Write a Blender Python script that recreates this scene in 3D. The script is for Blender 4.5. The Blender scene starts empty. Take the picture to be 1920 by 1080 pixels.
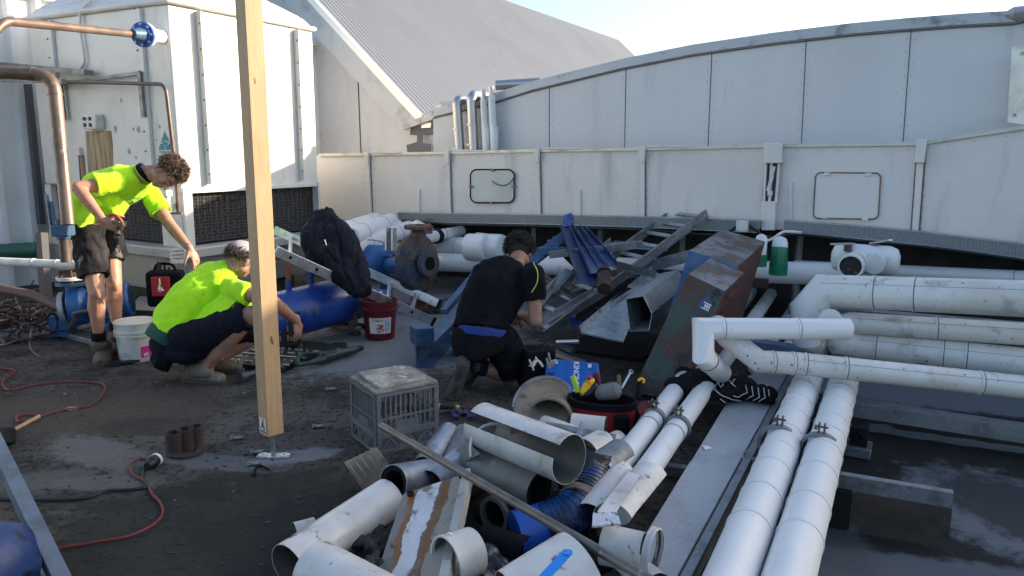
import bpy, bmesh, math, random
from mathutils import Vector, Matrix, noise
random.seed(7)
R = math.radians
SC = bpy.context.scene
# ---------------- camera, sky, sun, exposure ----------------
FPX, CX, CY = 1400.0, 960.0, 540.0
PITCH, ROLL, CAMZ = 10.7, 0.55, 1.6
cd = bpy.data.cameras.new('camera'); cam = bpy.data.objects.new('camera', cd)
SC.collection.objects.link(cam); SC.camera = cam
cd.sensor_width = 36.0; cd.lens = FPX/1920*36; cd.clip_start = .05; cd.clip_end = 5000
MC = Matrix.Rotation(R(90-PITCH), 4, 'X') @ Matrix.Rotation(R(ROLL), 4, 'Z')
cam.matrix_world = Matrix.Translation((0, 0, CAMZ)) @ MC
SUN_AZ, SUN_EL = 75.0, 19.3            # azimuth clockwise from +Y (away from the camera)
wd = bpy.data.worlds.new('World'); SC.world = wd; wd.use_nodes = True
nt = wd.node_tree; sky = nt.nodes.new('ShaderNodeTexSky'); sky.sky_type = 'NISHITA'
sky.sun_disc = False; sky.sun_elevation = R(SUN_EL); sky.sun_rotation = R(SUN_AZ)
sky.air_density = 1.0; sky.dust_density = 2.6; sky.ozone_density = 1.8
nt.links.new(sky.outputs[0], nt.nodes['Background'].inputs[0]); nt.nodes['Background'].inputs[1].default_value = .15
sl = bpy.data.lights.new('sun', 'SUN'); sl.energy = 4.6; sl.angle = R(.6); sl.color = (1, .87, .68)
so = bpy.data.objects.new('sun', sl); SC.collection.objects.link(so)
sdir = Vector((math.sin(R(SUN_AZ))*math.cos(R(SUN_EL)), math.cos(R(SUN_AZ))*math.cos(R(SUN_EL)), math.sin(R(SUN_EL))))
so.rotation_euler = sdir.to_track_quat('Z', 'Y').to_euler(); so.location = (12, 4, 9)
SC.view_settings.view_transform = 'Standard'; SC.view_settings.look = 'None'
SC.view_settings.exposure = 1.25; SC.view_settings.gamma = 1

# ---------------- places: pixel of the photograph -> point of the site ----------------
C0 = Vector((0, 0, CAMZ)); M3 = MC.to_3x3()
def ray(px, py): return M3 @ Vector(((px-CX)/FPX, -(py-CY)/FPX, -1))
def g(px, py, z=0.):
    r = ray(px, py); return C0 + r*((z-CAMZ)/r.z)
def d(px, py, t): return C0 + ray(px, py)*t
AZ = 29.0
UU = Vector((math.sin(R(AZ)), math.cos(R(AZ)), 0))      # building axis running away to the right
VV = Vector((math.cos(R(AZ)), -math.sin(R(AZ)), 0))     # building axis running to the right, nearer
ZZ = Vector((0, 0, 1))
def onplane(px, py, nv, c):
    r = ray(px, py); return C0 + r*((c-nv.dot(C0))/nv.dot(r))
def wn(px, py, c): return onplane(px, py, UU, c)
def wm(px, py, c): return onplane(px, py, VV, c)

# ---------------- materials ----------------
def newmat(name):
    m = bpy.data.materials.new(name); m.use_nodes = True
    nd = m.node_tree.nodes; b = nd['Principled BSDF']; return m, nd, m.node_tree.links, b
def noise_node(nd, lk, scale, detail=6, rough=.6, stretch=None, dist=0., off=0.):
    tc = nd.new('ShaderNodeTexCoord'); mp = nd.new('ShaderNodeMapping'); n = nd.new('ShaderNodeTexNoise')
    lk.new(tc.outputs['Object'], mp.inputs[0]); lk.new(mp.outputs[0], n.inputs['Vector'])
    mp.inputs['Scale'].default_value = stretch or (1, 1, 1); mp.inputs['Location'].default_value = (off, off*1.7, off*.6)
    n.inputs['Scale'].default_value = scale; n.inputs['Detail'].default_value = detail
    n.inputs['Roughness'].default_value = rough; n.inputs['Distortion'].default_value = dist
    return n
def ramp(nd, lk, src, lo, hi):
    r = nd.new('ShaderNodeMapRange'); r.inputs['From Min'].default_value = lo; r.inputs['From Max'].default_value = hi
    lk.new(src, r.inputs['Value']); return r.outputs[0]
def mixc(nd, lk, fac, a, b):
    m = nd.new('ShaderNodeMix'); m.data_type = 'RGBA'
    if fac is not None: lk.new(fac, m.inputs['Factor'])
    for s, v in (('A', a), ('B', b)):
        i = [x for x in m.inputs if x.name == s and x.type == 'RGBA'][0]
        if isinstance(v, (tuple, list)): i.default_value = (*v[:3], 1)
        else: lk.new(v, i)
    return [x for x in m.outputs if x.type == 'RGBA'][0]
def pm(name, base, rough=.5, metal=0., layers=(), bump=None, rvar=0., spec=.5, coat=0., sheen=0.):
    """layers: (colour, scale, lo, hi[, stretch]) ; bump: (scale, strength[, stretch])"""
    m, nd, lk, b = newmat(name); c = tuple(base)
    b.inputs['Roughness'].default_value = rough; b.inputs['Metallic'].default_value = metal
    b.inputs['Specular IOR Level'].default_value = spec; b.inputs['Coat Weight'].default_value = coat
    b.inputs['Sheen Weight'].default_value = sheen
    for i, L in enumerate(layers):
        n = noise_node(nd, lk, L[1], stretch=L[4] if len(L) > 4 else None, off=i*3.1+len(name)*.7)
        c = mixc(nd, lk, ramp(nd, lk, n.outputs[0], L[2], L[3]), c, L[0])
    if isinstance(c, tuple): b.inputs['Base Color'].default_value = (*c, 1)
    else: lk.new(c, b.inputs['Base Color'])
    if rvar:
        n = noise_node(nd, lk, 9, off=5.5); r = nd.new('ShaderNodeMapRange')
        r.inputs['From Min'].default_value = .35; r.inputs['From Max'].default_value = .65
        r.inputs['To Min'].default_value = max(.03, rough-rvar); r.inputs['To Max'].default_value = min(1, rough+rvar)
        lk.new(n.outputs[0], r.inputs[0]); lk.new(r.outputs[0], b.inputs['Roughness'])
    if bump:
        n = noise_node(nd, lk, bump[0], stretch=bump[2] if len(bump) > 2 else None, detail=8)
        bp = nd.new('ShaderNodeBump'); bp.inputs['Strength'].default_value = bump[1]; bp.inputs['Distance'].default_value = .01
        lk.new(n.outputs[0], bp.inputs['Height']); lk.new(bp.outputs[0], b.inputs['Normal'])
    return m
V3 = (1, 1, 1)
DW = pm('duct_paint', (.74, .69, .645), .42, layers=[((.64, .60, .56), 1.4, .45, .8), ((.46, .42, .37), 2.2, .58, .84, (1.8, 1.8, .3)), ((.30, .27, .24), 14, .68, .8)], bump=(30, .12), rvar=.1)
UW = pm('panel_paint', (.63, .62, .605), .5, layers=[((.56, .55, .54), 1.1, .4, .75, (1, 1, .3)), ((.42, .42, .44), 2.6, .6, .84, (1.6, 1.6, .22)), ((.28, .28, .3), 20, .72, .8)], bump=(12, .08))
GREYP = pm('grey_paint', (.38, .38, .39), .45, .3, layers=[((.22, .22, .23), 6, .5, .7)], bump=(40, .1))
SEAM = pm('seam_dark', (.09, .09, .1), .6)
RUSTYSEAM = pm('seam_rust', (.16, .12, .1), .7, layers=[((.3, .16, .09), 12, .5, .6)])
CLAD = pm('pipe_cladding', (.70, .70, .69), .34, 0., layers=[((.63, .63, .62), 2, .45, .75), ((.42, .41, .38), 6, .64, .80), ((.14, .13, .12), 48, .72, .76)], bump=(2, .04))
CLADD = pm('pipe_cladding_dirty', (.67, .65, .61), .34, 0., layers=[((.57, .54, .49), 3, .42, .65), ((.30, .27, .22), 5, .58, .74), ((.08, .07, .06), 26, .64, .73), ((.12, .10, .08), 60, .66, .74)], bump=(6, .08))
SCRAP = pm('scrap_cladding', (.60, .58, .55), .42, .0, layers=[((.46, .44, .40), 3, .42, .62), ((.22, .19, .15), 6, .56, .68), ((.10, .085, .07), 15, .62, .70), ((.06, .06, .07), 38, .68, .73)], bump=(8, .2), rvar=.1)
SCRAPIN = pm('scrap_inside', (.10, .098, .095), .5, .3, layers=[((.17, .155, .13), 6, .45, .7), ((.06, .05, .04), 12, .6, .7)])
FOAM = pm('black_foam', (.008, .008, .009), .9, bump=(60, .4), spec=.2)
GALV = pm('galvanised', (.42, .45, .48), .38, .75, layers=[((.30, .33, .36), 24, .4, .6), ((.55, .57, .59), 60, .55, .7), ((.2, .18, .15), 5, .62, .75)], bump=(70, .08), rvar=.1)
DGALV = pm('dull_galvanised', (.22, .235, .25), .5, .6, layers=[((.12, .13, .14), 8, .45, .65), ((.3, .31, .32), 40, .55, .7)], bump=(60, .12))
STEEL = pm('stainless', (.50, .49, .48), .34, .9, layers=[((.45, .43, .4), 4, .5, .7)], bump=(4, .1))
ALU = pm('aluminium', (.72, .73, .74), .32, .85, layers=[((.5, .5, .5), 20, .5, .65)])
COPPER = pm('aged_copper', (.19, .125, .09), .42, .45, layers=[((.12, .085, .065), 5, .4, .65), ((.28, .19, .14), 14, .6, .7)], rvar=.1)
BRONZE = pm('dark_pipe', (.10, .075, .062), .45, .5, layers=[((.17, .12, .1), 9, .5, .65)])
BLUE = pm('blue_enamel', (.016, .085, .30), .38, .0, layers=[((.03, .11, .33), 4, .45, .6), ((.012, .04, .12), 9, .58, .72), ((.10, .12, .15), 40, .7, .76)], bump=(20, .1), rvar=.12)
TANK = pm('tank_blue', (.008, .036, .21), .34, .0, layers=[((.012, .055, .29), 3, .4, .6), ((.09, .12, .16), 7, .58, .68), ((.05, .05, .05), 13, .62, .68), ((.01, .02, .08), 26, .64, .72)], bump=(14, .1), rvar=.1)
PBLUE = pm('pump_blue', (.02, .115, .31), .42, layers=[((.014, .07, .2), 7, .45, .65), ((.12, .13, .13), 16, .64, .74)], bump=(30, .15), rvar=.1)
DBLUE = pm('dull_blue', (.035, .085, .17), .45, .2, layers=[((.07, .12, .21), 7, .45, .6), ((.14, .12, .11), 14, .62, .72)], bump=(30, .15))
RUST = pm('rust', (.12, .055, .03), .85, layers=[((.05, .03, .025), 6, .4, .6), ((.22, .10, .05), 22, .5, .66), ((.03, .05, .09), 3, .6, .66)], bump=(45, .7))
RUSTB = pm('rusty_blue', (.03, .055, .10), .7, layers=[((.09, .05, .035), 5, .42, .54), ((.04, .03, .025), 14, .5, .62), ((.2, .09, .05), 25, .62, .7)], bump=(30, .6))
GREEN = pm('green_enamel', (.033, .055, .045), .6, .0, layers=[((.052, .070, .056), 4, .45, .65), ((.070, .030, .020), 3.4, .47, .52), ((.018, .013, .012), 9, .56, .62), ((.16, .15, .13), 34, .70, .76)], bump=(25, .3))
RED = pm('oxide_red', (.075, .028, .025), .65, layers=[((.045, .025, .022), 5, .45, .65), ((.13, .035, .028), 9, .6, .7)], bump=(20, .3))
CABTOP = pm('stained_steel', (.17, .18, .20), .5, .4, layers=[((.07, .055, .045), 3.5, .45, .58), ((.10, .045, .03), 8, .55, .63), ((.015, .012, .01), 16, .6, .66)], bump=(20, .3))
BLK = pm('black_plastic', (.007, .007, .008), .5, bump=(50, .15))
BLKM = pm('black_matt', (.005, .005, .006), .9, spec=.2)
RUB = pm('rubber', (.011, .011, .012), .8, spec=.25)
WPL = pm('white_plastic', (.68, .66, .62), .4, layers=[((.5, .47, .42), 8, .5, .7)])
CREAM = pm('tower_paint', (.66, .65, .62), .45, layers=[((.58, .57, .53), 2, .45, .65), ((.46, .42, .35), 4, .6, .78, (1, 1, .35)), ((.25, .2, .15), 12, .70, .76)], bump=(22, .1))
WHITEP = pm('white_cladding', (.80, .80, .79), .45, layers=[((.68, .68, .67), 2, .5, .8)])
BASINM = pm('basin_paint', (.48, .46, .42), .5, layers=[((.36, .34, .31), 3, .45, .7), ((.22, .2, .18), 10, .62, .72)], bump=(22, .2))
HV = pm('hi_vis_cloth', (.46, .84, .02), .85, layers=[((.34, .68, .015), 3, .45, .75), ((.30, .50, .03), 11, .62, .74)], bump=(140, .15), sheen=.1, spec=.15)
NAVY = pm('navy_cloth', (.006, .007, .013), .9, layers=[((.011, .012, .02), 5, .45, .7)], bump=(160, .3), spec=.15)
BLKC = pm('black_cloth', (.005, .005, .007), .9, layers=[((.010, .010, .013), 5, .45, .7)], bump=(160, .3), spec=.15)
SHORTM = pm('dusty_shorts', (.013, .012, .015), .88, layers=[((.05, .045, .042), 4, .5, .7), ((.36, .32, .29), 5, .60, .68)], bump=(120, .4), spec=.15)
SKIN = pm('skin', (.40, .20, .125), .5, layers=[((.31, .145, .09), 12, .5, .7), ((.16, .09, .065), 17, .62, .76)], bump=(90, .12))
SKIND = pm('dusty_skin', (.30, .155, .105), .55, layers=[((.2, .11, .08), 12, .5, .7), ((.10, .07, .055), 15, .6, .72)], bump=(90, .15))
HAIRB = pm('brown_hair', (.065, .038, .022), .6, layers=[((.12, .07, .04), 40, .5, .6)], bump=(120, .5))
HAIRD = pm('dark_hair', (.007, .005, .004), .7, layers=[((.018, .013, .010), 50, .5, .65)], bump=(120, .5))
BOOT = pm('suede_boot', (.12, .085, .06), .85, layers=[((.07, .05, .04), 9, .45, .6), ((.2, .16, .12), 18, .6, .72)], bump=(60, .5))
SOLE = pm('boot_sole', (.045, .037, .03), .8)
TAN = pm('tan_insulation', (.24, .185, .13), .8, layers=[((.16, .12, .085), 4, .45, .6), ((.10, .07, .05), 12, .58, .66)], bump=(25, .4))
CORDR = pm('red_cord', (.16, .016, .014), .55)
CORDG = pm('grey_cord', (.06, .06, .06), .55)
BUCKR = pm('maroon_plastic', (.10, .006, .011), .38, layers=[((.07, .02, .02), 9, .5, .7)])
BUCKW = pm('bucket_white', (.62, .60, .55), .42, layers=[((.42, .38, .33), 7, .5, .68), ((.22, .18, .14), 16, .64, .74)])
PAPER = pm('paper', (.62, .60, .56), .6, layers=[((.45, .42, .4), 14, .5, .7)])
PINK = pm('magenta_print', (.62, .03, .33), .5)
TEAL = pm('teal_print', (.02, .22, .27), .5)
YEL = pm('yellow_plastic', (.75, .42, .01), .4)
LIME = pm('lime_plastic', (.45, .6, .03), .45)
REDP = pm('red_fabric', (.36, .018, .015), .7, bump=(100, .2))
KBLUE = pm('case_blue', (.012, .11, .42), .35)
MARK = pm('marker_blue', (.01, .19, .62), .35)
GRNT = pm('green_tape', (.01, .22, .10), .35, layers=[((.008, .15, .07), 9, .45, .6)], bump=(20, .3))
CARD = pm('brown_board', (.060, .042, .034), .7, layers=[((.03, .022, .018), 5, .5, .7)])
GREENPIPE = pm('green_pipe_paint', (.025, .10, .07), .45, layers=[((.04, .13, .1), 4, .45, .6)])
RIBC = pm('silver_foil', (.33, .36, .40), .35, .6, layers=[((.2, .22, .25), 7, .45, .6), ((.5, .53, .56), 15, .6, .7)], bump=(14, .4))
DRUST = pm('dark_rust', (.035, .022, .018), .85, layers=[((.07, .035, .022), 12, .5, .66)], bump=(45, .7))
WHT = pm('white_ink', (.78, .78, .76), .6)
PAINTW = pm('strap_white', (.7, .7, .68), .5)

# ---------------- mesh building ----------------
def frame_of(t, up=ZZ):
    t = t.normalized(); a = up.cross(t)
    if a.length < 1e-4: a = Vector((1, 0, 0)).cross(t)
    a.normalize(); return a, t.cross(a).normalized()
class MB:
    def __init__(s): s.v = []; s.f = []; s.m = []
    def add(s, vs, fs, mi=0):
        o = len(s.v); s.v += [Vector(v) for v in vs]; s.f += [tuple(i+o for i in f) for f in fs]; s.m += [mi]*len(fs); return s
    def hexa(s, b, t, mi=0):
        return s.add(list(b)+list(t), [(3, 2, 1, 0), (4, 5, 6, 7), (0, 1, 5, 4), (1, 2, 6, 5), (2, 3, 7, 6), (3, 0, 4, 7)], mi)
    def box(s, c, X, Y, Z, mi=0):
        """centre c, half-extent vectors X, Y, Z"""
        c = Vector(c); q = [(-1, -1), (1, -1), (1, 1), (-1, 1)]
        return s.hexa([c+X*a+Y*b-Z for a, b in q], [c+X*a+Y*b+Z for a, b in q], mi)
    def ubox(s, c, u, v, z, mi=0): return s.box(c, UU*u/2, VV*v/2, ZZ*z/2, mi)
    def bar(s, p0, p1, w, h, up=ZZ, mi=0):
        p0, p1 = Vector(p0), Vector(p1); a, b = frame_of(p1-p0, up)
        return s.box((p0+p1)/2, a*w/2, b*h/2, (p1-p0)/2, mi)
    def poly(s, pts, th, nrm, mi=0):
        """extruded polygon; pts around, thickness th along nrm"""
        n = len(pts); nrm = Vector(nrm).normalized()*th; pts = [Vector(p) for p in pts]
        vs = pts+[p+nrm for p in pts]
        return s.add(vs, [tuple(range(n-1, -1, -1)), tuple(range(n, 2*n))]+[(i, (i+1) % n, n+(i+1) % n, n+i) for i in range(n)], mi)
    def tube(s, pts, r, seg=20, caps=True, mi=0, up=ZZ):
        pts = [Vector(p) for p in pts]; n = len(pts); rs = r if isinstance(r, (list, tuple)) else [r]*n
        ts = []
        for i in range(n):
            a = (pts[i]-pts[i-1]).normalized() if i else None; b = (pts[i+1]-pts[i]).normalized() if i < n-1 else None
            ts.append((a, b))
        t0 = (pts[1]-pts[0]).normalized(); x, y = frame_of(t0, up); vs = []
        for i in range(n):
            a, b = ts[i]; cur = a if a is not None else b
            if i:   # parallel transport to segment a
                x = (x-cur*x.dot(cur)).normalized(); y = cur.cross(x)
            if a is not None and b is not None and (a-b).length > 1e-5:
                pn = (a+b).normalized()
                for k in range(seg):
                    th = 2*math.pi*k/seg; p = pts[i]+(x*math.cos(th)+y*math.sin(th))*rs[i]
                    p = p+a*((pts[i]-p).dot(pn)/max(.25, a.dot(pn))); vs.append(p)
            else:
                for k in range(seg):
                    th = 2*math.pi*k/seg; vs.append(pts[i]+(x*math.cos(th)+y*math.sin(th))*rs[i])
        fs = [(i*seg+k, i*seg+(k+1) % seg, (i+1)*seg+(k+1) % seg, (i+1)*seg+k) for i in range(n-1) for k in range(seg)]
        if caps: fs += [tuple(range(seg-1, -1, -1)), tuple(range((n-1)*seg, n*seg))]
        return s.add(vs, fs, mi)
    def hose(s, pts, r, n=8, seg=10, mi=0):
        return s.tube(smooth(pts, n), r, seg, True, mi)
    def ring(s, c, ax, ro, ri, h, seg=28, mi=0):
        c = Vector(c); ax = Vector(ax).normalized(); x, y = frame_of(ax); vs = []
        for (rr, hh) in ((ro, -h/2), (ro, h/2), (ri, h/2), (ri, -h/2)):
            for k in range(seg):
                th = 2*math.pi*k/seg; vs.append(c+ax*hh+(x*math.cos(th)+y*math.sin(th))*rr)
        return s.add(vs, [(j*seg+k, j*seg+(k+1) % seg, ((j+1) % 4)*seg+(k+1) % seg, ((j+1) % 4)*seg+k) for j in range(4) for k in range(seg)], mi)
    def shell(s, p0, p1, r0, r1=None, a0=0, a1=360, th=.0012, seg=40, mi=0, mi2=1, up=ZZ, wob=0.):
        """open (slit) shell; outside material mi, inside mi2"""
        p0, p1 = Vector(p0), Vector(p1); r1 = r1 or r0; x, y = frame_of(p1-p0, up); full = a1-a0 >= 359.9
        L = 5; rows = []; sd = random.random()*9
        for (dr, ) in ((0,), (-th,)):
            for j in range(L+1):
                q = j/L; p = p0.lerp(p1, q); rr = r0+(r1-r0)*q+dr
                for k in range(seg+1):
                    A = R(a0+(a1-a0)*k/seg); w = 1+wob*math.sin(2*A+sd+q*1.3)+wob*.5*math.sin(3*A+sd*2)
                    rows.append(p+(x*math.cos(A)+y*math.sin(A))*rr*w)
        W = seg+1; N = (L+1)*W; o = lambda j, k: j*W+k
        fo = [(o(j, k), o(j, k+1), o(j+1, k+1), o(j+1, k)) for j in range(L) for k in range(seg)]
        fi = [tuple(reversed([i+N for i in f])) for f in fo]
        e = [(o(0, k+1), o(0, k), N+o(0, k), N+o(0, k+1)) for k in range(seg)]+[(o(L, k), o(L, k+1), N+o(L, k+1), N+o(L, k)) for k in range(seg)]
        if not full: e += [(o(j, 0), o(j+1, 0), N+o(j+1, 0), N+o(j, 0)) for j in range(L)]+[(o(j+1, seg), o(j, seg), N+o(j, seg), N+o(j+1, seg)) for j in range(L)]
        b = len(s.v); s.add(rows, fo, mi); s.f += [tuple(i+b for i in f) for f in fi]; s.m += [mi2]*len(fi)
        s.f += [tuple(i+b for i in f) for f in e]; s.m += [mi]*len(e); return s
    def ell(s, c, rx, ry, rz, M=None, nu=16, nv=10, mi=0):
        c = Vector(c); M = M or Matrix.Identity(3); vs = [c+M @ Vector((0, 0, rz))]
        for i in range(1, nv):
            ph = math.pi*i/nv
            for k in range(nu):
                th = 2*math.pi*k/nu; vs.append(c+M @ Vector((rx*math.sin(ph)*math.cos(th), ry*math.sin(ph)*math.sin(th), rz*math.cos(ph))))
        vs.append(c+M @ Vector((0, 0, -rz))); e = len(vs)-1
        fs = [(0, 1+k, 1+(k+1) % nu) for k in range(nu)]+[(e, e-nu+(k+1) % nu, e-nu+k) for k in range(nu)]
        fs += [(1+i*nu+k, 1+(i+1)*nu+k, 1+(i+1)*nu+(k+1) % nu, 1+i*nu+(k+1) % nu) for i in range(nv-2) for k in range(nu)]
        return s.add(vs, fs, mi)
    def caps(s, p0, p1, r0, r1, seg=14):
        p0, p1 = Vector(p0), Vector(p1); s.tube([p0, p1], [r0, r1], seg)
        s.ell(p0, r0, r0, r0, nu=12, nv=8); return s.ell(p1, r1, r1, r1, nu=12, nv=8)
    def chain(s, pts, rs):
        for i in range(len(pts)-1): s.caps(pts[i], pts[i+1], rs[i], rs[i+1])
        return s
    def loft(s, pts, rad, lat, seg=24, mi=0):
        """elliptic rings: rad=(a along lat, b across)"""
        pts = [Vector(p) for p in pts]; n = len(pts); vs = []
        for i, p in enumerate(pts):
            t = (pts[min(i+1, n-1)]-pts[max(i-1, 0)]).normalized(); L = (lat[i] if isinstance(lat, list) else lat)
            L = (L-t*L.dot(t)).normalized(); N = t.cross(L)
            for k in range(seg):
                th = 2*math.pi*k/seg; vs.append(p+L*rad[i][0]*math.cos(th)+N*rad[i][1]*math.sin(th))
        fs = [(i*seg+k, i*seg+(k+1) % seg, (i+1)*seg+(k+1) % seg, (i+1)*seg+k) for i in range(n-1) for k in range(seg)]
        return s.add(vs, fs+[tuple(range(seg-1, -1, -1)), tuple(range((n-1)*seg, n*seg))], mi)
    def lathe(s, c, prof, ax=ZZ, seg=32, mi=0):
        """prof: (radius, height) list, closed by the caller or open"""
        c = Vector(c); ax = Vector(ax).normalized(); x, y = frame_of(ax); n = len(prof); vs = []
        for (rr, h) in prof:
            for k in range(seg):
                th = 2*math.pi*k/seg; vs.append(c+ax*h+(x*math.cos(th)+y*math.sin(th))*max(rr, 1e-4))
        return s.add(vs, [(i*seg+k, i*seg+(k+1) % seg, (i+1)*seg+(k+1) % seg, (i+1)*seg+k) for i in range(n-1) for k in range(seg)], mi)
    def bent(s, f):
        s.v = [f(v) for v in s.v]; return s
    def center(s):
        lo = Vector([min(v[i] for v in s.v) for i in range(3)]); hi = Vector([max(v[i] for v in s.v) for i in range(3)])
        return Vector(((lo.x+hi.x)/2, (lo.y+hi.y)/2, lo.z))
    def mesh(s, name, L, mats, ang=35):
        me = bpy.data.meshes.new(name); me.from_pydata([v-L for v in s.v], [], s.f)
        for m in mats: me.materials.append(m)
        me.polygons.foreach_set('material_index', s.m); me.polygons.foreach_set('use_smooth', [True]*len(s.f))
        bm = bmesh.new(); bm.from_mesh(me); bmesh.ops.recalc_face_normals(bm, faces=bm.faces) if not getattr(s, 'raw', 0) else None
        bm.to_mesh(me); bm.free(); me.update(); me.set_sharp_from_angle(angle=R(ang)); return me
def smooth(pts, n=8):
    pts = [Vector(p) for p in pts]; out = []
    P = [pts[0]*2-pts[1]]+pts+[pts[-1]*2-pts[-2]]
    for i in range(1, len(P)-2):
        a, b, c, e = P[i-1:i+3]
        for k in range(n):
            t = k/n; out.append(.5*((2*b)+(c-a)*t+(2*a-5*b+4*c-e)*t*t+(3*b-a-3*c+e)*t**3))
    return out+[pts[-1]]
ROOT = {}
def link(name, data, L, parent=None):
    o = bpy.data.objects.new(name, data); SC.collection.objects.link(o)
    if parent is not None: o.parent = parent
    else: o.location = L
    ROOT[o] = L; return o
def tag(o, label, cat, group=None):
    o['label'] = label; o['category'] = cat
    if group: o['group'] = group
    return o
def thing(name, label, cat, loc, group=None):
    return tag(link(name, None, Vector(loc)), label, cat, group)
def org(parent):
    while parent.parent: parent = parent.parent
    return ROOT[parent]
SPLIT = {'latch', 'bolt', 'seam', 'saddle', 'foot', 'louvre_frame', 'knob', 'switch', 'casing_bolts', 'stud_bolts', 'joint', 'rivet', 'rivets', 'tools', 'rod', 'screw', 'eyes', 'eyebrows', 'wires', 'collars', 'lever', 'side_panel', 'print', 'top_angle', 'cable', 'flange', 'grips', 'drain_valve', 'side_channel'}
SINGLE = {'casing_bolts': 'casing_bolt', 'stud_bolts': 'stud_bolt', 'rivets': 'rivet', 'tools': 'tool', 'eyes': 'eye', 'eyebrows': 'eyebrow', 'wires': 'wire', 'collars': 'collar', 'grips': 'grip', 'joint_bands': 'joint_band', 'print': 'printed_line'}
def islands(mb):
    par = list(range(len(mb.v)))
    def fd(a):
        while par[a] != a: par[a] = par[par[a]]; a = par[a]
        return a
    for f in mb.f:
        for i in f[1:]: par[fd(f[0])] = fd(i)
    out = {}
    for f, m in zip(mb.f, mb.m): out.setdefault(fd(f[0]), []).append((f, m))
    res = []
    for fs in out.values():
        n = MB(); ix = {}
        for f, m in fs:
            for i in f:
                if i not in ix: ix[i] = len(n.v); n.v.append(mb.v[i])
            n.f.append(tuple(ix[i] for i in f)); n.m.append(m)
        res.append(n)
    return res
def part(name, mb, mats, parent, bevel=0, label=None, ang=35):
    if name in SPLIT:
        isl = islands(mb); name = SINGLE.get(name, name)
        if len(isl) > 1 and name != 'flange' and not (name == 'foot' and len(isl) > 4): return [part1(name, i, mats, parent, bevel, label, ang) for i in isl][0]
    return part1(SINGLE.get(name, name), mb, mats, parent, bevel, label, ang)
def part1(name, mb, mats, parent, bevel=0, label=None, ang=35):
    """one mesh as a part of parent"""
    mats = mats if isinstance(mats, (list, tuple)) else [mats]; L = org(parent)
    o = link(name, mb.mesh(name, L, mats, ang), L, parent)
    if bevel:
        b = o.modifiers.new('bevel', 'BEVEL'); b.width = bevel; b.segments = 2; b.limit_method = 'ANGLE'
    if label: o['label'] = label
    return o
def solo(name, mb, mats, label, cat, group=None, bevel=0, ang=35):
    mats = mats if isinstance(mats, (list, tuple)) else [mats]; L = mb.center()
    o = link(name, mb.mesh(name, L, mats, ang), L); tag(o, label, cat, group)
    if bevel:
        b = o.modifiers.new('bevel', 'BEVEL'); b.width = bevel; b.segments = 2; b.limit_method = 'ANGLE'
    return o
def struct(name, mb, mats):
    o = solo(name, mb, mats, '', ''); del o['label']; del o['category']; o['kind'] = 'structure'; return o
def remeshed(mb, vox, L, name, mats, sm=2, disp=None):
    me = bpy.data.meshes.new('tmp'); me.from_pydata([v-L for v in mb.v], [], mb.f)
    o = bpy.data.objects.new('tmp', me); SC.collection.objects.link(o)
    bm = bmesh.new(); bm.from_mesh(me); bmesh.ops.recalc_face_normals(bm, faces=bm.faces); bm.to_mesh(me); bm.free()
    r = o.modifiers.new('r', 'REMESH'); r.mode = 'VOXEL'; r.voxel_size = vox
    s = o.modifiers.new('s', 'SMOOTH'); s.factor = .5; s.iterations = sm
    dg = bpy.context.evaluated_depsgraph_get(); m2 = bpy.data.meshes.new_from_object(o.evaluated_get(dg))
    bpy.data.objects.remove(o); bpy.data.meshes.remove(me); m2.name = name
    if disp:
        m2.update(); ns = [v.normal.copy() for v in m2.vertices]
        for v, nn in zip(m2.vertices, ns): v.co += nn*disp(v.co+L)
    m2.materials.clear()
    for m in mats: m2.materials.append(m)
    m2.polygons.foreach_set('use_smooth', [True]*len(m2.polygons)); m2.update(); return m2
def blob(name, mb, vox, mats, parent, sm=2, disp=None, label=None):
    L = org(parent); mats = mats if isinstance(mats, (list, tuple)) else [mats]
    o = link(name, remeshed(mb, vox, L, name, mats, sm, disp), L, parent)
    if label: o['label'] = label
    return o
def text_part(name, body, size, c, X, Y, mat, parent, th=.0008, bold=0):
    cu = bpy.data.curves.new('t', 'FONT'); cu.body = body; cu.size = size; cu.align_x = 'CENTER'; cu.align_y = 'CENTER'; cu.extrude = th; cu.offset = bold
    o = bpy.data.objects.new('t', cu); SC.collection.objects.link(o)
    me = bpy.data.meshes.new_from_object(o.evaluated_get(bpy.context.evaluated_depsgraph_get())); bpy.data.objects.remove(o)
    X = Vector(X).normalized(); Y = Vector(Y).normalized(); Z = X.cross(Y); L = org(parent)
    me.transform(Matrix.Translation(Vector(c)-L) @ Matrix((X, Y, Z)).transposed().to_4x4()); me.name = name
    me.materials.clear(); me.materials.append(mat)
    return link(name, me, L, parent)
def folds(a, sc=7., st=(1, 1, 1)):
    def f(p): return a*(noise.noise(Vector((p.x*sc*st[0], p.y*sc*st[1], p.z*sc*st[2])))*1.0+.5*abs(noise.noise(Vector((p.x*sc*2.1, p.y*sc*2.1, p.z*sc*1.4+5))))*2-.5)
    return f

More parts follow.
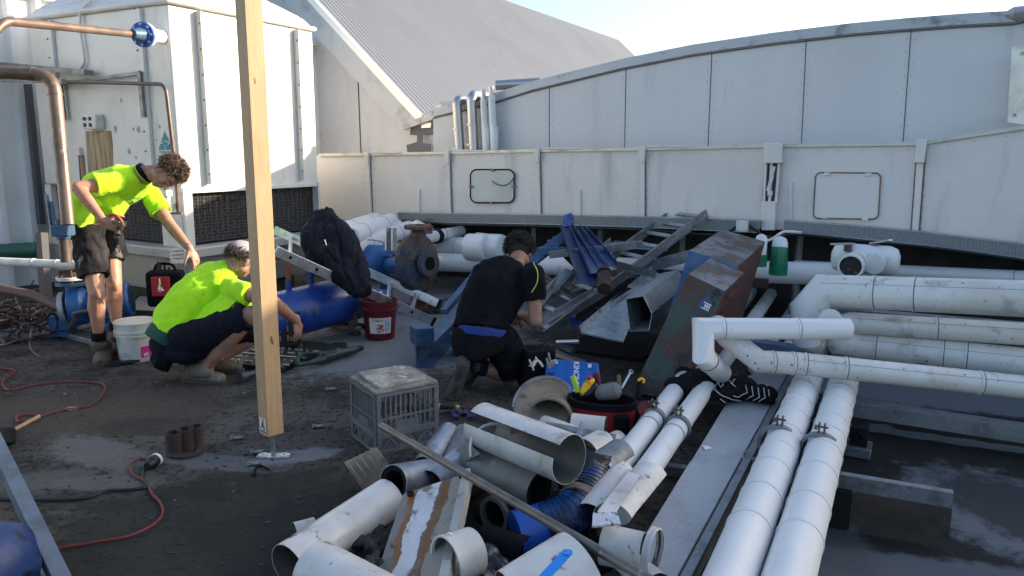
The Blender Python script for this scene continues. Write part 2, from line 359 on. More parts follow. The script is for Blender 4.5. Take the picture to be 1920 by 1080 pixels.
# =====================================================================
# SETTING
# =====================================================================
def ground_mat(name, base, layers, blobs, bump, rough=.8):
    """blobs: (world xy centre, rx, ry, angle, colour, strength) patches with a ragged outline"""
    m, nd, lk, b = newmat(name); geo = nd.new('ShaderNodeNewGeometry'); c = tuple(base)
    def nz(scale, det=7, ro=.6, off=0.):
        n = nd.new('ShaderNodeTexNoise'); mp = nd.new('ShaderNodeMapping'); lk.new(geo.outputs['Position'], mp.inputs[0])
        mp.inputs['Location'].default_value = (off, off*.7, 0); lk.new(mp.outputs[0], n.inputs['Vector'])
        n.inputs['Scale'].default_value = scale; n.inputs['Detail'].default_value = det; n.inputs['Roughness'].default_value = ro; return n
    for i, (col, sc, lo, hi) in enumerate(layers):
        c = mixc(nd, lk, ramp(nd, lk, nz(sc, off=i*4.3).outputs[0], lo, hi), c, col)
    for i, (ct, rx, ry, an, col, st) in enumerate(blobs):
        mp = nd.new('ShaderNodeMapping'); mp.vector_type = 'TEXTURE'; mp.inputs['Location'].default_value = (ct[0], ct[1], 0)
        mp.inputs['Rotation'].default_value = (0, 0, R(an)); mp.inputs['Scale'].default_value = (rx, ry, 1000)
        lk.new(geo.outputs['Position'], mp.inputs[0]); ln = nd.new('ShaderNodeVectorMath'); ln.operation = 'LENGTH'; lk.new(mp.outputs[0], ln.inputs[0])
        n = nz(7/max(rx, ry)**.6, 12, .74, off=9+i); ad = nd.new('ShaderNodeMath'); ad.operation = 'MULTIPLY_ADD'
        lk.new(n.outputs[0], ad.inputs[0]); ad.inputs[1].default_value = 1.35; lk.new(ln.outputs['Value'], ad.inputs[2])
        r = nd.new('ShaderNodeMapRange'); r.inputs['From Min'].default_value = 1.42; r.inputs['From Max'].default_value = 1.68
        r.inputs['To Min'].default_value = st; r.inputs['To Max'].default_value = 0; lk.new(ad.outputs[0], r.inputs[0])
        c = mixc(nd, lk, r.outputs[0], c, col)
    lk.new(c, b.inputs['Base Color']); b.inputs['Roughness'].default_value = rough; b.inputs['Specular IOR Level'].default_value = .18
    h = None
    for sc, st in bump:
        n = nz(sc, 9, .65, 3); bp = nd.new('ShaderNodeBump'); bp.inputs['Strength'].default_value = st; bp.inputs['Distance'].default_value = .012
        lk.new(n.outputs[0], bp.inputs['Height'])
        if h: lk.new(h, bp.inputs['Normal'])
        h = bp.outputs[0]
    lk.new(h, b.inputs['Normal']); return m
gp = lambda x, y, z=0: tuple(g(x, y, z))[:2]
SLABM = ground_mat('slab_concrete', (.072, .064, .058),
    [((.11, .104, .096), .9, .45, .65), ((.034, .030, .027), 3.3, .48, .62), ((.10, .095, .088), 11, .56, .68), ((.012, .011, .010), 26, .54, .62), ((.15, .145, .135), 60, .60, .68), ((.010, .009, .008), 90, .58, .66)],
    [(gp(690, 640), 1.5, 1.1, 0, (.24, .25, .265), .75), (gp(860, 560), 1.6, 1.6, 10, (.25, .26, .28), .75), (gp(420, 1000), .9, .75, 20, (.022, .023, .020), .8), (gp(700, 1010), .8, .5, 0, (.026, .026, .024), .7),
     (gp(170, 770), .9, .5, 10, (.075, .06, .05), .7), (gp(190, 850), .45, .16, -30, (.17, .165, .16), .7), (gp(200, 905), .3, .10, 0, (.16, .155, .15), .6), (gp(80, 900), .3, .12, 10, (.14, .135, .13), .5),
     (gp(400, 865), .45, .10, -12, (.17, .17, .175), .6), (gp(560, 855), .25, .10, 20, (.24, .25, .26), .7), (gp(290, 800), .40, .16, 0, (.045, .038, .034), .7)],
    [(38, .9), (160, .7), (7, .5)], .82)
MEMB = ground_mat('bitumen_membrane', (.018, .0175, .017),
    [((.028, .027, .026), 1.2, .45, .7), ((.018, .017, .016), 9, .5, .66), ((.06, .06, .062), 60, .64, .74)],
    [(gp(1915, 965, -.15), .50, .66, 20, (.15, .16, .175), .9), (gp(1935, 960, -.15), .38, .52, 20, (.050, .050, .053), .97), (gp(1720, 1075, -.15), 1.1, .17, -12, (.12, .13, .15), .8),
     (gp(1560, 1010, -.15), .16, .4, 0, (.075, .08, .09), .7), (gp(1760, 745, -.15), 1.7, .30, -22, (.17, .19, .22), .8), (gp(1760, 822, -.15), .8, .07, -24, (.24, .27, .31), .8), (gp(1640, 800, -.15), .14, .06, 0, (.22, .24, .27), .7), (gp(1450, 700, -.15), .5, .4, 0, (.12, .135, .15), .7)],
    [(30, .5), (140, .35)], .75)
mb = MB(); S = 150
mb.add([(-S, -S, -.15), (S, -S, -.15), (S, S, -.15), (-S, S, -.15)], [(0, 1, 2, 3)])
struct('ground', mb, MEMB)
def uv(m_, n_, z): return VV*m_+UU*n_+ZZ*z
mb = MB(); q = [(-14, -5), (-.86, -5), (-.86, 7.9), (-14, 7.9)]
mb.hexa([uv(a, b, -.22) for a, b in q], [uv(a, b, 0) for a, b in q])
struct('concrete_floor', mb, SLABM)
# low concrete kerb crossing the lower roof on the right
mb = MB(); a, b = g(1600, 756, .02), g(1935, 806, .02); b = b+(b-a)*2.2
w_ = UU*.12
mb.hexa([a-ZZ*.09-w_*.0, b-ZZ*.09, b+w_-ZZ*.09, a+w_-ZZ*.09], [a+ZZ*.0, b+ZZ*.0, b+w_, a+w_])
KERBM = pm('kerb_concrete', (.20, .205, .21), .8, layers=[((.13, .13, .135), 6, .45, .65), ((.28, .29, .31), 30, .58, .7)], bump=(40, .4))
struct('kerb', mb, KERBM)

# ---- tall parapet wall behind the duct ----
NW = 8.0
top_px = [(812, 212), (925, 184), (1000, 160), (1170, 118), (1300, 92), (1450, 70), (1600, 52), (1700, 43), (1800, 35), (1905, 29)]
tp = [wn(x, y-4, NW) for x, y in top_px]
s_last = VV.dot(tp[-1])
for k, zz in ((.5, .10), (1.2, .38), (2.0, .68), (4.0, .95), (7, 1.1)): tp.append(uv(s_last+k, NW, tp[9].z+zz))  # unseen rise to the right, heights shaped to throw shade on men and post
wall = thing('parapet_wall', 'tall grey panelled parapet wall with curved top, behind the low duct', 'wall', uv(1, NW, -.1))
mb = MB(); pts = [p for p in tp]+[uv(VV.dot(tp[-1]), NW, -.1), uv(VV.dot(tp[0]), NW, -.1)]
mb.poly(pts, .3, UU)
for (x0, y0, x1, y1) in ((1030, 160, 1030, 280), (1174, 122, 1171, 277), (1335, 92, 1327, 275), (1512, 68, 1502, 272), (1709, 48, 1692, 270)):
    for k in range(9):
        for e_ in (-7, 7): mb.box(wn(x0+(x1-x0)*(k+.5)/9+e_, y0+14+(y1-y0-14)*(k+.5)/9, NW), VV*.0035, UU*.003, ZZ*.0035, 1)
part('panel_face', mb, [UW, SEAM], wall)
mb = MB()
for a, b in zip(tp[:-1], tp[1:]):
    up_ = (b-a).cross(UU).normalized()*-1; up_ = up_ if up_.z > 0 else -up_
    mb.hexa([a-UU*.035-up_*.075, b-UU*.035-up_*.075, b+UU*.34-up_*.075, a+UU*.34-up_*.075], [a-UU*.035+up_*.02, b-UU*.035+up_*.02, b+UU*.34+up_*.02, a+UU*.34+up_*.02])
COPE = pm('coping_metal', (.45, .46, .48), .5, .3, layers=[((.6, .6, .6), 9, .63, .70, (1, 1, .3)), ((.2, .2, .22), 5, .55, .7)], bump=(9, .1))
part('coping', mb, COPE, wall)
mb = MB()
for a, b in zip(tp[:-1], tp[1:]): mb.bar(a-UU*.006-ZZ*.092, b-UU*.006-ZZ*.092, .012, .018, up=UU)
for (x0, y0, x1, y1) in ((1030, 160, 1030, 280), (1174, 122, 1171, 277), (1335, 92, 1327, 275), (1512, 68, 1502, 272), (1709, 48, 1692, 270)):
    mb.bar(wn(x0, y0, NW)-UU*.001, wn(x1, y1+10, NW)-UU*.001, .007, .008, up=UU)
part('seam', mb, SEAM, wall)
mb = MB(); q = [wn(1897, 88, NW-.25), wn(1935, 92, NW-.25), wn(1930, 236, NW-.25), wn(1889, 229, NW-.25)]
mb.poly(q, .05, UU); tv = solo('cover_sheet', mb, pm('bright_sheet', (.74, .70, .62), .35, .6, layers=[((.5, .47, .42), 4, .5, .7)], bump=(5, .2)), 'bright metal sheet panel fixed to tall wall at the right edge', 'panel')
for zz in (-.25, .25):
    c = (q[0]+q[3])/2+ZZ*zz+VV*.06; m2 = MB().bar(c, c+UU*.24, .03, .03); part('bracket', m2, GALV, tv)
mb = MB(); c = wn(1925, 24, NW-.02)
mb.loft([c-VV*.17, c-VV*.10, c+VV*.3], [(.02, .01), (.12, .055), (.14, .07)], UU)
solo('roof_vent_cap', mb, GREYP, 'dark low vent cap on top of tall wall at far right', 'vent')

# bitumen upstand under the duct; its black stands in for the shaded base
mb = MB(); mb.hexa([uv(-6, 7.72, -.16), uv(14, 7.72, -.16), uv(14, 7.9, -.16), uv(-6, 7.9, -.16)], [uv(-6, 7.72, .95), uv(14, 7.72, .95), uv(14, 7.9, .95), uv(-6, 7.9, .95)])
solo('upstand_wall', mb, pm('black_bitumen', (.022, .022, .024), .7, layers=[((.04, .04, .045), 3, .5, .7)], bump=(9, .3)), 'low bitumen wall below the duct, painted black for the shade in the gap', 'wall')

# ---- rectangular duct ----
ND = 7.15
dt = [(480, 293), (600, 291), (692, 290), (842, 287), (1010, 283), (1207, 280), (1440, 274), (1725, 270), (1800, 258), (1920, 240), (2080, 213)]
db = [(480, 412), (600, 411), (692, 411), (842, 410), (1010, 413), (1207, 419), (1440, 429), (1725, 450), (1800, 461), (1920, 482), (2080, 512)]
T_ = [wn(x, y, ND) for x, y in dt]; B_ = [wn(x, y, ND) for x, y in db]; T_.append(T_[-1]+VV*4+ZZ*.5); B_.append(B_[-1]+VV*4-ZZ*.2)
duct = thing('air_duct', 'long low beige sheet metal duct with bolted panels and access doors', 'duct', (B_[5].x, B_[5].y, B_[5].z))
mb = MB()
mb.poly(T_+B_[::-1], .55, UU)
for i in range(1, 10):
    for P_, dz in ((T_, -.045), (B_, .06)):
        n_ = max(2, int((P_[i+1]-P_[i]).length/.16))
        for k in range(n_): mb.box(P_[i].lerp(P_[i+1], (k+.5)/n_)+ZZ*dz, VV*.0035, UU*.003, ZZ*.0035, 1)
for x, y0, y1 in ((692, 296, 405), (842, 293, 405), (1010, 290, 405), (1207, 286, 410), (1728, 276, 440)):
    for k in range(8):
        for e_ in (-9, 9): mb.box(wn(x+e_-k*(12 if x > 1500 else 4)/8, y0+(y1-y0)*(k+.5)/8, ND), VV*.004, UU*.004, ZZ*.004, 1)
part('casing', mb, [DW, RUSTYSEAM], duct)
mb = MB()
for i in range(1, 11):
    a, b = T_[i], T_[i+1]; mb.bar(a-UU*.012+ZZ*.004, b-UU*.012+ZZ*.004, .026, .03)
part('top_angle', mb, pm('top_angle_metal', (.62, .60, .52), .4, .4, layers=[((.4, .38, .34), 5, .5, .7)]), duct)
for i, x in enumerate((692, 842, 1010, 1207)):
    t = wn(x, dt[i+2][1], ND); b = wn(x+[5, 4, 3, 0][i], db[i+2][1]-4, ND); mb = MB()
    mb.bar(t-UU*.02, b-UU*.02, .035, .03, up=UU); mb.bar(t-UU*.04+ZZ*.03, t-UU*.04-ZZ*.12, .06, .045, up=UU)
    mb.bar(t+VV*.05+ZZ*.03-UU*.02, t+VV*.5+ZZ*.03-UU*.02, .03, .02)
    part('flange', mb, DW, duct, .003)
    mb = MB(); mb.bar(t-UU*.006+VV*.024-ZZ*.02, b-UU*.006+VV*.024, .007, .01, up=UU); part('joint', mb, RUSTYSEAM, duct)
t = wn(1728, 268, ND); b = wn(1716, 432, ND); mb = MB(); mb.bar(t-UU*.02, b-UU*.02, .05, .03, up=UU); mb.bar(t-UU*.04+ZZ*.03, t-UU*.04-ZZ*.16, .075, .06, up=UU)
part('flange', mb, DW, duct, .003)
mb = MB(); mb.bar(t-UU*.006+VV*.034, b-UU*.006+VV*.034, .010, .012, up=UU); mb.bar(t-UU*.006-VV*.034, b-UU*.006-VV*.034, .006, .012, up=UU); part('joint', mb, RUSTYSEAM, duct)
for x, y0, y1 in ((787, 355, 404), (1088, 356, 410), (1483, 342, 412)):
    mb = MB(); mb.bar(wn(x, y0, ND)-UU*.012, wn(x, y1, ND)-UU*.012, .02, .022, up=UU); part('stiffener', mb, DW, duct)
def rrect(cx_, cy_, hw, hh, r, n=6):
    out = []
    for qx, qy, a0 in ((1, -1, -90), (1, 1, 0), (-1, 1, 90), (-1, -1, 180)):
        for k in range(n+1):
            a = R(a0+90*k/n); out.append((cx_+qx*(hw-r)+r*math.cos(a), cy_+qy*(hh-r)+r*math.sin(a)))
    return out
# access door with rubber seal and cable
pts = rrect(923, 349, 41, 31, 12); door = part('access_door', MB().poly([wn(x, y, ND-.02) for x, y in pts], .02, UU), pm('door_glassy', (.45, .50, .49), .25, .1, layers=[((.38, .42, .41), 2, .4, .7)]), duct)
mb = MB(); P = [wn(x, y, ND-.022) for x, y in pts]; mb.tube(P+[P[0], P[1]], .008, 8); part('seal', mb, RUB, door)
mb = MB()
for x, y in ((924, 319), (883, 350), (963, 350), (922, 380)): mb.box(wn(x, y, ND-.03), VV*.016, UU*.02, ZZ*.014)
part('latch', mb, DGALV, door)
mb = MB(); mb.hose([wn(x, y, ND-.04) for x, y in ((922, 339), (930, 345), (945, 348), (958, 340), (966, 327))], .005); part('cable', mb, CORDG, door)
pts = rrect(1588, 367, 61, 43, 10); door = part('access_door', MB().poly([wn(x+(y-367)*-.06, y+(x-1588)*.01, ND-.012) for x, y in pts], .012, UU), DW, duct)
mb = MB(); P = [wn(x+(y-367)*-.06, y+(x-1588)*.01, ND-.014) for x, y in pts]; mb.tube(P+[P[0], P[1]], .006, 8); part('seal', mb, RUSTYSEAM, door)
mb = MB()
for x, y in ((1551, 326), (1628, 327), (1546, 407), (1622, 411)): mb.box(wn(x, y, ND-.02), VV*.024, UU*.012, ZZ*.012)
part('latch', mb, DW, door)
# stub marks
# damper actuator
act = thing('damper_actuator', 'vertical linkage mechanism between two white cover boxes on the duct', 'actuator', wn(1445, 430, ND))
for (x0, y0, x1, y1) in ((1432, 268, 1465, 306), (1427, 378, 1453, 432)):
    q = [wn(x0, y0, ND-.11), wn(x1, y0, ND-.11), wn(x1, y1, ND-.11), wn(x0, y1, ND-.11)]; part('cover_box', MB().poly(q, .105, UU), DW, act, .006)
mb = MB()
for x0, x1 in ((1436, 1432), (1447, 1443), (1461, 1455)): mb.bar(wn(x0, 306, ND-.05), wn(x1, 380, ND-.05), .022, .03, up=UU)
part('rod', mb, DW, act)
mb = MB(); mb.bar(wn(1448, 330, ND-.09), wn(1440, 358, ND-.09), .03, .012, up=UU); mb.bar(wn(1452, 312, ND-.08), wn(1447, 335, ND-.08), .02, .012, up=UU); mb.box(wn(1444, 362, ND-.09), VV*.02, UU*.02, ZZ*.02)
part('lever', mb, WPL, act)
mb = MB(); mb.poly([wn(1433, 306, ND-.02), wn(1464, 306, ND-.02), wn(1456, 380, ND-.02), wn(1428, 380, ND-.02)], .018, UU); part('back_plate', mb, pm('dirty_back', (.12, .10, .09), .7), act)
# perforated cable tray under the duct
TRAYM, nd, lk, b_ = newmat('perforated_tray')
tc = nd.new('ShaderNodeTexCoord'); vo = nd.new('ShaderNodeTexVoronoi'); vo.inputs['Scale'].default_value = 95; lk.new(tc.outputs['Object'], vo.inputs['Vector'])
vo.inputs['Randomness'].default_value = .35; lk.new(mixc(nd, lk, ramp(nd, lk, vo.outputs['Distance'], .25, .34), (.04, .045, .05), (.22, .235, .25)), b_.inputs['Base Color'])
b_.inputs['Roughness'].default_value = .5; b_.inputs['Metallic'].default_value = .3
def tray(pa, pb, lab, NT=ND-.16):
    tr = thing('cable_tray', lab, 'cable tray', wn(pb[0][0], pb[0][1], NT), 'perforated trays below the duct'); mb = MB()
    A = [wn(x, y, NT) for x, y in pa]; Bq = [wn(x, y, NT) for x, y in pb]
    if pa[-1][0] > 2000: A.append(A[-1]+VV*4-ZZ*.1); Bq.append(Bq[-1]+VV*4-ZZ*.1)
    mb.poly(A+Bq[::-1], .012, UU); part('web', mb, TRAYM, tr)
    mb = MB()
    for a, b in list(zip(A[:-1], A[1:]))+list(zip(Bq[:-1], Bq[1:])): mb.bar(a+UU*.03, b+UU*.03, .07, .010)
    part('lip', mb, GALV, tr)
tray([(746, 399), (1010, 403), (1210, 407), (1428, 414)], [(744, 415), (1010, 420), (1210, 426), (1422, 436)], 'long perforated galvanised tray below the left part of the duct')
tray([(1470, 414), (1600, 423), (1720, 434), (1920, 458), (2080, 480)], [(1470, 435), (1600, 446), (1720, 458), (1920, 484), (2080, 508)], 'perforated galvanised tray below the right part of the duct')
mb = MB(); mb.hose([wn(x, y, ND-.2) for x, y in ((700, 422), (745, 414), (850, 420), (1000, 424), (1200, 431), (1340, 440), (1380, 426), (1392, 424))], .012); mb.hose([wn(x, y, ND-.2) for x, y in ((1402, 422), (1418, 432), (1440, 444), (1500, 440), (1620, 452), (1760, 466), (1920, 488), (2000, 500))], .012)
solo('black_cable', mb, BLK, 'black cable strung along the bottom of the perforated trays', 'cable')
mb = MB(); mb.box(wn(1392, 424, ND-.25), VV*.05, UU*.03, ZZ*.05); jb = solo('junction_box', mb, WPL, 'small square white junction box below the duct beside actuator', 'junction box', bevel=.006)
mb = MB()
for sx in (-1, 1):
    for sz in (-1, 1): mb.ell(wn(1392, 424, ND-.285)+VV*.038*sx+ZZ*.038*sz, .005, .005, .005, nu=8, nv=6)
part('screw', mb, DGALV, jb)
mb = MB(); mb.hose([wn(x, y, ND-.3) for x, y in ((1438, 452), (1452, 446), (1463, 438), (1475, 434), (1503, 436))], .013); solo('conduit', mb, WPL, 'short bent white conduit above the green taped pipe', 'conduit')
# duct stands
for i, x in enumerate((760, 1000, 1125, 1280, 1500, 1640)):
    p = wn(x, 440, 7.35); mb = MB(); mb.bar((p.x, p.y, -.15 if VV.dot(p) > -.86 else 0), (p.x, p.y, wn(x, 428, 7.35).z), .05, .05); mb.box((p.x, p.y, .02 if VV.dot(p) < -.86 else -.13), VV*.08, UU*.08, ZZ*.015)
    solo('duct_stand', mb, DGALV, 'steel stand below the duct in the dark gap', 'stand', 'stands carrying the duct')

# ---- big gabled building with corrugated roof ----
NG = 9.3
eave = wn(788, 222, NG); rk = wn(582, -4, NG)
rd = (rk-eave).normalized()          # up the rake
bld = thing('gabled_building', 'large grey building with steep corrugated metal roof and white fascia', 'building', uv(VV.dot(eave)-2, NG, -.1))
ridge = eave+rd*5.2
def roofpt(px, py):
    nr = rd.cross(UU).normalized(); r = ray(px, py); return C0+r*((eave-C0).dot(nr)/nr.dot(r))
q1, q2 = roofpt(1160, 76), roofpt(1186, 106)
Lr = UU.dot(q1-eave); Rr = rd.dot(q1-eave); nr = rd.cross(UU).normalized(); nr = nr if nr.z > 0 else -nr
mb = MB(); pitch = .105; n = int(Lr/pitch); rows = []
Lq = UU.dot(q2-eave)
for i in range(n*6+1):
    u = i*pitch/6; h = .030*math.sin(2*math.pi*u/pitch)
    top = Rr
    rows += [eave+UU*u+nr*h-rd*.05, eave+UU*u+nr*h+rd*top]
mb.add(rows, [(2*i, 2*i+1, 2*i+3, 2*i+2) for i in range(n*6)])
mb.add([p-nr*.05 for p in (rows[0], rows[1], rows[-1], rows[-2])], [(0, 1, 2, 3)])
ROOFM = pm('corrugated_metal', (.36, .36, .365), .45, .2, layers=[((.33, .33, .335), .5, .45, .7)]); part('roof', mb, ROOFM, bld, ang=80)
# hipped far end of the roof
e1 = eave+UU*Lr+rd*Rr; e0 = eave+UU*Lr; dn = (roofpt(1186, 106)-e1)
mb = MB(); mb.add([e1, e1+dn*1.0, e1+dn*1.0+UU*2-ZZ*2.2, e1+UU*2.6-ZZ*1.4, e0, e0+ZZ*.0+UU*2-ZZ], [(0, 1, 2, 3), (0, 4, 5, 1)])
part('roof_end', mb, ROOFM, bld)
# gable wall + fascia
gm = VV.dot(eave); mb = MB(); rt = eave+rd*Rr; wl = [eave+rd*.05-nr*.05, rt-nr*.05, uv(VV.dot(rt)-4, NG+.12, rt.z-.05), uv(VV.dot(rt)-4, NG+.12, -.1), uv(gm+.9, NG+.12, -.1), uv(gm+.9, NG+.12, 1.95)]
mb.poly([uv(VV.dot(p), NG+.12, p.z) for p in wl], .2, UU); GW = pm('gable_panels', (.55, .55, .56), .5, layers=[((.46, .46, .47), 1.2, .45, .7, (1, 1, .3)), ((.3, .3, .31), 3, .62, .8)], bump=(12, .08)); part('wall', mb, GW, bld)
mb = MB(); dwn = -nr*.42; sb = rd*.0
mb.poly([eave-UU*.06, rt-UU*.06, rt-UU*.06+dwn, eave-UU*.06+dwn*.75+rd*.1], .06, UU); part('fascia', mb, pm('fascia_metal', (.40, .41, .42), .45, .2, layers=[((.7, .69, .65), 7, .66, .7, (3, 3, .6)), ((.3, .3, .32), 4, .5, .7)]), bld)
mb = MB(); mb.bar(eave-UU*.05+nr*.02, rt-UU*.05+nr*.02, .07, .10, up=nr); part('capping', mb, pm('capping', (.78, .76, .70), .4, .2), bld)
mb = MB()
for x0, y0, x1, y1 in ((671, 143, 677, 292), (560, -20, 562, 60)): mb.bar(wn(x0, y0, NG+.115), wn(x1, y1, NG+.115), .014, .016, up=UU)
part('seam', mb, SEAM, bld)
# notch area : dark patches, light in a slot painted as a pale plate, gutter
mb = MB(); mb.poly([wn(x, y, NG-.02) for x, y in ((770, 238), (816, 222), (816, 253), (792, 253), (791, 268), (806, 270), (806, 287), (764, 287), (762, 272), (782, 266), (782, 254), (768, 253))], .02, UU)
part('sealant_patch', mb, pm('dark_sealant', (.10, .10, .12), .7, bump=(20, .3)), bld)
mb = MB(); mb.poly([wn(x, y, NG-.06) for x, y in ((790, 231), (808, 230), (807, 239), (790, 240))], .03, UU); part('lit_slot_plate', mb, pm('bright_metal', (.6, .58, .5), .3, .8), bld)
mb = MB(); mb.bar(wn(758, 238, NG-.1), wn(870, 196, NG-.1), .09, .06, up=UU); part('gutter', mb, GREYP, bld)

# column and flues
mb = MB(); q = [wn(817, 198, 8.35), wn(834, 193, 8.35), wn(836, 290, 8.35), wn(818, 290, 8.35)]; mb.poly(q, .16, UU)
cb = solo('service_riser', mb, DW, 'pale square riser box left of the stainless flues', 'riser'); mb = MB(); a = wn(833, 196, 8.3); mb.bar(a, a+VV*.42+ZZ*.03, .14, .05); part('cap', mb, GREYP, cb)
for i, (x, yt, xb, rp, lab) in enumerate(((857, 182, 863, 8.8, 'left bent stainless flue pipe beside pale riser box'), (884, 173, 889, 8.8, 'right bent stainless flue pipe beside white vent pipes'))):
    NF = 7.86; pb, pt = wn(xb, 292, NF), wn(x, yt, NF); r = rp/FPX*(pt.y); fl = thing('flue_pipe', lab, 'flue', pb, 'stainless flues over the wall')
    el = [pb, pt]; pt = wn(x, yt+16, NF); el = [pb, pt]
    for k in range(1, 7): a = R(90*k/6); el.append(pt+ZZ*r*1.25*math.sin(a)+UU*r*1.25*(1-math.cos(a)))
    part('elbow', MB().tube(el[1:]+[el[-1]+UU*.35], r, 24), STEEL, fl); part('pipe', MB().tube([pb, pt], r*1.02, 24), STEEL, fl)
    mb = MB()
    for zz in (0, -.28, -.52): mb.ring(pt+ZZ*zz, ZZ, r*1.06, r*.9, .02)
    part('band', mb, STEEL, fl)
for i, (x, yt, xb, yj, lab) in enumerate(((906, 168, 912, 187, 'shorter slim white vent pipe next to the stainless flues'), (921, 162, 927, 178, 'taller slim white vent pipe, rightmost of the flue group'))):
    pb, pj, pt = wn(xb, 292, 7.86), wn(x+.6, yj, 7.86), wn(x, yt, 7.86); fl = thing('vent_pipe', lab, 'vent pipe', pb, 'white vent pipes at the wall')
    part('shaft', MB().tube([pb, pj], .042, 20), CLAD, fl); part('tip', MB().tube([pj, pt], .034, 20), STEEL, fl)
    part('sleeve', MB().tube([pb+ZZ*.0, pb+ZZ*.34], .047, 20), CLAD, fl)
mb = MB(); a = wn(930, 165, 8.0); mb.tube([a+ZZ*.03, a+VV*.5+UU*.2+ZZ*.06], .06, 18); solo('roof_pipe', mb, STEEL, 'short horizontal bright pipe on wall top behind the vent pipes', 'pipe')

# ---- white metal cladding wall on the far left ----
base = d(0, 450, 8.2); mW = VV.dot(base)
cl = thing('cladding_wall', 'white ribbed metal cladding wall at the far left', 'wall', uv(mW, 6, -.1))
mb = MB(); prof = []; n0, n1 = -1.2, 10.5; s = n0; k = 0; pitch = .30
ztop = 1.6+(276-8)/FPX*8.2
while s < n1:
    prof += [(s, 0), (s+.18, 0), (s+.205, .07), (s+.265, .07)]; s += pitch
vs = []
for a, h in prof: vs += [uv(mW+h, a, -.1), uv(mW+h, a, ztop)]
mb.add(vs, [(2*i, 2*i+1, 2*i+3, 2*i+2) for i in range(len(prof)-1)]); part('ribbed_sheet', mb, WHITEP, cl, ang=20)
mb = MB().hexa([uv(mW-.3, n0, -.1), uv(mW-.02, n0, -.1), uv(mW-.02, n1, -.1), uv(mW-.3, n1, -.1)], [uv(mW-.3, n0, ztop-.03), uv(mW-.02, n0, ztop-.03), uv(mW-.02, n1, ztop-.03), uv(mW-.3, n1, ztop-.03)]); part('core', mb, WHITEP, cl)
mb = MB().bar(uv(mW-.1, n0, ztop+.01), uv(mW-.1, n1, ztop+.01), .38, .05); part('coping', mb, WHITEP, cl)
mb = MB(); a = g(62, 500, .0); mb.bar(wm(52, 158, mW+.12), wm(78, 420, mW+.12), .06, .06, up=UU); solo('down_pipe', mb, pm('slate_pipe', (.10, .105, .13), .5), 'dark square post standing against white ribbed wall', 'post')

# ---- cooling tower ----
cor = d(338, 345, 7.0); mC, nC = VV.dot(cor), UU.dot(cor)
far = wm(597, 350, mC); LU = UU.dot(far)-nC
lf = wn(74, 250, nC); LV = mC-VV.dot(lf)
zt = wm(583, 62, mC).z; zc = d(316, 14, 7.0).z; zt = (zt+zc)/2; zb = wm(370, 462, mC).z; zl = wm(480, 352, mC).z
tw = thing('cooling_tower', 'large cream cooling tower with sunlit ribbed side, louvres and basin', 'cooling tower', uv(mC-LV/2, nC+LU/2, 0))
def cbox(m0, m1, n0_, n1_, z0, z1, mb=None):
    mb = mb or MB(); q = [(m0, n0_), (m1, n0_), (m1, n1_), (m0, n1_)]; return mb.hexa([uv(a, b, z0) for a, b in q], [uv(a, b, z1) for a, b in q])
part('casing', cbox(mC-LV, mC, nC, nC+LU, zl, zt), CREAM, tw, .02)
# roof: overhanging lip and shallow dome
mb = MB(); cbox(mC-LV-.04, mC+.045, nC-.045, nC+LU+.04, zt, zt+.05, mb)
cc = uv(mC-LV/2, nC+LU/2, 0); lv = [(1., zt+.05), (.93, zt+.14), (.72, zt+.28), (.55, zt+.38), (.50, zt+.60)]
rg = []
for f, z in lv: rg.append([cc+VV*LV/2*f*a+UU*LU/2*f*b+ZZ*z for a, b in ((-1, -1), (1, -1), (1, 1), (-1, 1))])
for a, b in zip(rg[:-1], rg[1:]): mb.hexa(a, b)
part('roof', mb, CREAM, tw, .03)
# flanged ribs
for (x0, y0, x1, y1) in ((366, 18, 390, 345), (548, 50, 566, 330)):
    a = wm(x0, y0, mC); b = wm(x1, y1, mC); aa = uv(mC, UU.dot((a+b)/2), zt-.02); bb = uv(mC, UU.dot((a+b)/2), zl+.06); mb = MB()
    mb.box((aa+bb)/2+VV*.035, UU*.012, VV*.035, ZZ*(aa.z-bb.z)/2); rb = part('rib', mb, CREAM, tw, .004)
    mb = MB()
    for k in range(7): mb.ell(bb.lerp(aa, .06+k*.145)+VV*.05-UU*.014, .010, .010, .010, nu=8, nv=6)
    part('bolt', mb, DGALV, rb)
for (x0, y0, x1, y1) in ((258, 14, 284, 330), (92, 40, 120, 330)):
    a = wn((x0+x1)/2, 170, nC); mb = MB(); c_ = uv(VV.dot(a), nC, (zt+zl)/2)
    mb.box(c_-UU*.018+VV*.02, VV*.05, UU*.018, ZZ*((zt-zl)/2-.02)); rb = part('rib', mb, CREAM, tw, .004); mb = MB()
    for k in range(10): mb.ell(c_-UU*.04+ZZ*(-1+k*.22)*(zt-zl)/2, .010, .010, .010, nu=8, nv=6)
    part('bolt', mb, DGALV, rb)
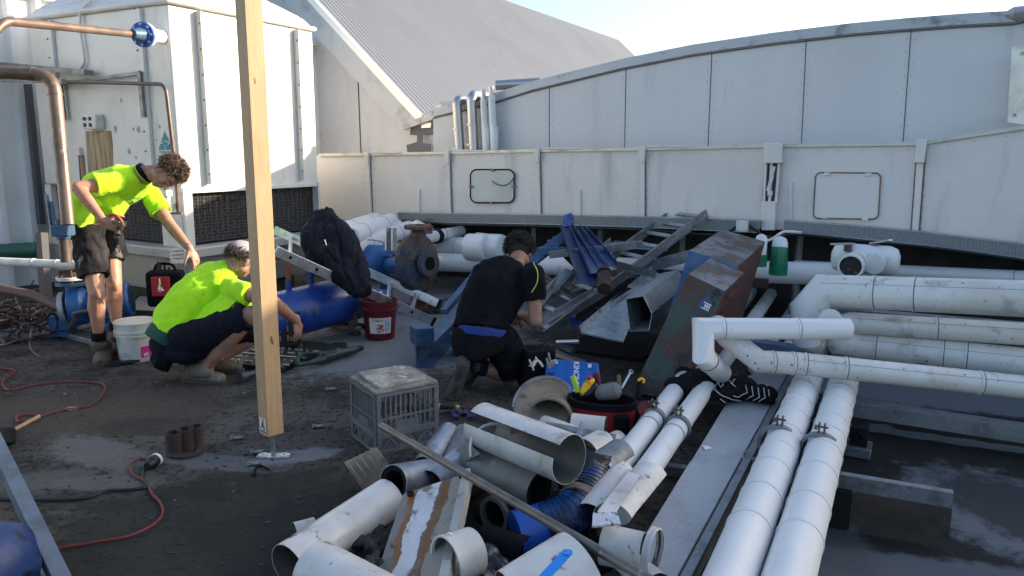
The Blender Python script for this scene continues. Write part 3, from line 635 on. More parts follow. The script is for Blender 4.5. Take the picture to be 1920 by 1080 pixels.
# louvres
HONEY, nd, lk, b_ = newmat('honeycomb_louvre')
tc = nd.new('ShaderNodeTexCoord'); vo = nd.new('ShaderNodeTexVoronoi'); vo.inputs['Scale'].default_value = 30; vo.feature = 'DISTANCE_TO_EDGE'; lk.new(tc.outputs['Object'], vo.inputs['Vector']); vo.inputs['Randomness'].default_value = .3
lk.new(mixc(nd, lk, ramp(nd, lk, vo.outputs['Distance'], .04, .12), (.055, .05, .05), (.006, .006, .006)), b_.inputs['Base Color'])
bp = nd.new('ShaderNodeBump'); bp.invert = True; bp.inputs['Strength'].default_value = 1; bp.inputs['Distance'].default_value = .03; lk.new(vo.outputs['Distance'], bp.inputs['Height']); lk.new(bp.outputs[0], b_.inputs['Normal'])
part('louvre', cbox(mC-.13, mC-.06, nC+.10, nC+LU-.03, zb+.02, zl-.005), HONEY, tw)
part('louvre', cbox(mC-LV+.1, mC-.30, nC+.06, nC+.13, zb+.02, zl-.005), HONEY, tw)
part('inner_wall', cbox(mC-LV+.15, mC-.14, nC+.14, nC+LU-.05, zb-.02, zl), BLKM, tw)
mb = MB()
for a, b in ((.0, .10), (LU-.035, LU)): cbox(mC-.14, mC+.03, nC+a, nC+b, zb, zl+.03, mb)
cbox(mC-.3, mC-.002, nC-.01, nC+.12, zb, zl, mb); cbox(mC-.14, mC+.02, nC+.1, nC+LU-.035, zl-.02, zl+.02, mb); cbox(mC-LV, mC-LV+.1, nC-.005, nC+.1, zb, zl, mb)
part('louvre_frame', mb, CREAM, tw, .004)
# basin
mb = MB(); e = .07
q = lambda f: [(mC-LV-f, nC-f), (mC+f, nC-f), (mC+f, nC+LU+f), (mC-LV-f, nC+LU+f)]
mb.hexa([uv(a, b, .12) for a, b in q(-.16)], [uv(a, b, zb-.10) for a, b in q(.02)]); mb.hexa([uv(a, b, zb-.102) for a, b in q(.10)], [uv(a, b, zb) for a, b in q(.12)])
part('basin', mb, BASINM, tw, .015)
mb = MB(); cbox(mC-LV+.3, mC-.25, nC+.2, nC+LU-.2, -.02, .14, mb); part('plinth', mb, SLABM, tw)
a = wn(205, 452, nC-.1); mb = MB().tube([a, a-UU*.14], .05, 18); part('drain_stub', mb, BASINM, tw)
mb = MB().poly([wn(x, y, nC-.14) for x, y in ((318, 466), (346, 462), (346, 494), (319, 494))], .004, UU); dp = part('data_plate', mb, PAPER, tw)
mb = MB()
for yy in (471, 478, 485): mb.bar(wn(322, yy, nC-.145), wn(343, yy-1.5, nC-.145), .004, .012, up=UU)
part('print', mb, pm('rust_print', (.3, .12, .06), .6), dp)
# left-face details
sw = wn(183, 229, nC); mb = MB().box(sw-UU*.045, VV*.112, UU*.045, ZZ*.072); sb_ = solo('isolator_box', mb, WPL, 'cream box with four black switches on the tower wall', 'switch box', bevel=.01); mb = MB(); m2 = MB()
for a in (-1, 1):
    for b in (-1, 1):
        c_ = sw-UU*.095+VV*(.045*a-.02)+ZZ*.03*b; mb.box(c_, VV*.018, UU*.006, ZZ*.017); m2.box(c_-UU*.014-VV*.006, VV*.009, UU*.009, ZZ*.007)
part('switch', mb, BLK, sb_); part('knob', m2, WPL, sb_)
STAIN = pm('rust_stain', (.36, .28, .17), .7, layers=[((.19, .13, .065), 9, .42, .62, (3, 3, .25)), ((.5, .45, .36), 7, .56, .72, (4, 4, .2))])
mb = MB().poly([wn(x, y, nC-.003) for x, y in ((160, 246), (208, 245), (211, 270), (213, 330), (166, 330))], .003, UU); part('stain_patch', mb, STAIN, tw)
mb = MB().poly([wn(x, y, nC-.002) for x, y in ((148, 292), (158, 292), (162, 340), (152, 340))], .002, UU); part('stain_patch', mb, STAIN, tw)
mb = MB().box(wn(151, 284, nC)-UU*.02, VV*.042, UU*.02, ZZ*.04); cpl = solo('cover_plate', mb, CREAM, 'small cream cover plate with two cable drops on tower wall', 'cover plate', bevel=.004)
mb = MB(); mb.hose([wn(147, 290, nC-.03), wn(149, 310, nC-.03), wn(151, 338, nC-.03)], .006); mb.hose([wn(157, 290, nC-.03), wn(159, 310, nC-.03), wn(161, 338, nC-.03)], .006); part('cable', mb, pm('brown_cable', (.2, .13, .09), .7), cpl)
SPOT = pm('flaked_paint', (.30, .26, .2), .8, layers=[((.45, .42, .36), 25, .5, .6)])
mb = MB()
for x, y, s in ((216, 242, .034), (250, 242, .018), (260, 243, .030), (299, 238, .018), (242, 283, .028), (255, 295, .016), (227, 188, .022), (293, 263, .012)):
    c_ = wn(x, y, nC-.001); P = [c_+VV*s*math.cos(t)*random.uniform(.6, 1.1)+ZZ*s*math.sin(t)*random.uniform(.8, 1.4) for t in [k*math.pi/5 for k in range(10)]]; mb.poly(P, .0015, UU)
part('paint_flake', mb, SPOT, tw)
# triangular sticker
st = thing('triangle_sticker', 'teal triangle sticker with white curved emblem on the tower corner', 'sticker', wn(308, 285, nC-.004))
T3 = [wn(x, y, nC-.006) for x, y in ((308, 246), (323, 281), (297, 281))]; part('triangle', MB().poly(T3, .003, UU), TEAL, st)
mb = MB()
for pl in (((301, 269), (304, 269), (307, 265), (311, 264), (315, 268), (318, 268)), ((316, 265), (317, 269), (314, 273)), ((311, 270), (309, 275), (312, 281))): mb.tube([wn(x, y, nC-.010) for x, y in pl], .0035, 6)
part('emblem', mb, WHT, st)
text_part('lettering', 'AUSTRALIAN MADE', .021, wn(310, 285, nC-.009), VV, ZZ, pm('print_ink', (.12, .14, .15), .6), st)
# angle-iron frame and rails on the tower's shaded face
mb = MB(); NR = nC-.10
mb.bar(wn(-120, 110, NR), wn(166, 136, NR), .05, .09, up=UU); mb.bar(wn(-120, 149, NR-.2), wn(120, 152, NR-.2), .04, .05, up=UU)
solo('roof_beam', mb, DGALV, 'grey steel channel beam running from left edge to the tower', 'beam')
fr = MB(); fr.bar(wn(105, 158, NR+.05), wn(262, 137, NR+.05), .03, .035, up=UU); fr.bar(wn(262, 134, NR+.05), wn(270, 220, NR+.05), .045, .035, up=UU); fr.bar(wn(112, 155, NR+.05), wn(120, 225, NR+.05), .05, .035, up=UU)
solo('bolted_angle_iron', fr, DGALV, 'thin grey angle frame bolted on the shaded tower side', 'frame')
# copper pipes
def arc3(p, a, b, r, n=6):
    """rounded corner at p between directions a (arriving from) and b (leaving to)"""
    a = (Vector(a)-p).normalized(); b = (Vector(b)-p).normalized(); return [(p+a*r)*(1-t)**2+p*2*t*(1-t)+(p+b*r)*t*t for t in [k/n for k in range(n+1)]]
def pipe_path(P, r=.1):
    out = [P[0]]
    for i in range(1, len(P)-1): out += arc3(P[i], P[i-1], P[i+1], r)
    return out+[P[-1]]
f1 = wn(268, 65, nC-.30); s0 = wn(292, 63, nC)
cp = thing('copper_pipe', 'upper copper pipe entering the tower through a round blue flange', 'pipe', f1); A0 = d(8, 33, 4.9)
mb = MB(); mb.tube(pipe_path([A0-UU*.5-ZZ*1.2, A0-UU*.2-ZZ*.25, A0-ZZ*.02, f1-VV*.03], .07), .030, 20); part('tube', mb, COPPER, cp)
ax = (f1-A0).normalized(); mb = MB(); mb.tube([f1-ax*.16, f1-ax*.02], [.036, .062], 24); part('reducer', mb, DBLUE, cp)
mb = MB(); mb.ring(f1, ax, .105, .02, .03, 32); mb.ring(f1-ax*.02, ax, .075, .02, .02, 32); fg = part('flange', mb, pm('flange_blue', (.03, .09, .40), .4), cp, .003)
mb = MB(); xx, yy = frame_of(ax)
for k in range(8): c_ = f1-ax*.02+(xx*math.cos(k*math.pi/4)+yy*math.sin(k*math.pi/4))*.086; mb.tube([c_-ax*.012, c_+ax*.01], .011, 6)
part('bolt', mb, STEEL, fg)
mb = MB(); mb.ring(f1+ax*.035, ax, .102, .02, .035, 32); mb.tube([f1+ax*.03, f1+ax*.30], .06, 24); part('stub', mb, WPL, cp)
B0, B1, B2 = d(-700, 95, 4.7), d(100, 141, 4.95), d(124, 385, 4.95)
cp2 = thing('copper_pipe', 'lower thick copper pipe turning down in front of the tower', 'pipe', B2)
mb = MB(); mb.tube(pipe_path([B0, B1, B2+ (B2-B1)*.15], .12), .042, 22); part('tube', mb, COPPER, cp2); mb = MB()
for x, y in ((0, 0), (1, 1)): pass
mb.ring(B1-(B1-B0).normalized()*.13, B1-B0, .046, .03, .012); mb.ring(B1+(B2-B1).normalized()*.13, B2-B1, .046, .03, .012); part('joint_ring', mb, COPPER, cp2)
mb = MB(); NP = nC-.16; mb.tube(pipe_path([wn(80, 152, NP), wn(310, 158, NP), wn(326, 292, NP)], .09), .017, 14); mb.ell(wn(326, 290, NP), .025, .025, .03); solo('thin_pipe', mb, BRONZE, 'thin dark pipe bending down beside the triangle sticker', 'pipe')
mb = MB(); a = wn(150, 60, nC-.03); mb.hose([wn(172, 0, nC+.0), wn(152, 20, nC-.03), wn(151, 60, nC-.03), wn(158, 110, nC-.03), wn(152, 128, nC-.03)], .014); solo('conduit', mb, CREAM, 'cream conduit curving down the upper tower wall', 'conduit')
# white valve/plastic fitting and brown brackets at tower corner
ft = thing('float_valve', 'white plastic valve body on the tower corner beside the louvre', 'valve', wn(315, 400, nC-.12))
mb = MB(); c_ = wn(312, 362, nC-.12); mb.box(c_, VV*.04, UU*.035, ZZ*.03); mb.tube([c_, c_-ZZ*.18], .03, 16); part('body', mb, WPL, ft, .004); mb = MB(); mb.tube([c_-ZZ*.12, c_-ZZ*.12+VV*.1], .028, 16); part('branch', mb, WPL, ft)
mb = MB(); mb.bar(wn(331, 340, nC-.1), wn(335, 402, nC-.1), .035, .02, up=UU); mb.bar(wn(322, 400, nC-.12), wn(342, 400, nC-.12), .02, .03, up=UU); part('bracket', mb, BRONZE, ft)

# =====================================================================
# INSULATED PIPES AND VALVES
# =====================================================================
def clad_pipe(label, pts, r, mat=None, bands=(), group='white clad pipes', name='clad_pipe', ends=True, fine=.004, fillet=None, seg=28, cat='pipe'):
    """pts: world path (mitred bends); bands: distances along the path where a joint ring sits"""
    pts = [Vector(p) for p in pts]
    if fillet: pts = pipe_path(pts, fillet)
    mb = MB().tube(pts, r, seg, mi=0); L = mb.center()
    t = thing(name, label, cat, L, group); dist = 0; segs = []
    for a, b in zip(pts[:-1], pts[1:]): segs.append((dist, a, b)); dist += (b-a).length
    for bd in bands:
        bd = bd*dist
        for s0, a, b in segs:
            if s0 <= bd <= s0+(b-a).length:
                c = a+(b-a).normalized()*(bd-s0); ax = b-a; mb.ring(c, ax, r+.0016, r-.004, .0045, 32, 1); mb.ring(c+ax.normalized()*.009, ax, r+.0035, r-.003, .012, 32, 0)
    if mat is CLADD:
        for s0, a, b in segs:
            L_ = (b-a).length
            if L_ < .45: continue
            ax = (b-a).normalized(); x, y = frame_of(ax); w_ = (x if x.y < 0 else -x)*.80+(y if y.z > 0 else -y)*.6; w_.normalize()
            mb.bar(a+w_*r, b+w_*r, .0018, .0016, up=w_, mi=1)
            for k in range(int(L_/.31)): q = a+ax*(.09+k*.31)+w_*r; mb.box(q-w_.cross(ax)*.012, ax*.0028, w_.cross(ax)*.0028, w_*.002, 1)
    part('cladding', mb, [mat or CLAD, SEAM], t)
    return t
def pipe_clamp(parent, c, ax, r, tilt=ZZ):
    mb = MB().ring(c, ax, r+.012, r-.002, .035, 32); k = part('clamp', mb, DGALV, parent); x, y = frame_of(Vector(ax)); u = tilt
    mb = MB(); s = Vector(ax).normalized()
    for q in (-.012, .012): mb.box(Vector(c)+u*(r+.03)+s.cross(u)*q, s.cross(u)*.004, s*.016, u*.028)
    mb.tube([Vector(c)+u*(r+.04)-s.cross(u)*.028, Vector(c)+u*(r+.04)+s.cross(u)*.028], .005, 8); mb.tube([Vector(c)+u*(r+.035)+s.cross(u)*.02, Vector(c)+u*(r+.035)+s.cross(u)*.032], .012, 6)
    part('bolt', mb, BRONZE, k)
# A and B : two big pipes running towards the camera
zA = .19
for nm, top, bot, bands, cl in (('left', (1518, 706), (1371, 1080), (.09, .16, .25, .335, .43, .52, .60, .70, .80), (1459, 832)),
                                ('right', (1583, 714), (1480, 1080), (.07, .15, .24, .345, .42, .50, .60, .72, .82), (1537, 847))):
    a, b = g(*top, zA), g(*bot, zA); dr = (b-a).normalized(); e = b+dr*.9
    t = clad_pipe({'left': 'wide white clad pipe with clamp, left of the pair on the dark roof', 'right': 'wide white clad pipe with clamp, right of the pair on the dark roof'}[nm], [a-dr*.25, e], .084, CLAD, [x*.75+.06 for x in bands], 'wide pipe pair in front')
    pipe_clamp(t, g(*cl, zA), dr, .084, (ZZ*.9+dr.cross(ZZ)*.0).normalized())
# C and D : narrower diagonal pair
for nm, P, bands, cl in (('left', ((1100, 950), (1255, 757), (1372, 597), (1430, 520)), (.16, .3, .42, .62, .9), (1232, 788)), ('right', ((1160, 960), (1296, 764), (1400, 610), (1473, 512)), (.14, .27, .4, .62, .92), (1268, 801))):
    z = .17; pts = [g(*p, z) for p in P]; a = pts[0]; b = pts[3]; dr = (a-b).normalized()
    t = clad_pipe('narrow white clad pipe with clamp beside the plank, %s of the pair' % nm, [a, b], .056, CLAD, bands, 'narrow diagonal pipe pair')
    pipe_clamp(t, a+(b-a)*((g(*cl, z)-a).dot(b-a)/(b-a).length_squared), dr, .056)
def gate_valve(lab, c, wheel=True, s=1., col=DBLUE, group='small valves on the white pipes'):
    t = thing('gate_valve', lab, 'valve', c, group); mb = MB()
    mb.tube([c, c+ZZ*.05*s, c+ZZ*.055*s, c+ZZ*.09*s, c+ZZ*.10*s, c+ZZ*.15*s], [.045*s, .04*s, .052*s, .05*s, .025*s, .02*s], 14); part('bonnet', mb, col, t)
    if wheel:
        mb = MB(); mb.ring(c+ZZ*.17*s, ZZ, .065*s, .05*s, .014*s, 24)
        for k in range(4): a = k*math.pi/2; mb.bar(c+ZZ*.17*s, c+ZZ*.17*s+Vector((math.cos(a), math.sin(a), 0))*.055*s, .012*s, .008*s)
        part('handwheel', mb, pm('wheel_green', (.09, .13, .11), .6), t)
    else:
        mb = MB().tube([c+ZZ*.15*s, c+ZZ*.19*s], [.03*s, .022*s], 10); part('stem_cap', mb, col, t)
    return t
gate_valve('small dark valve without handwheel behind the diagonal pipe pair', g(1430, 528, .20), False, 1.1, pm('valve_dark', (.03, .035, .045), .6))
gate_valve('small blue valve with pale round handwheel on a diagonal pipe', g(1476, 520, .20), True, 1.1, DBLUE)
clad_pipe('short clad pipe running on behind the dark valve', [g(1440, 515, .19), g(1478, 462, .19)], .055, bands=(.4,))
clad_pipe('short clad pipe running on behind the blue handwheel valve', [g(1484, 505, .19), g(1512, 470, .19)], .055, bands=(.5,))
for i, (a, b) in enumerate((((1415, 690), (1500, 560)), ((1450, 690), (1530, 580)))):
    clad_pipe(('lower silver clad pipe glimpsed under the elbow pipe', 'lower silver clad pipe glimpsed left of the big elbow')[i], [g(*a, .05), g(*b, .05)], .05, bands=(.3, .7), group='pipes glimpsed under the elbows')
# green taped bends
for x, y0, y1, gs, lab in ((1424, 490, 446, .25, 'white capped pipe bend with a little green tape behind the cabinet'), (1459, 506, 452, .78, 'white capped pipe bend wrapped in green tape')):
    b = d(x, y0, 6.2); a = d(x+4, y1, 6.2); t = thing('taped_bend', lab, 'pipe bend', b); r = .066 if gs > .5 else .052; h = (a-b)
    m = b+h*gs; mb = MB().tube([b, m], [r*1.05, r], 22); part('tape', mb, GRNT, t)
    mb = MB().tube([m-h*.02, b+h*.93, b+h*1.08, b+h*1.16], [r*.97, r*.95, r*.75, r*.25], 22); part('cladding', mb, CLAD, t)
    mb = MB().ring(b+ZZ*.01, ZZ, r*1.13, r, .10, 24); part('collar', mb, GRNT, t)
# right hand group
P1 = [d(1925, 560, 4.35), d(1545, 545, 5.0), d(1514, 580, 5.03), d(1516, 632, 5.0), d(1524, 650, 5.15)]
ex = (P1[0]-P1[1]).normalized()
clad_pipe('thickest dirty white pipe, topmost of the stack at right, with mitred elbow', [P1[0]+ex*1.2, P1[1]]+P1[2:], .108, CLADD, (.40, .62, .70), 'stacked pipes at the right')
a, b = d(1925, 627, 4.55), d(1596, 605, 4.95); ex = (a-b).normalized()
clad_pipe('slimmer white pipe, second from top of the stack at right', [a+ex, b, d(1566, 612, 4.9), d(1556, 600, 4.6)], .070, CLADD, (.35, .6, .84), 'stacked pipes at the right')
clad_pipe('white pipe in front with square elbow at its left end', [d(1590, 617, 4.45), d(1318, 616, 4.35), d(1319, 668, 4.3), d(1352, 700, 4.55)], .0635, CLAD, (.23, .56, .82), 'stacked pipes at the right')
a, b = d(1925, 682, 4.55), d(1605, 647, 5.0); ex = (a-b).normalized()
clad_pipe('thick dirty white pipe, third from top of the stack at right', [a+ex, b, d(1576, 640, 5.0), d(1566, 625, 5.0)], .098, CLADD, (.40, .62, .68, .86), 'stacked pipes at the right')
a = d(1925, 727, 4.1); b = d(1500, 682, 4.35); ex = (a-b).normalized()
t = clad_pipe('long white pipe lowest of the stack at right, with double kinked elbow', [a+ex, b, d(1424, 678, 4.35), d(1364, 632, 4.5), d(1345, 610, 4.75)], .066, CLADD, (.42, .66, .735, .76, .80), 'stacked pipes at the right')
mb = MB()
for x, y in ((1402, 667), (1416, 681), (1422, 692), (1447, 680), (1485, 684), (1432, 650)): mb.ell(d(x, y, 4.25), .006, .006, .006, nu=8, nv=6)
part('rivets', mb, BRONZE, t)
# rear long pipe + small ones
a, b = d(1925, 522, 6.0), d(1490, 500, 7.0); ex = (a-b).normalized(); clad_pipe('long thin white pipe along the dark gap at the right', [a+ex*2, b], .062, CLAD, (.3, .55, .8), 'pipes in the dark gap')
mb = MB(); a, b = d(1925, 612, 4.85), d(1480, 578, 5.5); mb.bar(a+(a-b)*.3-ZZ*.02, b, .10, .07); solo('support_channel', mb, DGALV, 'steel support channel behind the stacked pipes', 'channel')
mb = MB(); mb.bar(d(1380, 640, 4.9), d(1490, 655, 4.9), .12, .05); solo('support_channel', mb, DBLUE, 'dull blue steel channel under the square elbow', 'channel')
# big white tee with two levers
tb = thing('valve_box', 'big white insulated valve box with two levers and an open pipe mouth', 'valve box', d(1615, 512, 5.8))
c = d(1622, 486, 5.95); mb = MB(); mb.box(c, VV*.25, UU*.10, ZZ*.115); part('cladding', mb, CLAD, tb, .075)
for x, y, r, dx in ((1604, 494, .088, 0), (1640, 494, .075, 0)):
    p = d(x, y, 5.75); mb = MB().tube([p+UU*.25, p-UU*.06], r, 24); part('branch', mb, CLAD, tb)
p = d(1596, 498, 5.62); mb = MB(); mb.ring(p, UU, .09, .078, .12, 28); part('mouth_ring', mb, CLAD, tb); mb = MB().tube([p-UU*.03, p+UU*.05], .08, 24); part('foam_core', mb, pm('cracked_foam', (.03, .028, .025), .9, layers=[((.2, .18, .15), 30, .58, .66)], bump=(60, .8)), tb)
for (x0, y0, x1, y1) in ((1590, 464, 1562, 458), (1641, 462, 1670, 450)):
    p = d(x0, y0, 5.9); mb = MB(); mb.tube([p-ZZ*.03, p+ZZ*.02], .03, 12); part('valve_neck', mb, BRONZE, tb)
    q = d(x1, y1, 5.75); q0 = p+ZZ*.03; mb = MB(); mb.bar(q0-(q-q0)*.3, q, .045, .012); part('lever', mb, GALV, tb)
# pipes in the back-middle : horizontals
def hp(lab, p0, p1, r, bands=(.3, .6), m=None, gr='horizontal pipes behind the men'): return clad_pipe(lab, [p0, p1], r, m or CLAD, bands, gr)
hp('upper white pipe running behind the rusty pump, ending at the double valve', d(600, 455, 9.6), d(985, 468, 7.9), .115, (.55, .72, .8))
hp('lower white pipe running behind the rusty pump', d(640, 486, 8.9), d(1600, 515, 6.4), .10, (.25, .4, .62, .8))
t = thing('double_valve', 'white insulated twin valve bulge with two pale levers', 'valve', d(912, 470, 7.9))
for x in (895, 925):
    part('cladding', MB().tube([d(x-19, 463, 8.0), d(x+18, 465, 7.9)], .145, 26), CLAD, t, .02)
for (x0, y0, x1) in ((893, 445, 938), (915, 448, 955)):
    p = d(x0, y0, 7.95); mb = MB().tube([p-ZZ*.02, p+ZZ*.03], .035, 12); part('valve_neck', mb, BRONZE, t); mb = MB().bar(p+ZZ*.04, d(x1, y0-2, 7.9), .06, .02); part('lever', mb, WPL, t)
# bundle at the back left
for i, (a, b, r, lab) in enumerate((((640, 436), (703, 415), .10, 'topmost short white pipe of the bundle behind the jacket'), ((655, 446), (732, 418), .11, 'second white pipe of the bundle behind the jacket'),
                               ((640, 462), (745, 425), .085, 'thin white pipe of the bundle, ends near the steel channel'), ((655, 470), (768, 430), .10, 'lowest long white pipe of the bundle behind the jacket'))):
    clad_pipe(lab, [d(*a, 7.4), d(*b, 8.6)], r, CLAD, (.25, .75), 'pipe bundle behind the jacket')
clad_pipe('kinked white pipe piece right of the bundle', [d(760, 440, 8.6), d(782, 428, 8.5), d(800, 438, 8.4), d(815, 448, 8.3)], .09, CLAD, (.3, .7), 'pipe bundle behind the jacket')
clad_pipe('short white pipe with black collar leading into the dark gap', [d(795, 447, 8.0), d(865, 433, 8.6)], .062, CLAD, (.5,), 'pipe bundle behind the jacket')
mb = MB().ring(d(819, 443, 8.2), d(865, 433, 8.6)-d(795, 447, 8.0), .082, .05, .06); solo('pipe_collar', mb, RUB, 'black rubber collar on the white pipe near the gap', 'collar')
gate_valve('small dark handwheel valve above the white pipe bundle', d(804, 438, 7.9), True, .9, BRONZE)
mb = MB(); a = d(733, 470, 6.8); b = d(733, 427, 6.8)
for s in (-1, 1): mb.bar(a+VV*.035*s, b+VV*.035*s, .012, .06, up=UU)
mb.bar(a+UU*.03, b+UU*.03, .07, .008, up=UU); solo('strut_channel', mb, GALV, 'upright galvanised strut channel in front of the pipe bundle', 'channel')
# left side pipes
clad_pipe('thin cream pipe running from left edge to the blue pump valve', [d(-900, 450, 6.3), d(150, 497, 5.9)], .034, WPL, (.6, .92, .96), 'pipes at the left edge')
clad_pipe('long dull green pipe at the left edge', [d(-500, 500, 7.6), d(72, 468, 8.2)], .085, GREENPIPE, (), 'pipes at the left edge')
clad_pipe('short white pipe stub above the green pipe', [d(-500, 470, 7.9), d(20, 459, 8.4)], .04, CLAD, (), 'pipes at the left edge')
mb = MB(); mb.bar(d(88, 575, 6.6), d(78, 437, 6.6), .09, .06, up=UU); solo('strut_channel', mb, pm('strut_slate', (.03, .032, .038), .6, .0), 'grey upright channel left of the blue pump', 'channel')  # darkness of the shade put into the channel's own colour
# plank and channels
mb = MB(); z = .10; q = [g(1361, 757, z), g(1478, 698, z), g(1268, 1085, z), g(1160, 1085, z)]; e1, e2 = (q[2]-q[1]).normalized()*.7, (q[3]-q[0]).normalized()*.7
q0 = g(1440, 640, z); Q = [q[0]+(q[0]-q[3])*.25, q[1]+(q[1]-q[2])*.25, q[2]+e1, q[3]+e2]
cut = .45
L_ = [Q[0].lerp(Q[3], cut), Q[1].lerp(Q[2], cut)]
pl = thing('walkway_plank', 'long pale grey walkway plank between the two pipe pairs', 'walkway', Q[0])
PLK = pm('plank_grey', (.36, .375, .39), .6, layers=[((.27, .28, .29), 4, .45, .7), ((.42, .44, .46), 50, .55, .7), ((.12, .12, .12), 30, .7, .76)], bump=(50, .15))
part('board', MB().poly([Q[0], Q[1], L_[1], L_[0]], -.035, ZZ), PLK, pl, .004); mz = Vector((0, 0, .008)); part('board', MB().poly([L_[0]+mz, L_[1]+mz, Q[2]+mz, Q[3]+mz], -.035, ZZ), PLK, pl, .004)
mb = MB(); o = (Q[2]-Q[1]).cross(ZZ).normalized(); o = o if o.x > 0 else -o; o = o*.028; mb.bar(Q[1]+o-ZZ*.03, Q[2]+o-ZZ*.03, .035, .075); part('side_channel', mb, DGALV, pl)
mb = MB(); c_ = g(1325, 838, .105); solo('paint_chip', mb.poly([g(x, y, .102) for x, y in ((1316, 836), (1330, 838), (1335, 842), (1322, 844))], .004, ZZ), WHT, 'small white flake lying on the plank', 'flake')
for (a, b, z, lab) in (((1180, 868), (1420, 905), .075, 'steel strut channel crossing under the plank at the front clamps'), ((1575, 890), (1787, 927), .10, '')):
    if lab:
        mb = MB(); mb.bar(g(*a, z-.05), g(*b, z-.05), .05, .05); solo('strut_channel', mb, DGALV, lab, 'channel')
sup = thing('pipe_support', 'double strut channel with brown board beneath, right of the wide pipes', 'support', g(1690, 930, -.1))
A1, B1 = g(1570, 888, .10), g(1787, 924, .10); nn = (B1-A1).cross(ZZ).normalized(); nn = nn if nn.y < 0 else -nn
mb = MB(); mb.bar(A1-(B1-A1)*1.15, B1, .042, .012); mb.bar(A1-(B1-A1)*1.15-ZZ*.04+nn*.018, B1-ZZ*.04+nn*.018, .008, .07); mb.bar(A1-(B1-A1)*1.15-ZZ*.04-nn*.018, B1-ZZ*.04-nn*.018, .008, .07); part('channel', mb, DGALV, sup)
b0 = A1.lerp(B1, .17)-ZZ*.085+nn*.02; b1 = B1-ZZ*.085+nn*.02; mb = MB().poly([b0+ZZ*.02, b1+ZZ*.02, b1-ZZ*.125, b0-ZZ*.125], .014, nn); part('board', mb, CARD, sup)
mb = MB(); mb.box(A1-ZZ*.15+nn*.0, (B1-A1).normalized()*.07, nn*.06, ZZ*.09); part('foot', mb, RUB, sup)
mb = MB(); c_ = g(1612, 812, -.02); mb.box(c_-ZZ*.01, VV*.045, UU*.05, ZZ*.055); mb.ring(c_+ZZ*.0-UU*.055, UU, .03, .02, .02, 4); fb = solo('rubber_foot_block', mb, RUB, 'dark square rubber foot block beside the wide pipe', 'foot block')
part('base', MB().box(c_-ZZ*.095, VV*.07, UU*.08, ZZ*.03), DGALV, fb, .004)
for x, y, lab in ((1330, 930, 'strut clamp bracket beside the plank edge, front'), ):
    mb = MB(); c_ = g(1404, 862, .06); mb.box(c_, VV*.03, UU*.03, ZZ*.04); solo('channel_bracket', mb, pm('bracket_tan', (.16, .15, .12), .6), 'small tan bracket between plank and wide pipe', 'bracket', bevel=.004)

# =====================================================================
# PEOPLE
# =====================================================================
def vrot(v, ax, a): return Matrix.Rotation(R(a), 3, ax) @ v
def hand_to(mb, w, fwd, pn, side, curl=(20, 35, 30), s=1., thumb=35):
    """w wrist, fwd along the palm, pn where the palm faces, side = thumb side"""
    fwd = Vector(fwd).normalized(); pn = (Vector(pn)-fwd*fwd.dot(pn)).normalized(); sd = fwd.cross(pn).normalized(); sd = sd if sd.dot(side) > 0 else -sd
    M = Matrix((sd, fwd, pn)).transposed(); c = w+fwd*.048*s; mb.ell(c, .041*s, .056*s, .018*s, M); mb.caps(w-fwd*.02*s, w+fwd*.02*s, .027*s, .025*s)
    bendax = sd.cross(Vector((0, 0, 0))) if False else fwd.cross(pn)
    for k, (ln, of) in enumerate(((.076, .030), (.084, .010), (.078, -.011), (.060, -.030))):
        p = w+fwd*(.090-.006*abs(k-1.2))*s+sd*of*s; dr = vrot(fwd, pn, 0)+sd*of*1.5; dr.normalize(); r = (.0092-.0006*k)*s; base = w+fwd*.05*s+sd*of*.8*s
        mb.caps(base, p, r*1.25, r*1.1); ax = dr.cross(pn).normalized()
        for j, f in enumerate((.45, .31, .24)):
            dr = vrot(dr, ax, curl[j]*(1+.12*k)); q = p+dr*ln*f*s; mb.caps(p, q, r, r*.9); p = q; r *= .9
    p = w+fwd*.025*s+sd*.030*s; dr = (fwd*.75+sd*.75+pn*.25).normalized(); ax = dr.cross(pn).normalized(); mb.caps(w+fwd*.012*s+sd*.01*s, p, .017*s, .014*s)
    for f, r in ((.040, .0125), (.032, .0105), (.026, .0095)):
        q = p+dr*f*s; mb.caps(p, q, r*s, r*s*.92); p = q; dr = vrot(dr, ax, thumb*.5); dr = (dr-sd*.25).normalized()
def head_to(mb, c, fwd, up, s=1., neck=None):
    fwd = Vector(fwd).normalized(); up = (Vector(up)-fwd*fwd.dot(up)).normalized(); sd = up.cross(fwd); M = Matrix((sd, fwd, up)).transposed()
    A = lambda x, y, z: c+M @ Vector((x*s, y*s, z*s))
    mb.ell(A(0, -.01, .02), .076*s, .095*s, .092*s, M); mb.ell(A(0, .025, -.035), .060*s, .062*s, .078*s, M); mb.ell(A(0, .05, -.085), .036*s, .036*s, .030*s, M)
    mb.ell(A(0, .055, .035), .058*s, .036*s, .030*s, M); mb.caps(A(0, .088, .008), A(0, .113, -.030), .009*s, .014*s)
    for k in (-1, 1):
        mb.ell(A(.013*k, .100, -.034), .010*s, .010*s, .008*s, M, 10, 8); mb.ell(A(.040*k, .066, -.022), .022*s, .020*s, .022*s, M); mb.ell(A(.078*k, -.008, -.012), .010*s, .020*s, .033*s, M, 12, 8)
        mb.ell(A(.047*k, .01, -.06), .022*s, .04*s, .03*s, M)
    mb.ell(A(0, .086, -.056), .024*s, .014*s, .007*s, M, 12, 8); mb.ell(A(0, .083, -.068), .021*s, .014*s, .008*s, M, 12, 8)
    if neck is not None: mb.caps(A(0, -.025, -.06), neck, .056*s, .062*s)
    return A, M, sd
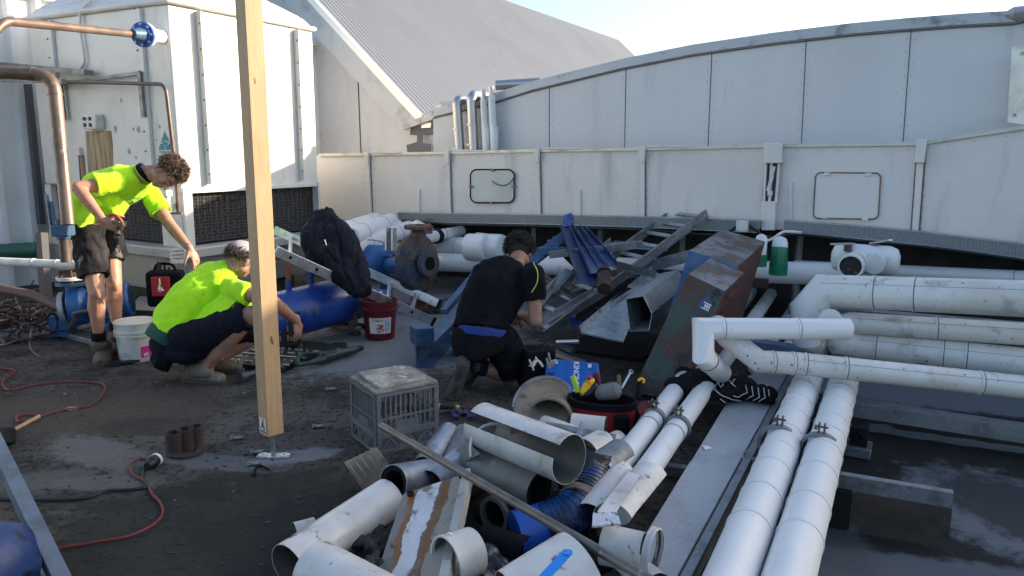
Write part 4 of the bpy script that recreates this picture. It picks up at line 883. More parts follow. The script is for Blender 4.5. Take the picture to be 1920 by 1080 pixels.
def boot(name, root, sole_c, dirv, shaft, mats, s=1., pitch=0., low=False):
    """sole_c: ball-heel centre on the ground; dirv: heel to toe"""
    f = Vector(dirv).normalized(); u = ZZ if abs(f.z) < .3 else Vector((0, -1, .2)); sd = u.cross(f).normalized(); u = f.cross(sd).normalized(); c = Vector(sole_c)
    mb = MB(); pts = []; rad = []
    for y, z, a, b in ((-.125, .045, .02, .03), (-.115, .046, .034, .045), (-.06, .050, .040, .050), (0, .050, .043, .050), (.06, .044, .050, .042), (.11, .038, .052, .036), (.145, .034, .045, .032), (.165, .030, .025, .022)):
        pts.append(c+f*y*s+u*z*s); rad.append((a*s, b*s))
    mb.loft(pts, rad, sd); an = c-f*.075*s+u*.07*s
    mb.caps(an, an.lerp(shaft, .6), .048*s, .050*s); mb.caps(an.lerp(shaft, .6), shaft, .050*s, .054*s); mb.caps(c-f*.04*s+u*.08*s, c+f*.05*s+u*.06*s, .040*s, .036*s)
    o = blob(name, mb, .006, mats[0], root, 2, folds(.004, 22)); mb = MB(); out = []
    for y, w in ((-.135, .02), (-.12, .038), (-.06, .041), (0, .040), (.06, .052), (.12, .055), (.155, .045), (.178, .018)): out.append((y, w))
    P = [c+f*y*s+sd*w*s for y, w in out]+[c+f*y*s-sd*w*s for y, w in out[::-1]]; mb.poly(P, .024*s, u); part('sole', mb, mats[1], o, .003)
    mb = MB()
    for k in range(4): q = c+f*(.02+.022*k)*s+u*(.098-.011*k)*s; mb.tube([q-sd*.022*s, q+u*.006, q+sd*.022*s], .0035*s, 6)
    part('laces', mb, BLK, o)
    return o
def curly(name, c, M, s, root, mat, n=230, rr=(.012, .02), lim=lambda v: True, vox=.0045):
    mb = MB(); mb.ell(c+M @ Vector((0, -.022, .032))*s, .080*s, .096*s, .090*s, M)
    k = 0
    while k < n:
        v = Vector((random.gauss(0, 1), random.gauss(0, 1), random.gauss(0, 1))).normalized()
        if v.z < -.35 or (v.y > .55 and v.z < .55) or (v.y > 0 and v.z < .1) or not lim(v): continue
        p = c+M @ (Vector((v.x*.082, v.y*.100-.014, v.z*.100+.024))*s); r = random.uniform(*rr)*s
        mb.ell(p, r, r*random.uniform(.6, 1), r*random.uniform(.7, 1.2), None, 8, 6); k += 1
    o = blob(name, mb, vox, mat, root, 1, folds(.003, 60)); mb = MB(); k = 0
    while k < n*4:
        v = Vector((random.gauss(0, 1), random.gauss(0, 1), random.gauss(0, 1))).normalized()
        if v.z < -.4 or (v.y > .6 and v.z < .5) or (v.y > 0 and v.z < .08) or not lim(v): continue
        p = c+M @ (Vector((v.x*.086, v.y*.104-.014, v.z*.104+.024))*s); dv = (M @ v)*.8+M @ Vector((random.uniform(-1, 1), random.uniform(-1, 1), random.uniform(-1, 1)))
        q = [p]; st_ = rr[1]*.8
        for j in range(3): q.append(q[-1]+dv.normalized()*st_); dv = dv*.5+M @ Vector((random.uniform(-1, 1), random.uniform(-1, 1), random.uniform(-1, 1)))*.8
        mb.tube(q, [.0022, .002, .0016, .0006], 4); k += 1
    part('strands', mb, mat, o); return o

# ---------------- standing man ----------------
L0 = g(205, 672); man = thing('person', 'man in yellow hi-vis shirt and dusty shorts bending over, one arm stretched down', 'person', L0, 'workmen')
hipN, hipF = d(166, 440, 5.45), d(200, 436, 5.70); knN, knF = d(181, 548, 5.38), d(214, 534, 5.66); anN, anF = d(185, 640, 5.50), d(219, 622, 5.72)
shN, shF = d(214, 342, 5.32), d(283, 368, 5.72); elN, elF = d(146, 352, 5.15), d(318, 421, 5.66); wrN, wrF = d(194, 414, 5.12), d(356, 467, 5.5)
neck = d(268, 326, 5.50); hc = d(314, 326, 5.46)
mb = MB(); A, HM, sd = head_to(mb, hc, (.22, -.38, -.88), (.93, .10, .20), 1., neck)
mb.caps(neck, d(240, 345, 5.5), .062, .08)
mb.loft([d(170, 425, 5.58), d(195, 390, 5.56), d(225, 360, 5.54), d(250, 340, 5.52)], [(.14, .10), (.13, .10), (.15, .10), (.12, .08)], (shF-shN))
for s_, e, w in ((shN, elN, wrN), (shF, elF, wrF)): mb.caps(s_, s_.lerp(e, .5), .058, .054); mb.caps(s_.lerp(e, .5), e, .052, .043); mb.caps(e, e.lerp(w, .35), .043, .043); mb.caps(e.lerp(w, .35), w, .042, .027)
for h, k, a in ((hipN, knN, anN), (hipF, knF, anF)):
    mb.caps(h, h.lerp(k, .5), .085, .078); mb.caps(h.lerp(k, .5), k, .074, .056); cf = k.lerp(a, .32)+Vector((-.012, .012, 0)); mb.caps(k, cf, .054, .060); mb.caps(cf, k.lerp(a, .7), .058, .042); mb.caps(k.lerp(a, .7), a, .041, .036); mb.ell(k+Vector((.02, -.03, 0)), .035, .03, .045)
hand_to(mb, wrN, (.75, -.1, -.35), (.3, .65, -.1), (0, 0, 1), (45, 55, 40), 1.05)
hand_to(mb, wrF, (.45, -.1, -.85), (-.4, .2, -.35), (0, -1, 0), (18, 25, 20), 1.05)
blob('body', mb, .0065, SKIN, man, 3)
eyes = MB()
for k in (-1, 1): eyes.ell(A(.031*k, .083, .006), .012, .010, .009, HM, 12, 8)
part('eyes', eyes, pm('eye', (.35, .3, .27), .2), man)
bw = MB()
for k in (-1, 1): bw.caps(A(.015*k, .094, .026), A(.045*k, .082, .028), .004, .003)
part('eyebrows', bw, HAIRB, man)
curly('hair', hc, HM, 1.04, man, HAIRB, 300, (.009, .018))
# shirt
lat = (shF-shN).normalized(); mb = MB()
mb.loft([d(140, 400, 5.54), d(168, 378, 5.56), d(192, 360, 5.56), d(220, 350, 5.54), d(245, 340, 5.52), d(262, 332, 5.51), d(268, 329, 5.5)],
        [(.175, .130), (.178, .138), (.18, .150), (.19, .150), (.185, .125), (.13, .09), (.085, .07)], lat)
mb.loft([d(196, 372, 5.5), d(214, 385, 5.5), d(228, 392, 5.5)], [(.15, .13), (.14, .12), (.11, .07)], lat)    # belly hanging forward
mb.poly([d(118, 400, 5.27), d(147, 430, 5.27), d(180, 388, 5.27), d(160, 345, 5.30)], .36, (0, 1, 0))          # loose rear hem
for s_, e, q in ((shN, elN, .58), (shF, elF, .60)):
    dr = (e-s_); m = s_+dr*q; mb.ell(s_, .08, .08, .08); mb.tube([s_-dr*.05, s_+dr*.1, m], [.078, .083, .088], 18)
blob('shirt', mb, .008, HV, man, 4, lambda p: folds(.012, 6, (1.6, 1, 2.0))(p)+folds(.004, 19)(p))
mb = MB(); nd_ = (neck-d(240, 345, 5.5)).normalized(); mb.ring(d(272, 324, 5.49), nd_, .078, .060, .035, 28); part('collar', mb, NAVY, man, .004)
mb = MB(); mb.ring(d(268, 327, 5.495), nd_, .0815, .07, .006, 28); part('collar_piping', mb, HV, man)
# shorts
mb = MB(); mb.loft([d(160, 395, 5.6), d(166, 415, 5.6), d(175, 440, 5.6)], [(.165, .125), (.18, .14), (.175, .14)], lat)
for h, k, q, r in ((hipN, knN, .74, .112), (hipF, knF, .56, .105)): mb.tube([h+ZZ*.06, h.lerp(k, .35), h.lerp(k, q)], [.115, .118, r], 20)
blob('shorts', mb, .008, SHORTM, man, 3, lambda p: folds(.014, 7, (1, 1, 1.8))(p)+folds(.004, 24)(p))
for i, (a, k) in enumerate(((anN, knN), (anF, knF))):
    mb = MB().tube([a-ZZ*.03, a+(k-a).normalized()*.075], [.05, .051], 18); part('sock', mb, BLKC, man)
boot('boot', man, g(196, 676), (.35, -.9, 0), anN-ZZ*.02, (BOOT, SOLE), 1.15); boot('boot', man, g(222, 655), (.5, -.85, 0), anF-ZZ*.02, (BOOT, SOLE), 1.1)
# small grinder / fittings held in the near hand
hp_ = wrN+Vector((.085, .0, -.02)); tl = thing('hose_fittings', 'bunch of red and brown hose fittings in the bending man\'s hand', 'fittings', hp_-ZZ*.03)
mb = MB(); mb.hose([hp_+Vector(v) for v in ((-.03, -.03, .06), (.02, -.045, .065), (.055, -.04, .03), (.06, -.03, -.01), (.03, -.03, -.04))], .011); part('hose', mb, pm('hose_red', (.35, .06, .03), .5), tl)
mb = MB(); mb.tube([hp_+Vector((0, -.03, .02)), hp_+Vector((.07, -.05, -.02))], .016, 8); mb.tube([hp_+Vector((.02, -.02, -.02)), hp_+Vector((.03, -.05, -.07))], [.014, .02], 8); part('coupling', mb, BRONZE, tl)
mb = MB()
for k in range(3): mb.tube([hp_+Vector((.04, -.04, .01)), hp_+Vector((.10, -.05, .02-.015*k))], .002, 5)
part('wires', mb, STEEL, tl)

# ---------------- crouching man ----------------
L0 = g(385, 700); m2 = thing('person', 'man crouching in yellow hi-vis shirt and pale cap, behind the timber post', 'person', L0, 'workmen')
T0 = 5.0; pel = d(322, 628, T0+.05); nk = d(440, 499, T0+.22); hc = d(453, 487, T0+.20)
sR, sL = d(432, 540, T0-.02), d(404, 512, T0+.36); eR, wR = d(512, 566, T0-.15), d(556, 602, T0+.05); eL, wL = d(412, 590, T0+.32), d(446, 580, T0+.12)
hR, hL = d(338, 642, T0-.02), d(330, 636, T0+.26); kR, kL = d(470, 590, T0-.10), d(486, 622, T0+.42); aR, aL = d(385, 690, T0+.02), d(410, 674, T0+.34)
lat = (sR-sL).normalized(); mb = MB()
A, HM, sd = head_to(mb, hc, (.50, .70, -.55), (.30, .35, .85), 1., nk)
mb.loft([pel, d(345, 590, T0+.1), d(380, 550, T0+.15), d(415, 520, T0+.2)], [(.15, .11), (.13, .10), (.15, .11), (.15, .09)], lat); mb.caps(d(415, 518, T0+.2), nk, .09, .06)
for s_, e, w in ((sR, eR, wR), (sL, eL, wL)): mb.caps(s_, e, .056, .044); mb.caps(e, e.lerp(w, .35), .043, .044); mb.caps(e.lerp(w, .35), w, .043, .028)
for h, k, a in ((hR, kR, aR), (hL, kL, aL)): mb.caps(h, k, .082, .06); mb.caps(k, k.lerp(a, .35), .056, .060); mb.caps(k.lerp(a, .35), a, .058, .038)
hand_to(mb, wR, (.10, -.05, -.95), (-.8, .3, 0), (0, 1, 0), (25, 35, 30), 1.05); hand_to(mb, wL, (.95, -.2, .02), (.0, -.3, -.9), (0, 0, 1), (12, 18, 15), 1.)
blob('body', mb, .0065, SKIND, m2, 3)
curly('hair', hc, HM, .98, m2, HAIRB, 130, (.008, .014), lambda v: v.z < .35)
mb = MB(); cc_ = A(0, -.015, .045); mb.ell(cc_, .090, .108, .085, HM, 20, 14); mb.v = [v if (v-A(0, 0, .015)).dot(HM @ Vector((0, -.15, 1))) > 0 else v-(HM @ Vector((0, -.15, 1)).normalized())*((v-A(0, 0, .015)).dot(HM @ Vector((0, -.15, 1)).normalized())) for v in mb.v]
cap = part('cap', mb, pm('cap_cloth', (.38, .33, .33), .85, layers=[((.27, .23, .23), 12, .5, .7)], bump=(120, .3)), m2); mb = MB()
pts = [A(x*.08, .075+.075*math.sqrt(max(0, 1-x*x)), .022-.012*(1-x*x)) for x in (-1, -.8, -.5, 0, .5, .8, 1)]+[A(.078, .05, .02), A(-.078, .05, .02)]
part('peak', MB().poly(pts, .004, HM @ Vector((0, 0, 1))), cap.data.materials[0], cap)
mb = MB()   # shirt
mb.loft([d(318, 628, T0+.06), d(330, 605, T0+.08), d(352, 574, T0+.12), d(382, 545, T0+.16), d(412, 520, T0+.2), d(430, 506, T0+.21), d(438, 501, T0+.22)],
        [(.172, .135), (.185, .150), (.20, .160), (.215, .155), (.20, .125), (.13, .09), (.08, .07)], lat)
for s_, e, q in ((sR, eR, .48), (sL, eL, .5)): dr = e-s_; mb.ell(s_, .078, .078, .078); mb.tube([s_-dr*.05, s_+dr*.1, s_+dr*q], [.076, .084, .086], 18)
mb.poly([d(352, 606, T0-.08), d(374, 642, T0-.10), d(408, 598, T0-.12), d(440, 570, T0-.12), d(420, 540, T0-.06)], .12, (0, 1, 0))
blob('shirt', mb, .008, HV, m2, 4, lambda p: folds(.015, 5, (1.8, 1, 1.4))(p)+folds(.004, 19)(p))
mb = MB(); mb.loft([d(306, 644, T0+.05), d(314, 632, T0+.06), d(324, 616, T0+.07)], [(.165, .135), (.172, .138), (.165, .13)], lat)
STRP, nd, lk, b_ = newmat('striped_band'); tc = nd.new('ShaderNodeTexCoord'); wv = nd.new('ShaderNodeTexWave'); wv.bands_direction = 'Z'; wv.inputs['Scale'].default_value = 26; wv.inputs['Distortion'].default_value = .6; lk.new(tc.outputs['Object'], wv.inputs[0])
lk.new(mixc(nd, lk, ramp(nd, lk, wv.outputs[0], .4, .6), (.015, .09, .06), (.008, .035, .028)), b_.inputs['Base Color']); b_.inputs['Roughness'].default_value = .9
blob('waistband', mb, .008, STRP, m2, 3)
mb = MB(); mb.loft([d(304, 652, T0+.05), d(314, 660, T0+.05), d(330, 668, T0+.06)], [(.155, .12), (.175, .135), (.15, .12)], lat); mb.ell(d(322, 648, T0+.06), .15, .16, .11); mb.ell(d(345, 656, T0+.02), .17, .15, .10); mb.ell(d(375, 645, T0+.05), .15, .14, .10)
for h, k, q in ((hR, kR, .98), (hL, kL, .95)): mb.tube([h, h.lerp(k, .4), h.lerp(k, q)], [.12, .112, .095], 20)
blob('trousers', mb, .008, NAVY, m2, 3, lambda p: folds(.014, 7)(p)+folds(.004, 24)(p))
dr = (aL-kL).normalized(); mb = MB().ring(d(408, 668, T0+.33), dr, .055, .03, .05, 20); part('sock_band', mb, LIME, m2)
boot('boot', m2, g(378, 716), (.98, -.2, 0), aR-ZZ*.01, (pm('grey_boot', (.17, .14, .11), .85, layers=[((.10, .08, .065), 9, .45, .6)], bump=(60, .5)), SOLE), 1.05); boot('boot', m2, g(410, 698), (.95, .1, 0), aL, (BOOT, SOLE), 1.0)

# ---------------- kneeling man ----------------
L0 = g(905, 725); m3 = thing('person', 'man in black t-shirt and shorts kneeling with his back to us', 'person', L0, 'workmen')
T0 = 4.95; hc = d(974, 476, T0+.20); nk = d(966, 496, T0+.12); pel = d(915, 640, T0); lat = Vector((.97, -.12, -.14)).normalized()
sL, sR = d(905, 512, T0+.10), d(999, 514, T0+.0); eR, wR = d(1004, 602, T0-.02), d(976, 590, T0+.28); eL, wL = d(900, 590, T0+.42), d(955, 600, T0+.48)
hL, hR = d(880, 640, T0-.0), d(945, 645, T0+.02); kL, kR = d(884, 592, T0+.42), d(958, 702, T0+.14); aL, aR = d(871, 664, T0+.05), d(894, 688, T0-.02)
mb = MB(); A, HM, sd = head_to(mb, hc, (.10, .55, -.83), (.05, .83, .55), .98, nk)
mb.loft([pel, d(918, 600, T0+.02), d(940, 555, T0+.08), d(955, 522, T0+.1)], [(.15, .11), (.13, .10), (.16, .11), (.15, .09)], lat); mb.caps(d(958, 518, T0+.1), nk, .09, .06)
for s_, e, w in ((sR, eR, wR), (sL, eL, wL)): mb.caps(s_, e, .056, .045); mb.caps(e, e.lerp(w, .35), .044, .044); mb.caps(e.lerp(w, .35), w, .043, .028)
for h, k, a in ((hL, kL, aL), (hR, kR, aR)): mb.caps(h, k, .085, .06); mb.caps(k, k.lerp(a, .35), .058, .066); mb.caps(k.lerp(a, .35), a, .062, .040)
hand_to(mb, wR, (-.1, .9, -.3), (-.4, .2, -.8), (-1, 0, 0), (25, 35, 30)); hand_to(mb, wL, (.5, .8, -.3), (.4, .2, -.8), (1, 0, 0), (25, 35, 30))
blob('body', mb, .0065, SKIND, m3, 3)
curly('hair', hc, HM, 1.13, m3, HAIRD, 320, (.008, .014), vox=.0045)
mb = MB()
mb.loft([d(902, 618, T0+.0), d(905, 596, T0+.02), d(918, 570, T0+.05), d(935, 536, T0+.08), d(948, 512, T0+.1), d(958, 496, T0+.11), d(963, 488, T0+.12)],
        [(.190, .14), (.198, .15), (.205, .15), (.21, .145), (.195, .12), (.12, .09), (.075, .07)], lat)
for s_, e, q in ((sR, eR, .58), (sL, eL, .5)): dr = e-s_; mb.ell(s_, .08, .08, .08); mb.tube([s_-dr*.05, s_+dr*.1, s_+dr*q], [.076, .082, .084], 18)
blob('shirt', mb, .008, BLKC, m3, 4, lambda p: folds(.014, 5, (1.6, 1, 1.6))(p)+folds(.004, 19)(p))
mb = MB(); mb.hose([d(1000, 492, T0-.08), d(1008, 510, T0-.12), d(1007, 530, T0-.12), d(997, 548, T0-.12)], .003); part('piping', mb, LIME, m3)
mb = MB().loft([d(905, 628, T0), d(907, 612, T0)], [(.176, .14), (.178, .142)], lat); blob('waistband', mb, .008, pm('blue_band', (.012, .035, .20), .8), m3, 2)
mb = MB(); mb.loft([d(903, 622, T0), d(906, 645, T0), d(915, 668, T0)], [(.165, .13), (.185, .155), (.165, .15)], lat)
mb.ell(hL, .12, .13, .13); mb.ell(hR, .125, .13, .13); mb.ell(hL-ZZ*.05, .115, .12, .10); mb.tube([hL, hL.lerp(kL, .4), hL.lerp(kL, .8)], [.125, .122, .11], 20); mb.tube([hR, hR.lerp(kR, .5), hR.lerp(kR, .88)], [.135, .13, .12], 20)
blob('shorts', mb, .008, BLKC, m3, 3, lambda p: folds(.013, 7)(p)+folds(.004, 24)(p))
dr = (kL-aL).normalized(); mb = MB().tube([aL, aL+dr*.07], [.048, .05], 18); part('sock', mb, BLKC, m3); dr = (kR-aR).normalized(); mb = MB().tube([aR, aR+dr*.06], [.05, .054], 18); part('sock', mb, BLKC, m3)
HIKE = pm('hiking_shoe', (.055, .048, .042), .8, layers=[((.02, .02, .02), 9, .45, .55), ((.13, .11, .09), 14, .62, .7)], bump=(60, .5))
tp_ = g(848, 744); hl = d(874, 672, T0-.03); boot('shoe', m3, (tp_+hl)/2+Vector((0, -.03, .0)), (tp_-hl), aL-ZZ*.0, (HIKE, SOLE), .98)
tp_ = g(872, 720); hl = d(898, 690, T0-.05); boot('shoe', m3, (tp_+hl)/2+Vector((.02, .03, .03)), (tp_-hl)+Vector((-.1, -.1, -.05)), aR, (HIKE, SOLE), .95)

# =====================================================================
# POST, PUMPS, TANK, LADDERS, BUCKETS
# =====================================================================
WOOD, nd, lk, b_ = newmat('pine_timber')
n1 = noise_node(nd, lk, 5, 5, .6, (3, 3, .35), 1.2); n2 = noise_node(nd, lk, 60, 4, .6, (3, 3, .12)); n3 = noise_node(nd, lk, 4, 2, .5, (6, 6, 2.5), 0, 3)
c = mixc(nd, lk, ramp(nd, lk, n1.outputs[0], .3, .7), (.37, .235, .12), (.45, .31, .17)); c = mixc(nd, lk, ramp(nd, lk, n2.outputs[0], .5, .75), c, (.33, .19, .09)); c = mixc(nd, lk, ramp(nd, lk, n3.outputs[0], .735, .76), c, (.12, .06, .03))
lk.new(c, b_.inputs['Base Color']); b_.inputs['Roughness'].default_value = .6
base = g(513, 856); pb = Vector((base.x, base.y, 0)); zb_ = d(508, 806, (base-C0).length*math.cos(R(13))).z
zb_ = .13
post = thing('timber_post', 'square timber post standing on a steel stirrup in the foreground', 'post', pb)
a = R(47); X = Vector((math.cos(a), math.sin(a), 0)); Y = ZZ.cross(X); hw = .045
lean = Vector((-.004, 0, 0))
mb = MB().box(pb+ZZ*(zb_+1.6)+lean, X*hw, Y*hw, ZZ*1.6); part('timber', mb, WOOD, post, .003)
mb = MB().tube([pb+ZZ*.006, pb+ZZ*(zb_+.02)], .012, 16); part('stem', mb, GALV, post)
mb = MB(); mb.poly([pb+Vector((x*.085, y*.03, 0)) for x, y in rrect(0, 0, 1, 1, .45, 4)], .008, ZZ); part('base_plate', mb, GALV, post, .002)
for s in (-1, 1): mb = MB().ring(pb+Vector((s*.055, 0, .010)), ZZ, .022, .010, .006, 20); part('washer', mb, WPL, post)
fn = (-X).normalized() if (-X).dot(Vector((-1, -1, 0))) > 0 else X
cands = [v for v in (X, -X, Y, -Y) if v.dot(ray(510, 600)) < 0]; cands.sort(key=lambda v: v.x); fn = cands[0]; fx = fn.cross(ZZ)*-1
if fx.x < 0: fx = -fx
sc_ = pb+ZZ*(zb_+.055)+fn*(hw+.001)+lean; mb = MB().box(sc_, fx*.030, fn*.0008, ZZ*.038); stk = part('sticker', mb, PAPER, post)
mb = MB(); o_ = sc_+fn*.0016
mb.ring(o_+fx*.006+ZZ*.026, fn, .009, .006, .001, 16); mb.box(o_+ZZ*.004, fx*.007, fn*.0006, ZZ*.010); mb.box(o_-fx*.015-ZZ*.012, fx*.005, fn*.0006, ZZ*.005); mb.ring(o_+fx*.012-ZZ*.012, fn, .010, .006, .001, 16); mb.box(o_-ZZ*.032, fx*.026, fn*.0006, ZZ*.003)
part('print', mb, BLKM, stk)
# bearing blue pump with motor by the left
def blue_pump():
    L0 = g(190, 632); t = thing('pump', 'bright blue pump with finned motor behind the standing man', 'pump', L0)
    Y0 = 6.2
    mb = MB(); a, b = d(150, 573, Y0), d(240, 560, Y0+.1); ax = (b-a).normalized()
    mt = MB().tube([d(178, 574, Y0), d(232, 563, Y0+.1)], .135, 30); 
    for k in range(14):
        A_ = R(20+k*25); x, y = frame_of(ax); off = (x*math.cos(A_)+y*math.sin(A_)); mt.bar(d(182, 574, Y0)+off*.14, d(226, 565, Y0+.1)+off*.14, .010, .022, up=off)
    part('motor_body', mt, PBLUE, t)
    e = d(238, 562, Y0+.1); mb = MB().tube([e-ax*.06, e+ax*.02, e+ax*.035], [.150, .150, .135], 30); fc = part('fan_cover', mb, PBLUE, t); fdir = Vector((.35, -.93, 0)).normalized()
    mb = MB(); e2 = e+ax*.037; x, y = frame_of(ax)
    for k in range(-5, 6): w_ = math.sqrt(max(0, .118**2-(k*.02)**2)); mb.bar(e2+y*k*.02-x*w_, e2+y*k*.02+x*w_, .007, .006, up=ax)
    part('grille_slots', mb, BLKM, fc)
    v = d(140, 575, Y0); mb = MB().tube([v-ax*.05, v-ax*.02, v+ax*.07, v+ax*.12], [.09, .16, .16, .11], 30); part('volute', mb, PBLUE, t, .004)
    mb = MB().tube([v+ax*.08, v+ax*.22], [.125, .10], 24); part('lantern', mb, PBLUE, t)
    mb = MB(); mb.ring(v-ax*.075, ax, .135, .06, .04, 32); part('suction_flange', mb, GREYP, t, .003)
    r = v+ZZ*.15; mb = MB().tube([v+ZZ*.08, r+ZZ*.03], .055, 20); part('neck', mb, PBLUE, t)
    for k, (z, m_, R_) in enumerate(((.20, DBLUE, .125), (.245, WPL, .115), (.285, BRONZE, .09), (.345, WPL, .115), (.385, DBLUE, .125))):
        mb = MB().ring(v+ZZ*z, ZZ, R_, .05, .028, 30); part('flange', mb, m_, t, .003)
    mb = MB().tube([v+ZZ*.39, v+ZZ*.72], .034, 18); part('riser', mb, BRONZE, t)
    mb = MB()
    for k in range(6): A_ = k*math.pi/3; q = v+Vector((math.cos(A_)*.095, math.sin(A_)*.095, 0)); mb.tube([q+ZZ*.18, q+ZZ*.41], .010, 8)
    part('stud_bolts', mb, BRONZE, t)
    mb = MB(); mb.box(d(118, 605, Y0)-ZZ*.02, Vector((.085, 0, 0)), Vector((0, .06, 0)), ZZ*.09); mb.box(d(215, 606, Y0), Vector((.08, 0, 0)), Vector((0, .10, 0)), ZZ*.02); part('foot', mb, PBLUE, t, .01)
    mb = MB(); mb.box(d(200, 573, Y0-.14), Vector((.07, 0, 0)), Vector((0, .04, 0)), ZZ*.05); part('terminal_box', mb, PBLUE, t, .01)
    mb = MB(); mb.hose([d(190, 580, Y0-.17), d(142, 572+15, Y0-.17), d(140, 600, Y0-.15), d(128, 618, Y0-.1)], .018); part('hose', mb, CORDG, t)
    mb = MB().tube([d(-10, 540, Y0-.05), d(60, 553, Y0), v-ax*.09], .04, 18); solo('suction_pipe', mb, pm('copper_brown', (.16, .10, .085), .5, .3), 'brown pipe running from the cable heap into the blue pump', 'pipe')
blue_pump()
mb = MB(); z_ = ZZ*.05; mb.hexa([g(72, 622), g(215, 660), g(262, 618), g(120, 597)], [g(72, 622)+z_, g(215, 660)+z_, g(262, 618)+z_, g(120, 597)+z_]); solo('concrete_slab_pad', mb, DGALV, 'flat grey base plate below the bright blue pump', 'base plate', bevel=.01)
mb = MB(); mb.hexa([g(238, 595, .0), g(330, 600, .0), g(345, 572, .0), g(262, 560, .0)], [g(238, 580, .12), g(330, 585, .12), g(350, 560, .12), g(262, 555, .12)]); solo('concrete_block', mb, pm('block', (.2, .19, .17), .85, bump=(40, .5)), 'low grey concrete block under the tool bag by the tower', 'block', bevel=.01)
# lever valve
t = thing('lever_valve', 'blue valve with upright blue levers at the foot of the copper pipe', 'valve', d(110, 445, 5.2)); c = d(118, 432, 5.15)
mb = MB(); mb.box(c, Vector((.06, 0, 0)), Vector((0, .05, 0)), ZZ*.04); mb.tube([c-ZZ*.06, c+ZZ*.08], .045, 16); part('body', mb, DBLUE, t, .01)
for dx, h in ((-.065, .26), (-.035, .20)): mb = MB(); mb.bar(c+Vector((dx, -.02, .0)), c+Vector((dx-.01, -.02, h)), .022, .018, up=UU); part('lever', mb, DBLUE, t, .004)
mb = MB().tube([c-ZZ*.06, c-ZZ*.22], .036, 16); part('tail_pipe', mb, BRONZE, t)
# heap of cables
pile = []
M_ = [pm('cable_rust', (.035, .016, .012), .7), pm('cable_dark', (.010, .009, .009), .6), pm('cable_red', (.10, .02, .012), .6), pm('cable_tan', (.22, .16, .12), .6)]
t = MB()
for k in range(380):
    x, y = random.uniform(-260, 112), random.gauss(575, 16); p = g(x, y+20, random.uniform(.02, .20)); pts = [p]
    dv = Vector((random.uniform(-1, 1), random.uniform(-1, 1), 0)).normalized()
    for j in range(4): dv = (dv+Vector((random.uniform(-1, 1), random.uniform(-1, 1), random.uniform(-.4, .4)))*.8).normalized(); pts.append(Vector(pts[-1])+dv*.10)
    pts = [Vector((q.x, q.y, max(.012, min(.26, q.z)))) for q in pts]; t.hose(pts, random.choice((.004, .006, .009)), 4, 6, random.choice((0, 1, 1, 1, 1, 0, 1, 2, 3)))
o = solo('cable_heap', t, M_, 'tangled heap of rusty and dark cables at the left edge', 'cables'); o['kind'] = 'stuff'
mb = MB(); mb.hexa([g(-60, 640), g(150, 628), g(150, 590), g(-60, 590)], [p+ZZ*.03 for p in (g(-60, 640), g(150, 628), g(150, 590), g(-60, 590))]); solo('roof_sheet', mb, pm('pale_sheet', (.26, .26, .26), .7, layers=[((.16, .16, .16), 5, .45, .65)]), 'pale flat sheet on the floor below the cable heap', 'sheet')
# buckets
def bucket(lab, c, r0, r1, h, mat, lid=False, label=None):
    t = thing('bucket', lab, 'bucket', c); mb = MB()
    prof = [(.001, .004), (r0-.004, .004), (r0, .012), (r0+(r1-r0)*.72, h*.72), (r1*1.03, h*.74), (r1*1.04, h*.80), (r1*1.00, h*.81), (r1*1.02, h*.98), (r1*1.05, h*.985), (r1*1.05, h), (r1*.99, h), (r1*.97, h*.9), (r0*.96, .02), (.001, .02)]
    if lid: prof = prof[:9]+[(r1*1.05, h), (r1*1.0, h+.004), (r1*.9, h+.001), (.001, h+.003)]
    part('shell', mb.lathe(c, prof, seg=40), mat, t, ang=50); return t
c = g(713, 633); bk = bucket('maroon plastic bucket with white paper label, beside the blue tank', c, .122, .147, .335, BUCKR)
vd = (c-C0); vd.z = 0; az = math.atan2(-vd.y, -vd.x)
def wrap(c, r0, r1, z0, z1, a0, a1, mat, parent, nm, n=14):
    mb = MB(); vs = []
    for k in range(n+1):
        A_ = az+R(a0+(a1-a0)*k/n)
        for z in (z0, z1): rr = r0+(r1-r0)*z/.27*.95; vs.append(c+Vector((math.cos(A_)*rr, math.sin(A_)*rr, z)))
    mb.add(vs, [(2*k, 2*k+2, 2*k+3, 2*k+1) for k in range(n)]); return part(nm, mb, mat, parent)
lb = wrap(c, .1265, .150, .065, .20, -38, 40, PAPER, bk, 'paper_label')
wrap(c, .128, .1515, .070, .145, -12, 12, pm('food_red', (.32, .07, .05), .6, layers=[((.6, .56, .5), 50, .52, .56), ((.05, .03, .03), 70, .62, .66)]), lb, 'printed_picture')
wrap(c, .128, .1515, .17, .188, -16, 10, pm('print_dark', (.06, .05, .06), .6, layers=[((.6, .57, .52), 90, .5, .53)]), lb, 'printed_title')
wrap(c, .128, .1515, .078, .192, 16, 36, pm('print_blue', (.33, .38, .48), .6, layers=[((.12, .13, .18), 60, .55, .58)]), lb, 'printed_panel')
mb = MB().tube([c+Vector((-.0, .147, .31)), c+Vector((-.02, .155, .37))], .012, 10); part('handle_lug', mb, WPL, bk)
c = g(258, 674); bw_ = bucket('white plastic bucket with lid between the two men in yellow', c, .122, .140, .30, BUCKW, True); vd = (c-C0); az = math.atan2(-vd.y, -vd.x)
wrap(c, .1235, .142, .04, .125, 12, 60, PINK, bw_, 'magenta_label'); wrap(c, .1245, .143, .05, .075, 20, 36, PAPER, bw_, 'bar_label')
mb = MB(); mb.ring(c+ZZ*.205, ZZ, .146, .134, .012, 36); part('handle_ring', mb, BUCKW, bw_)
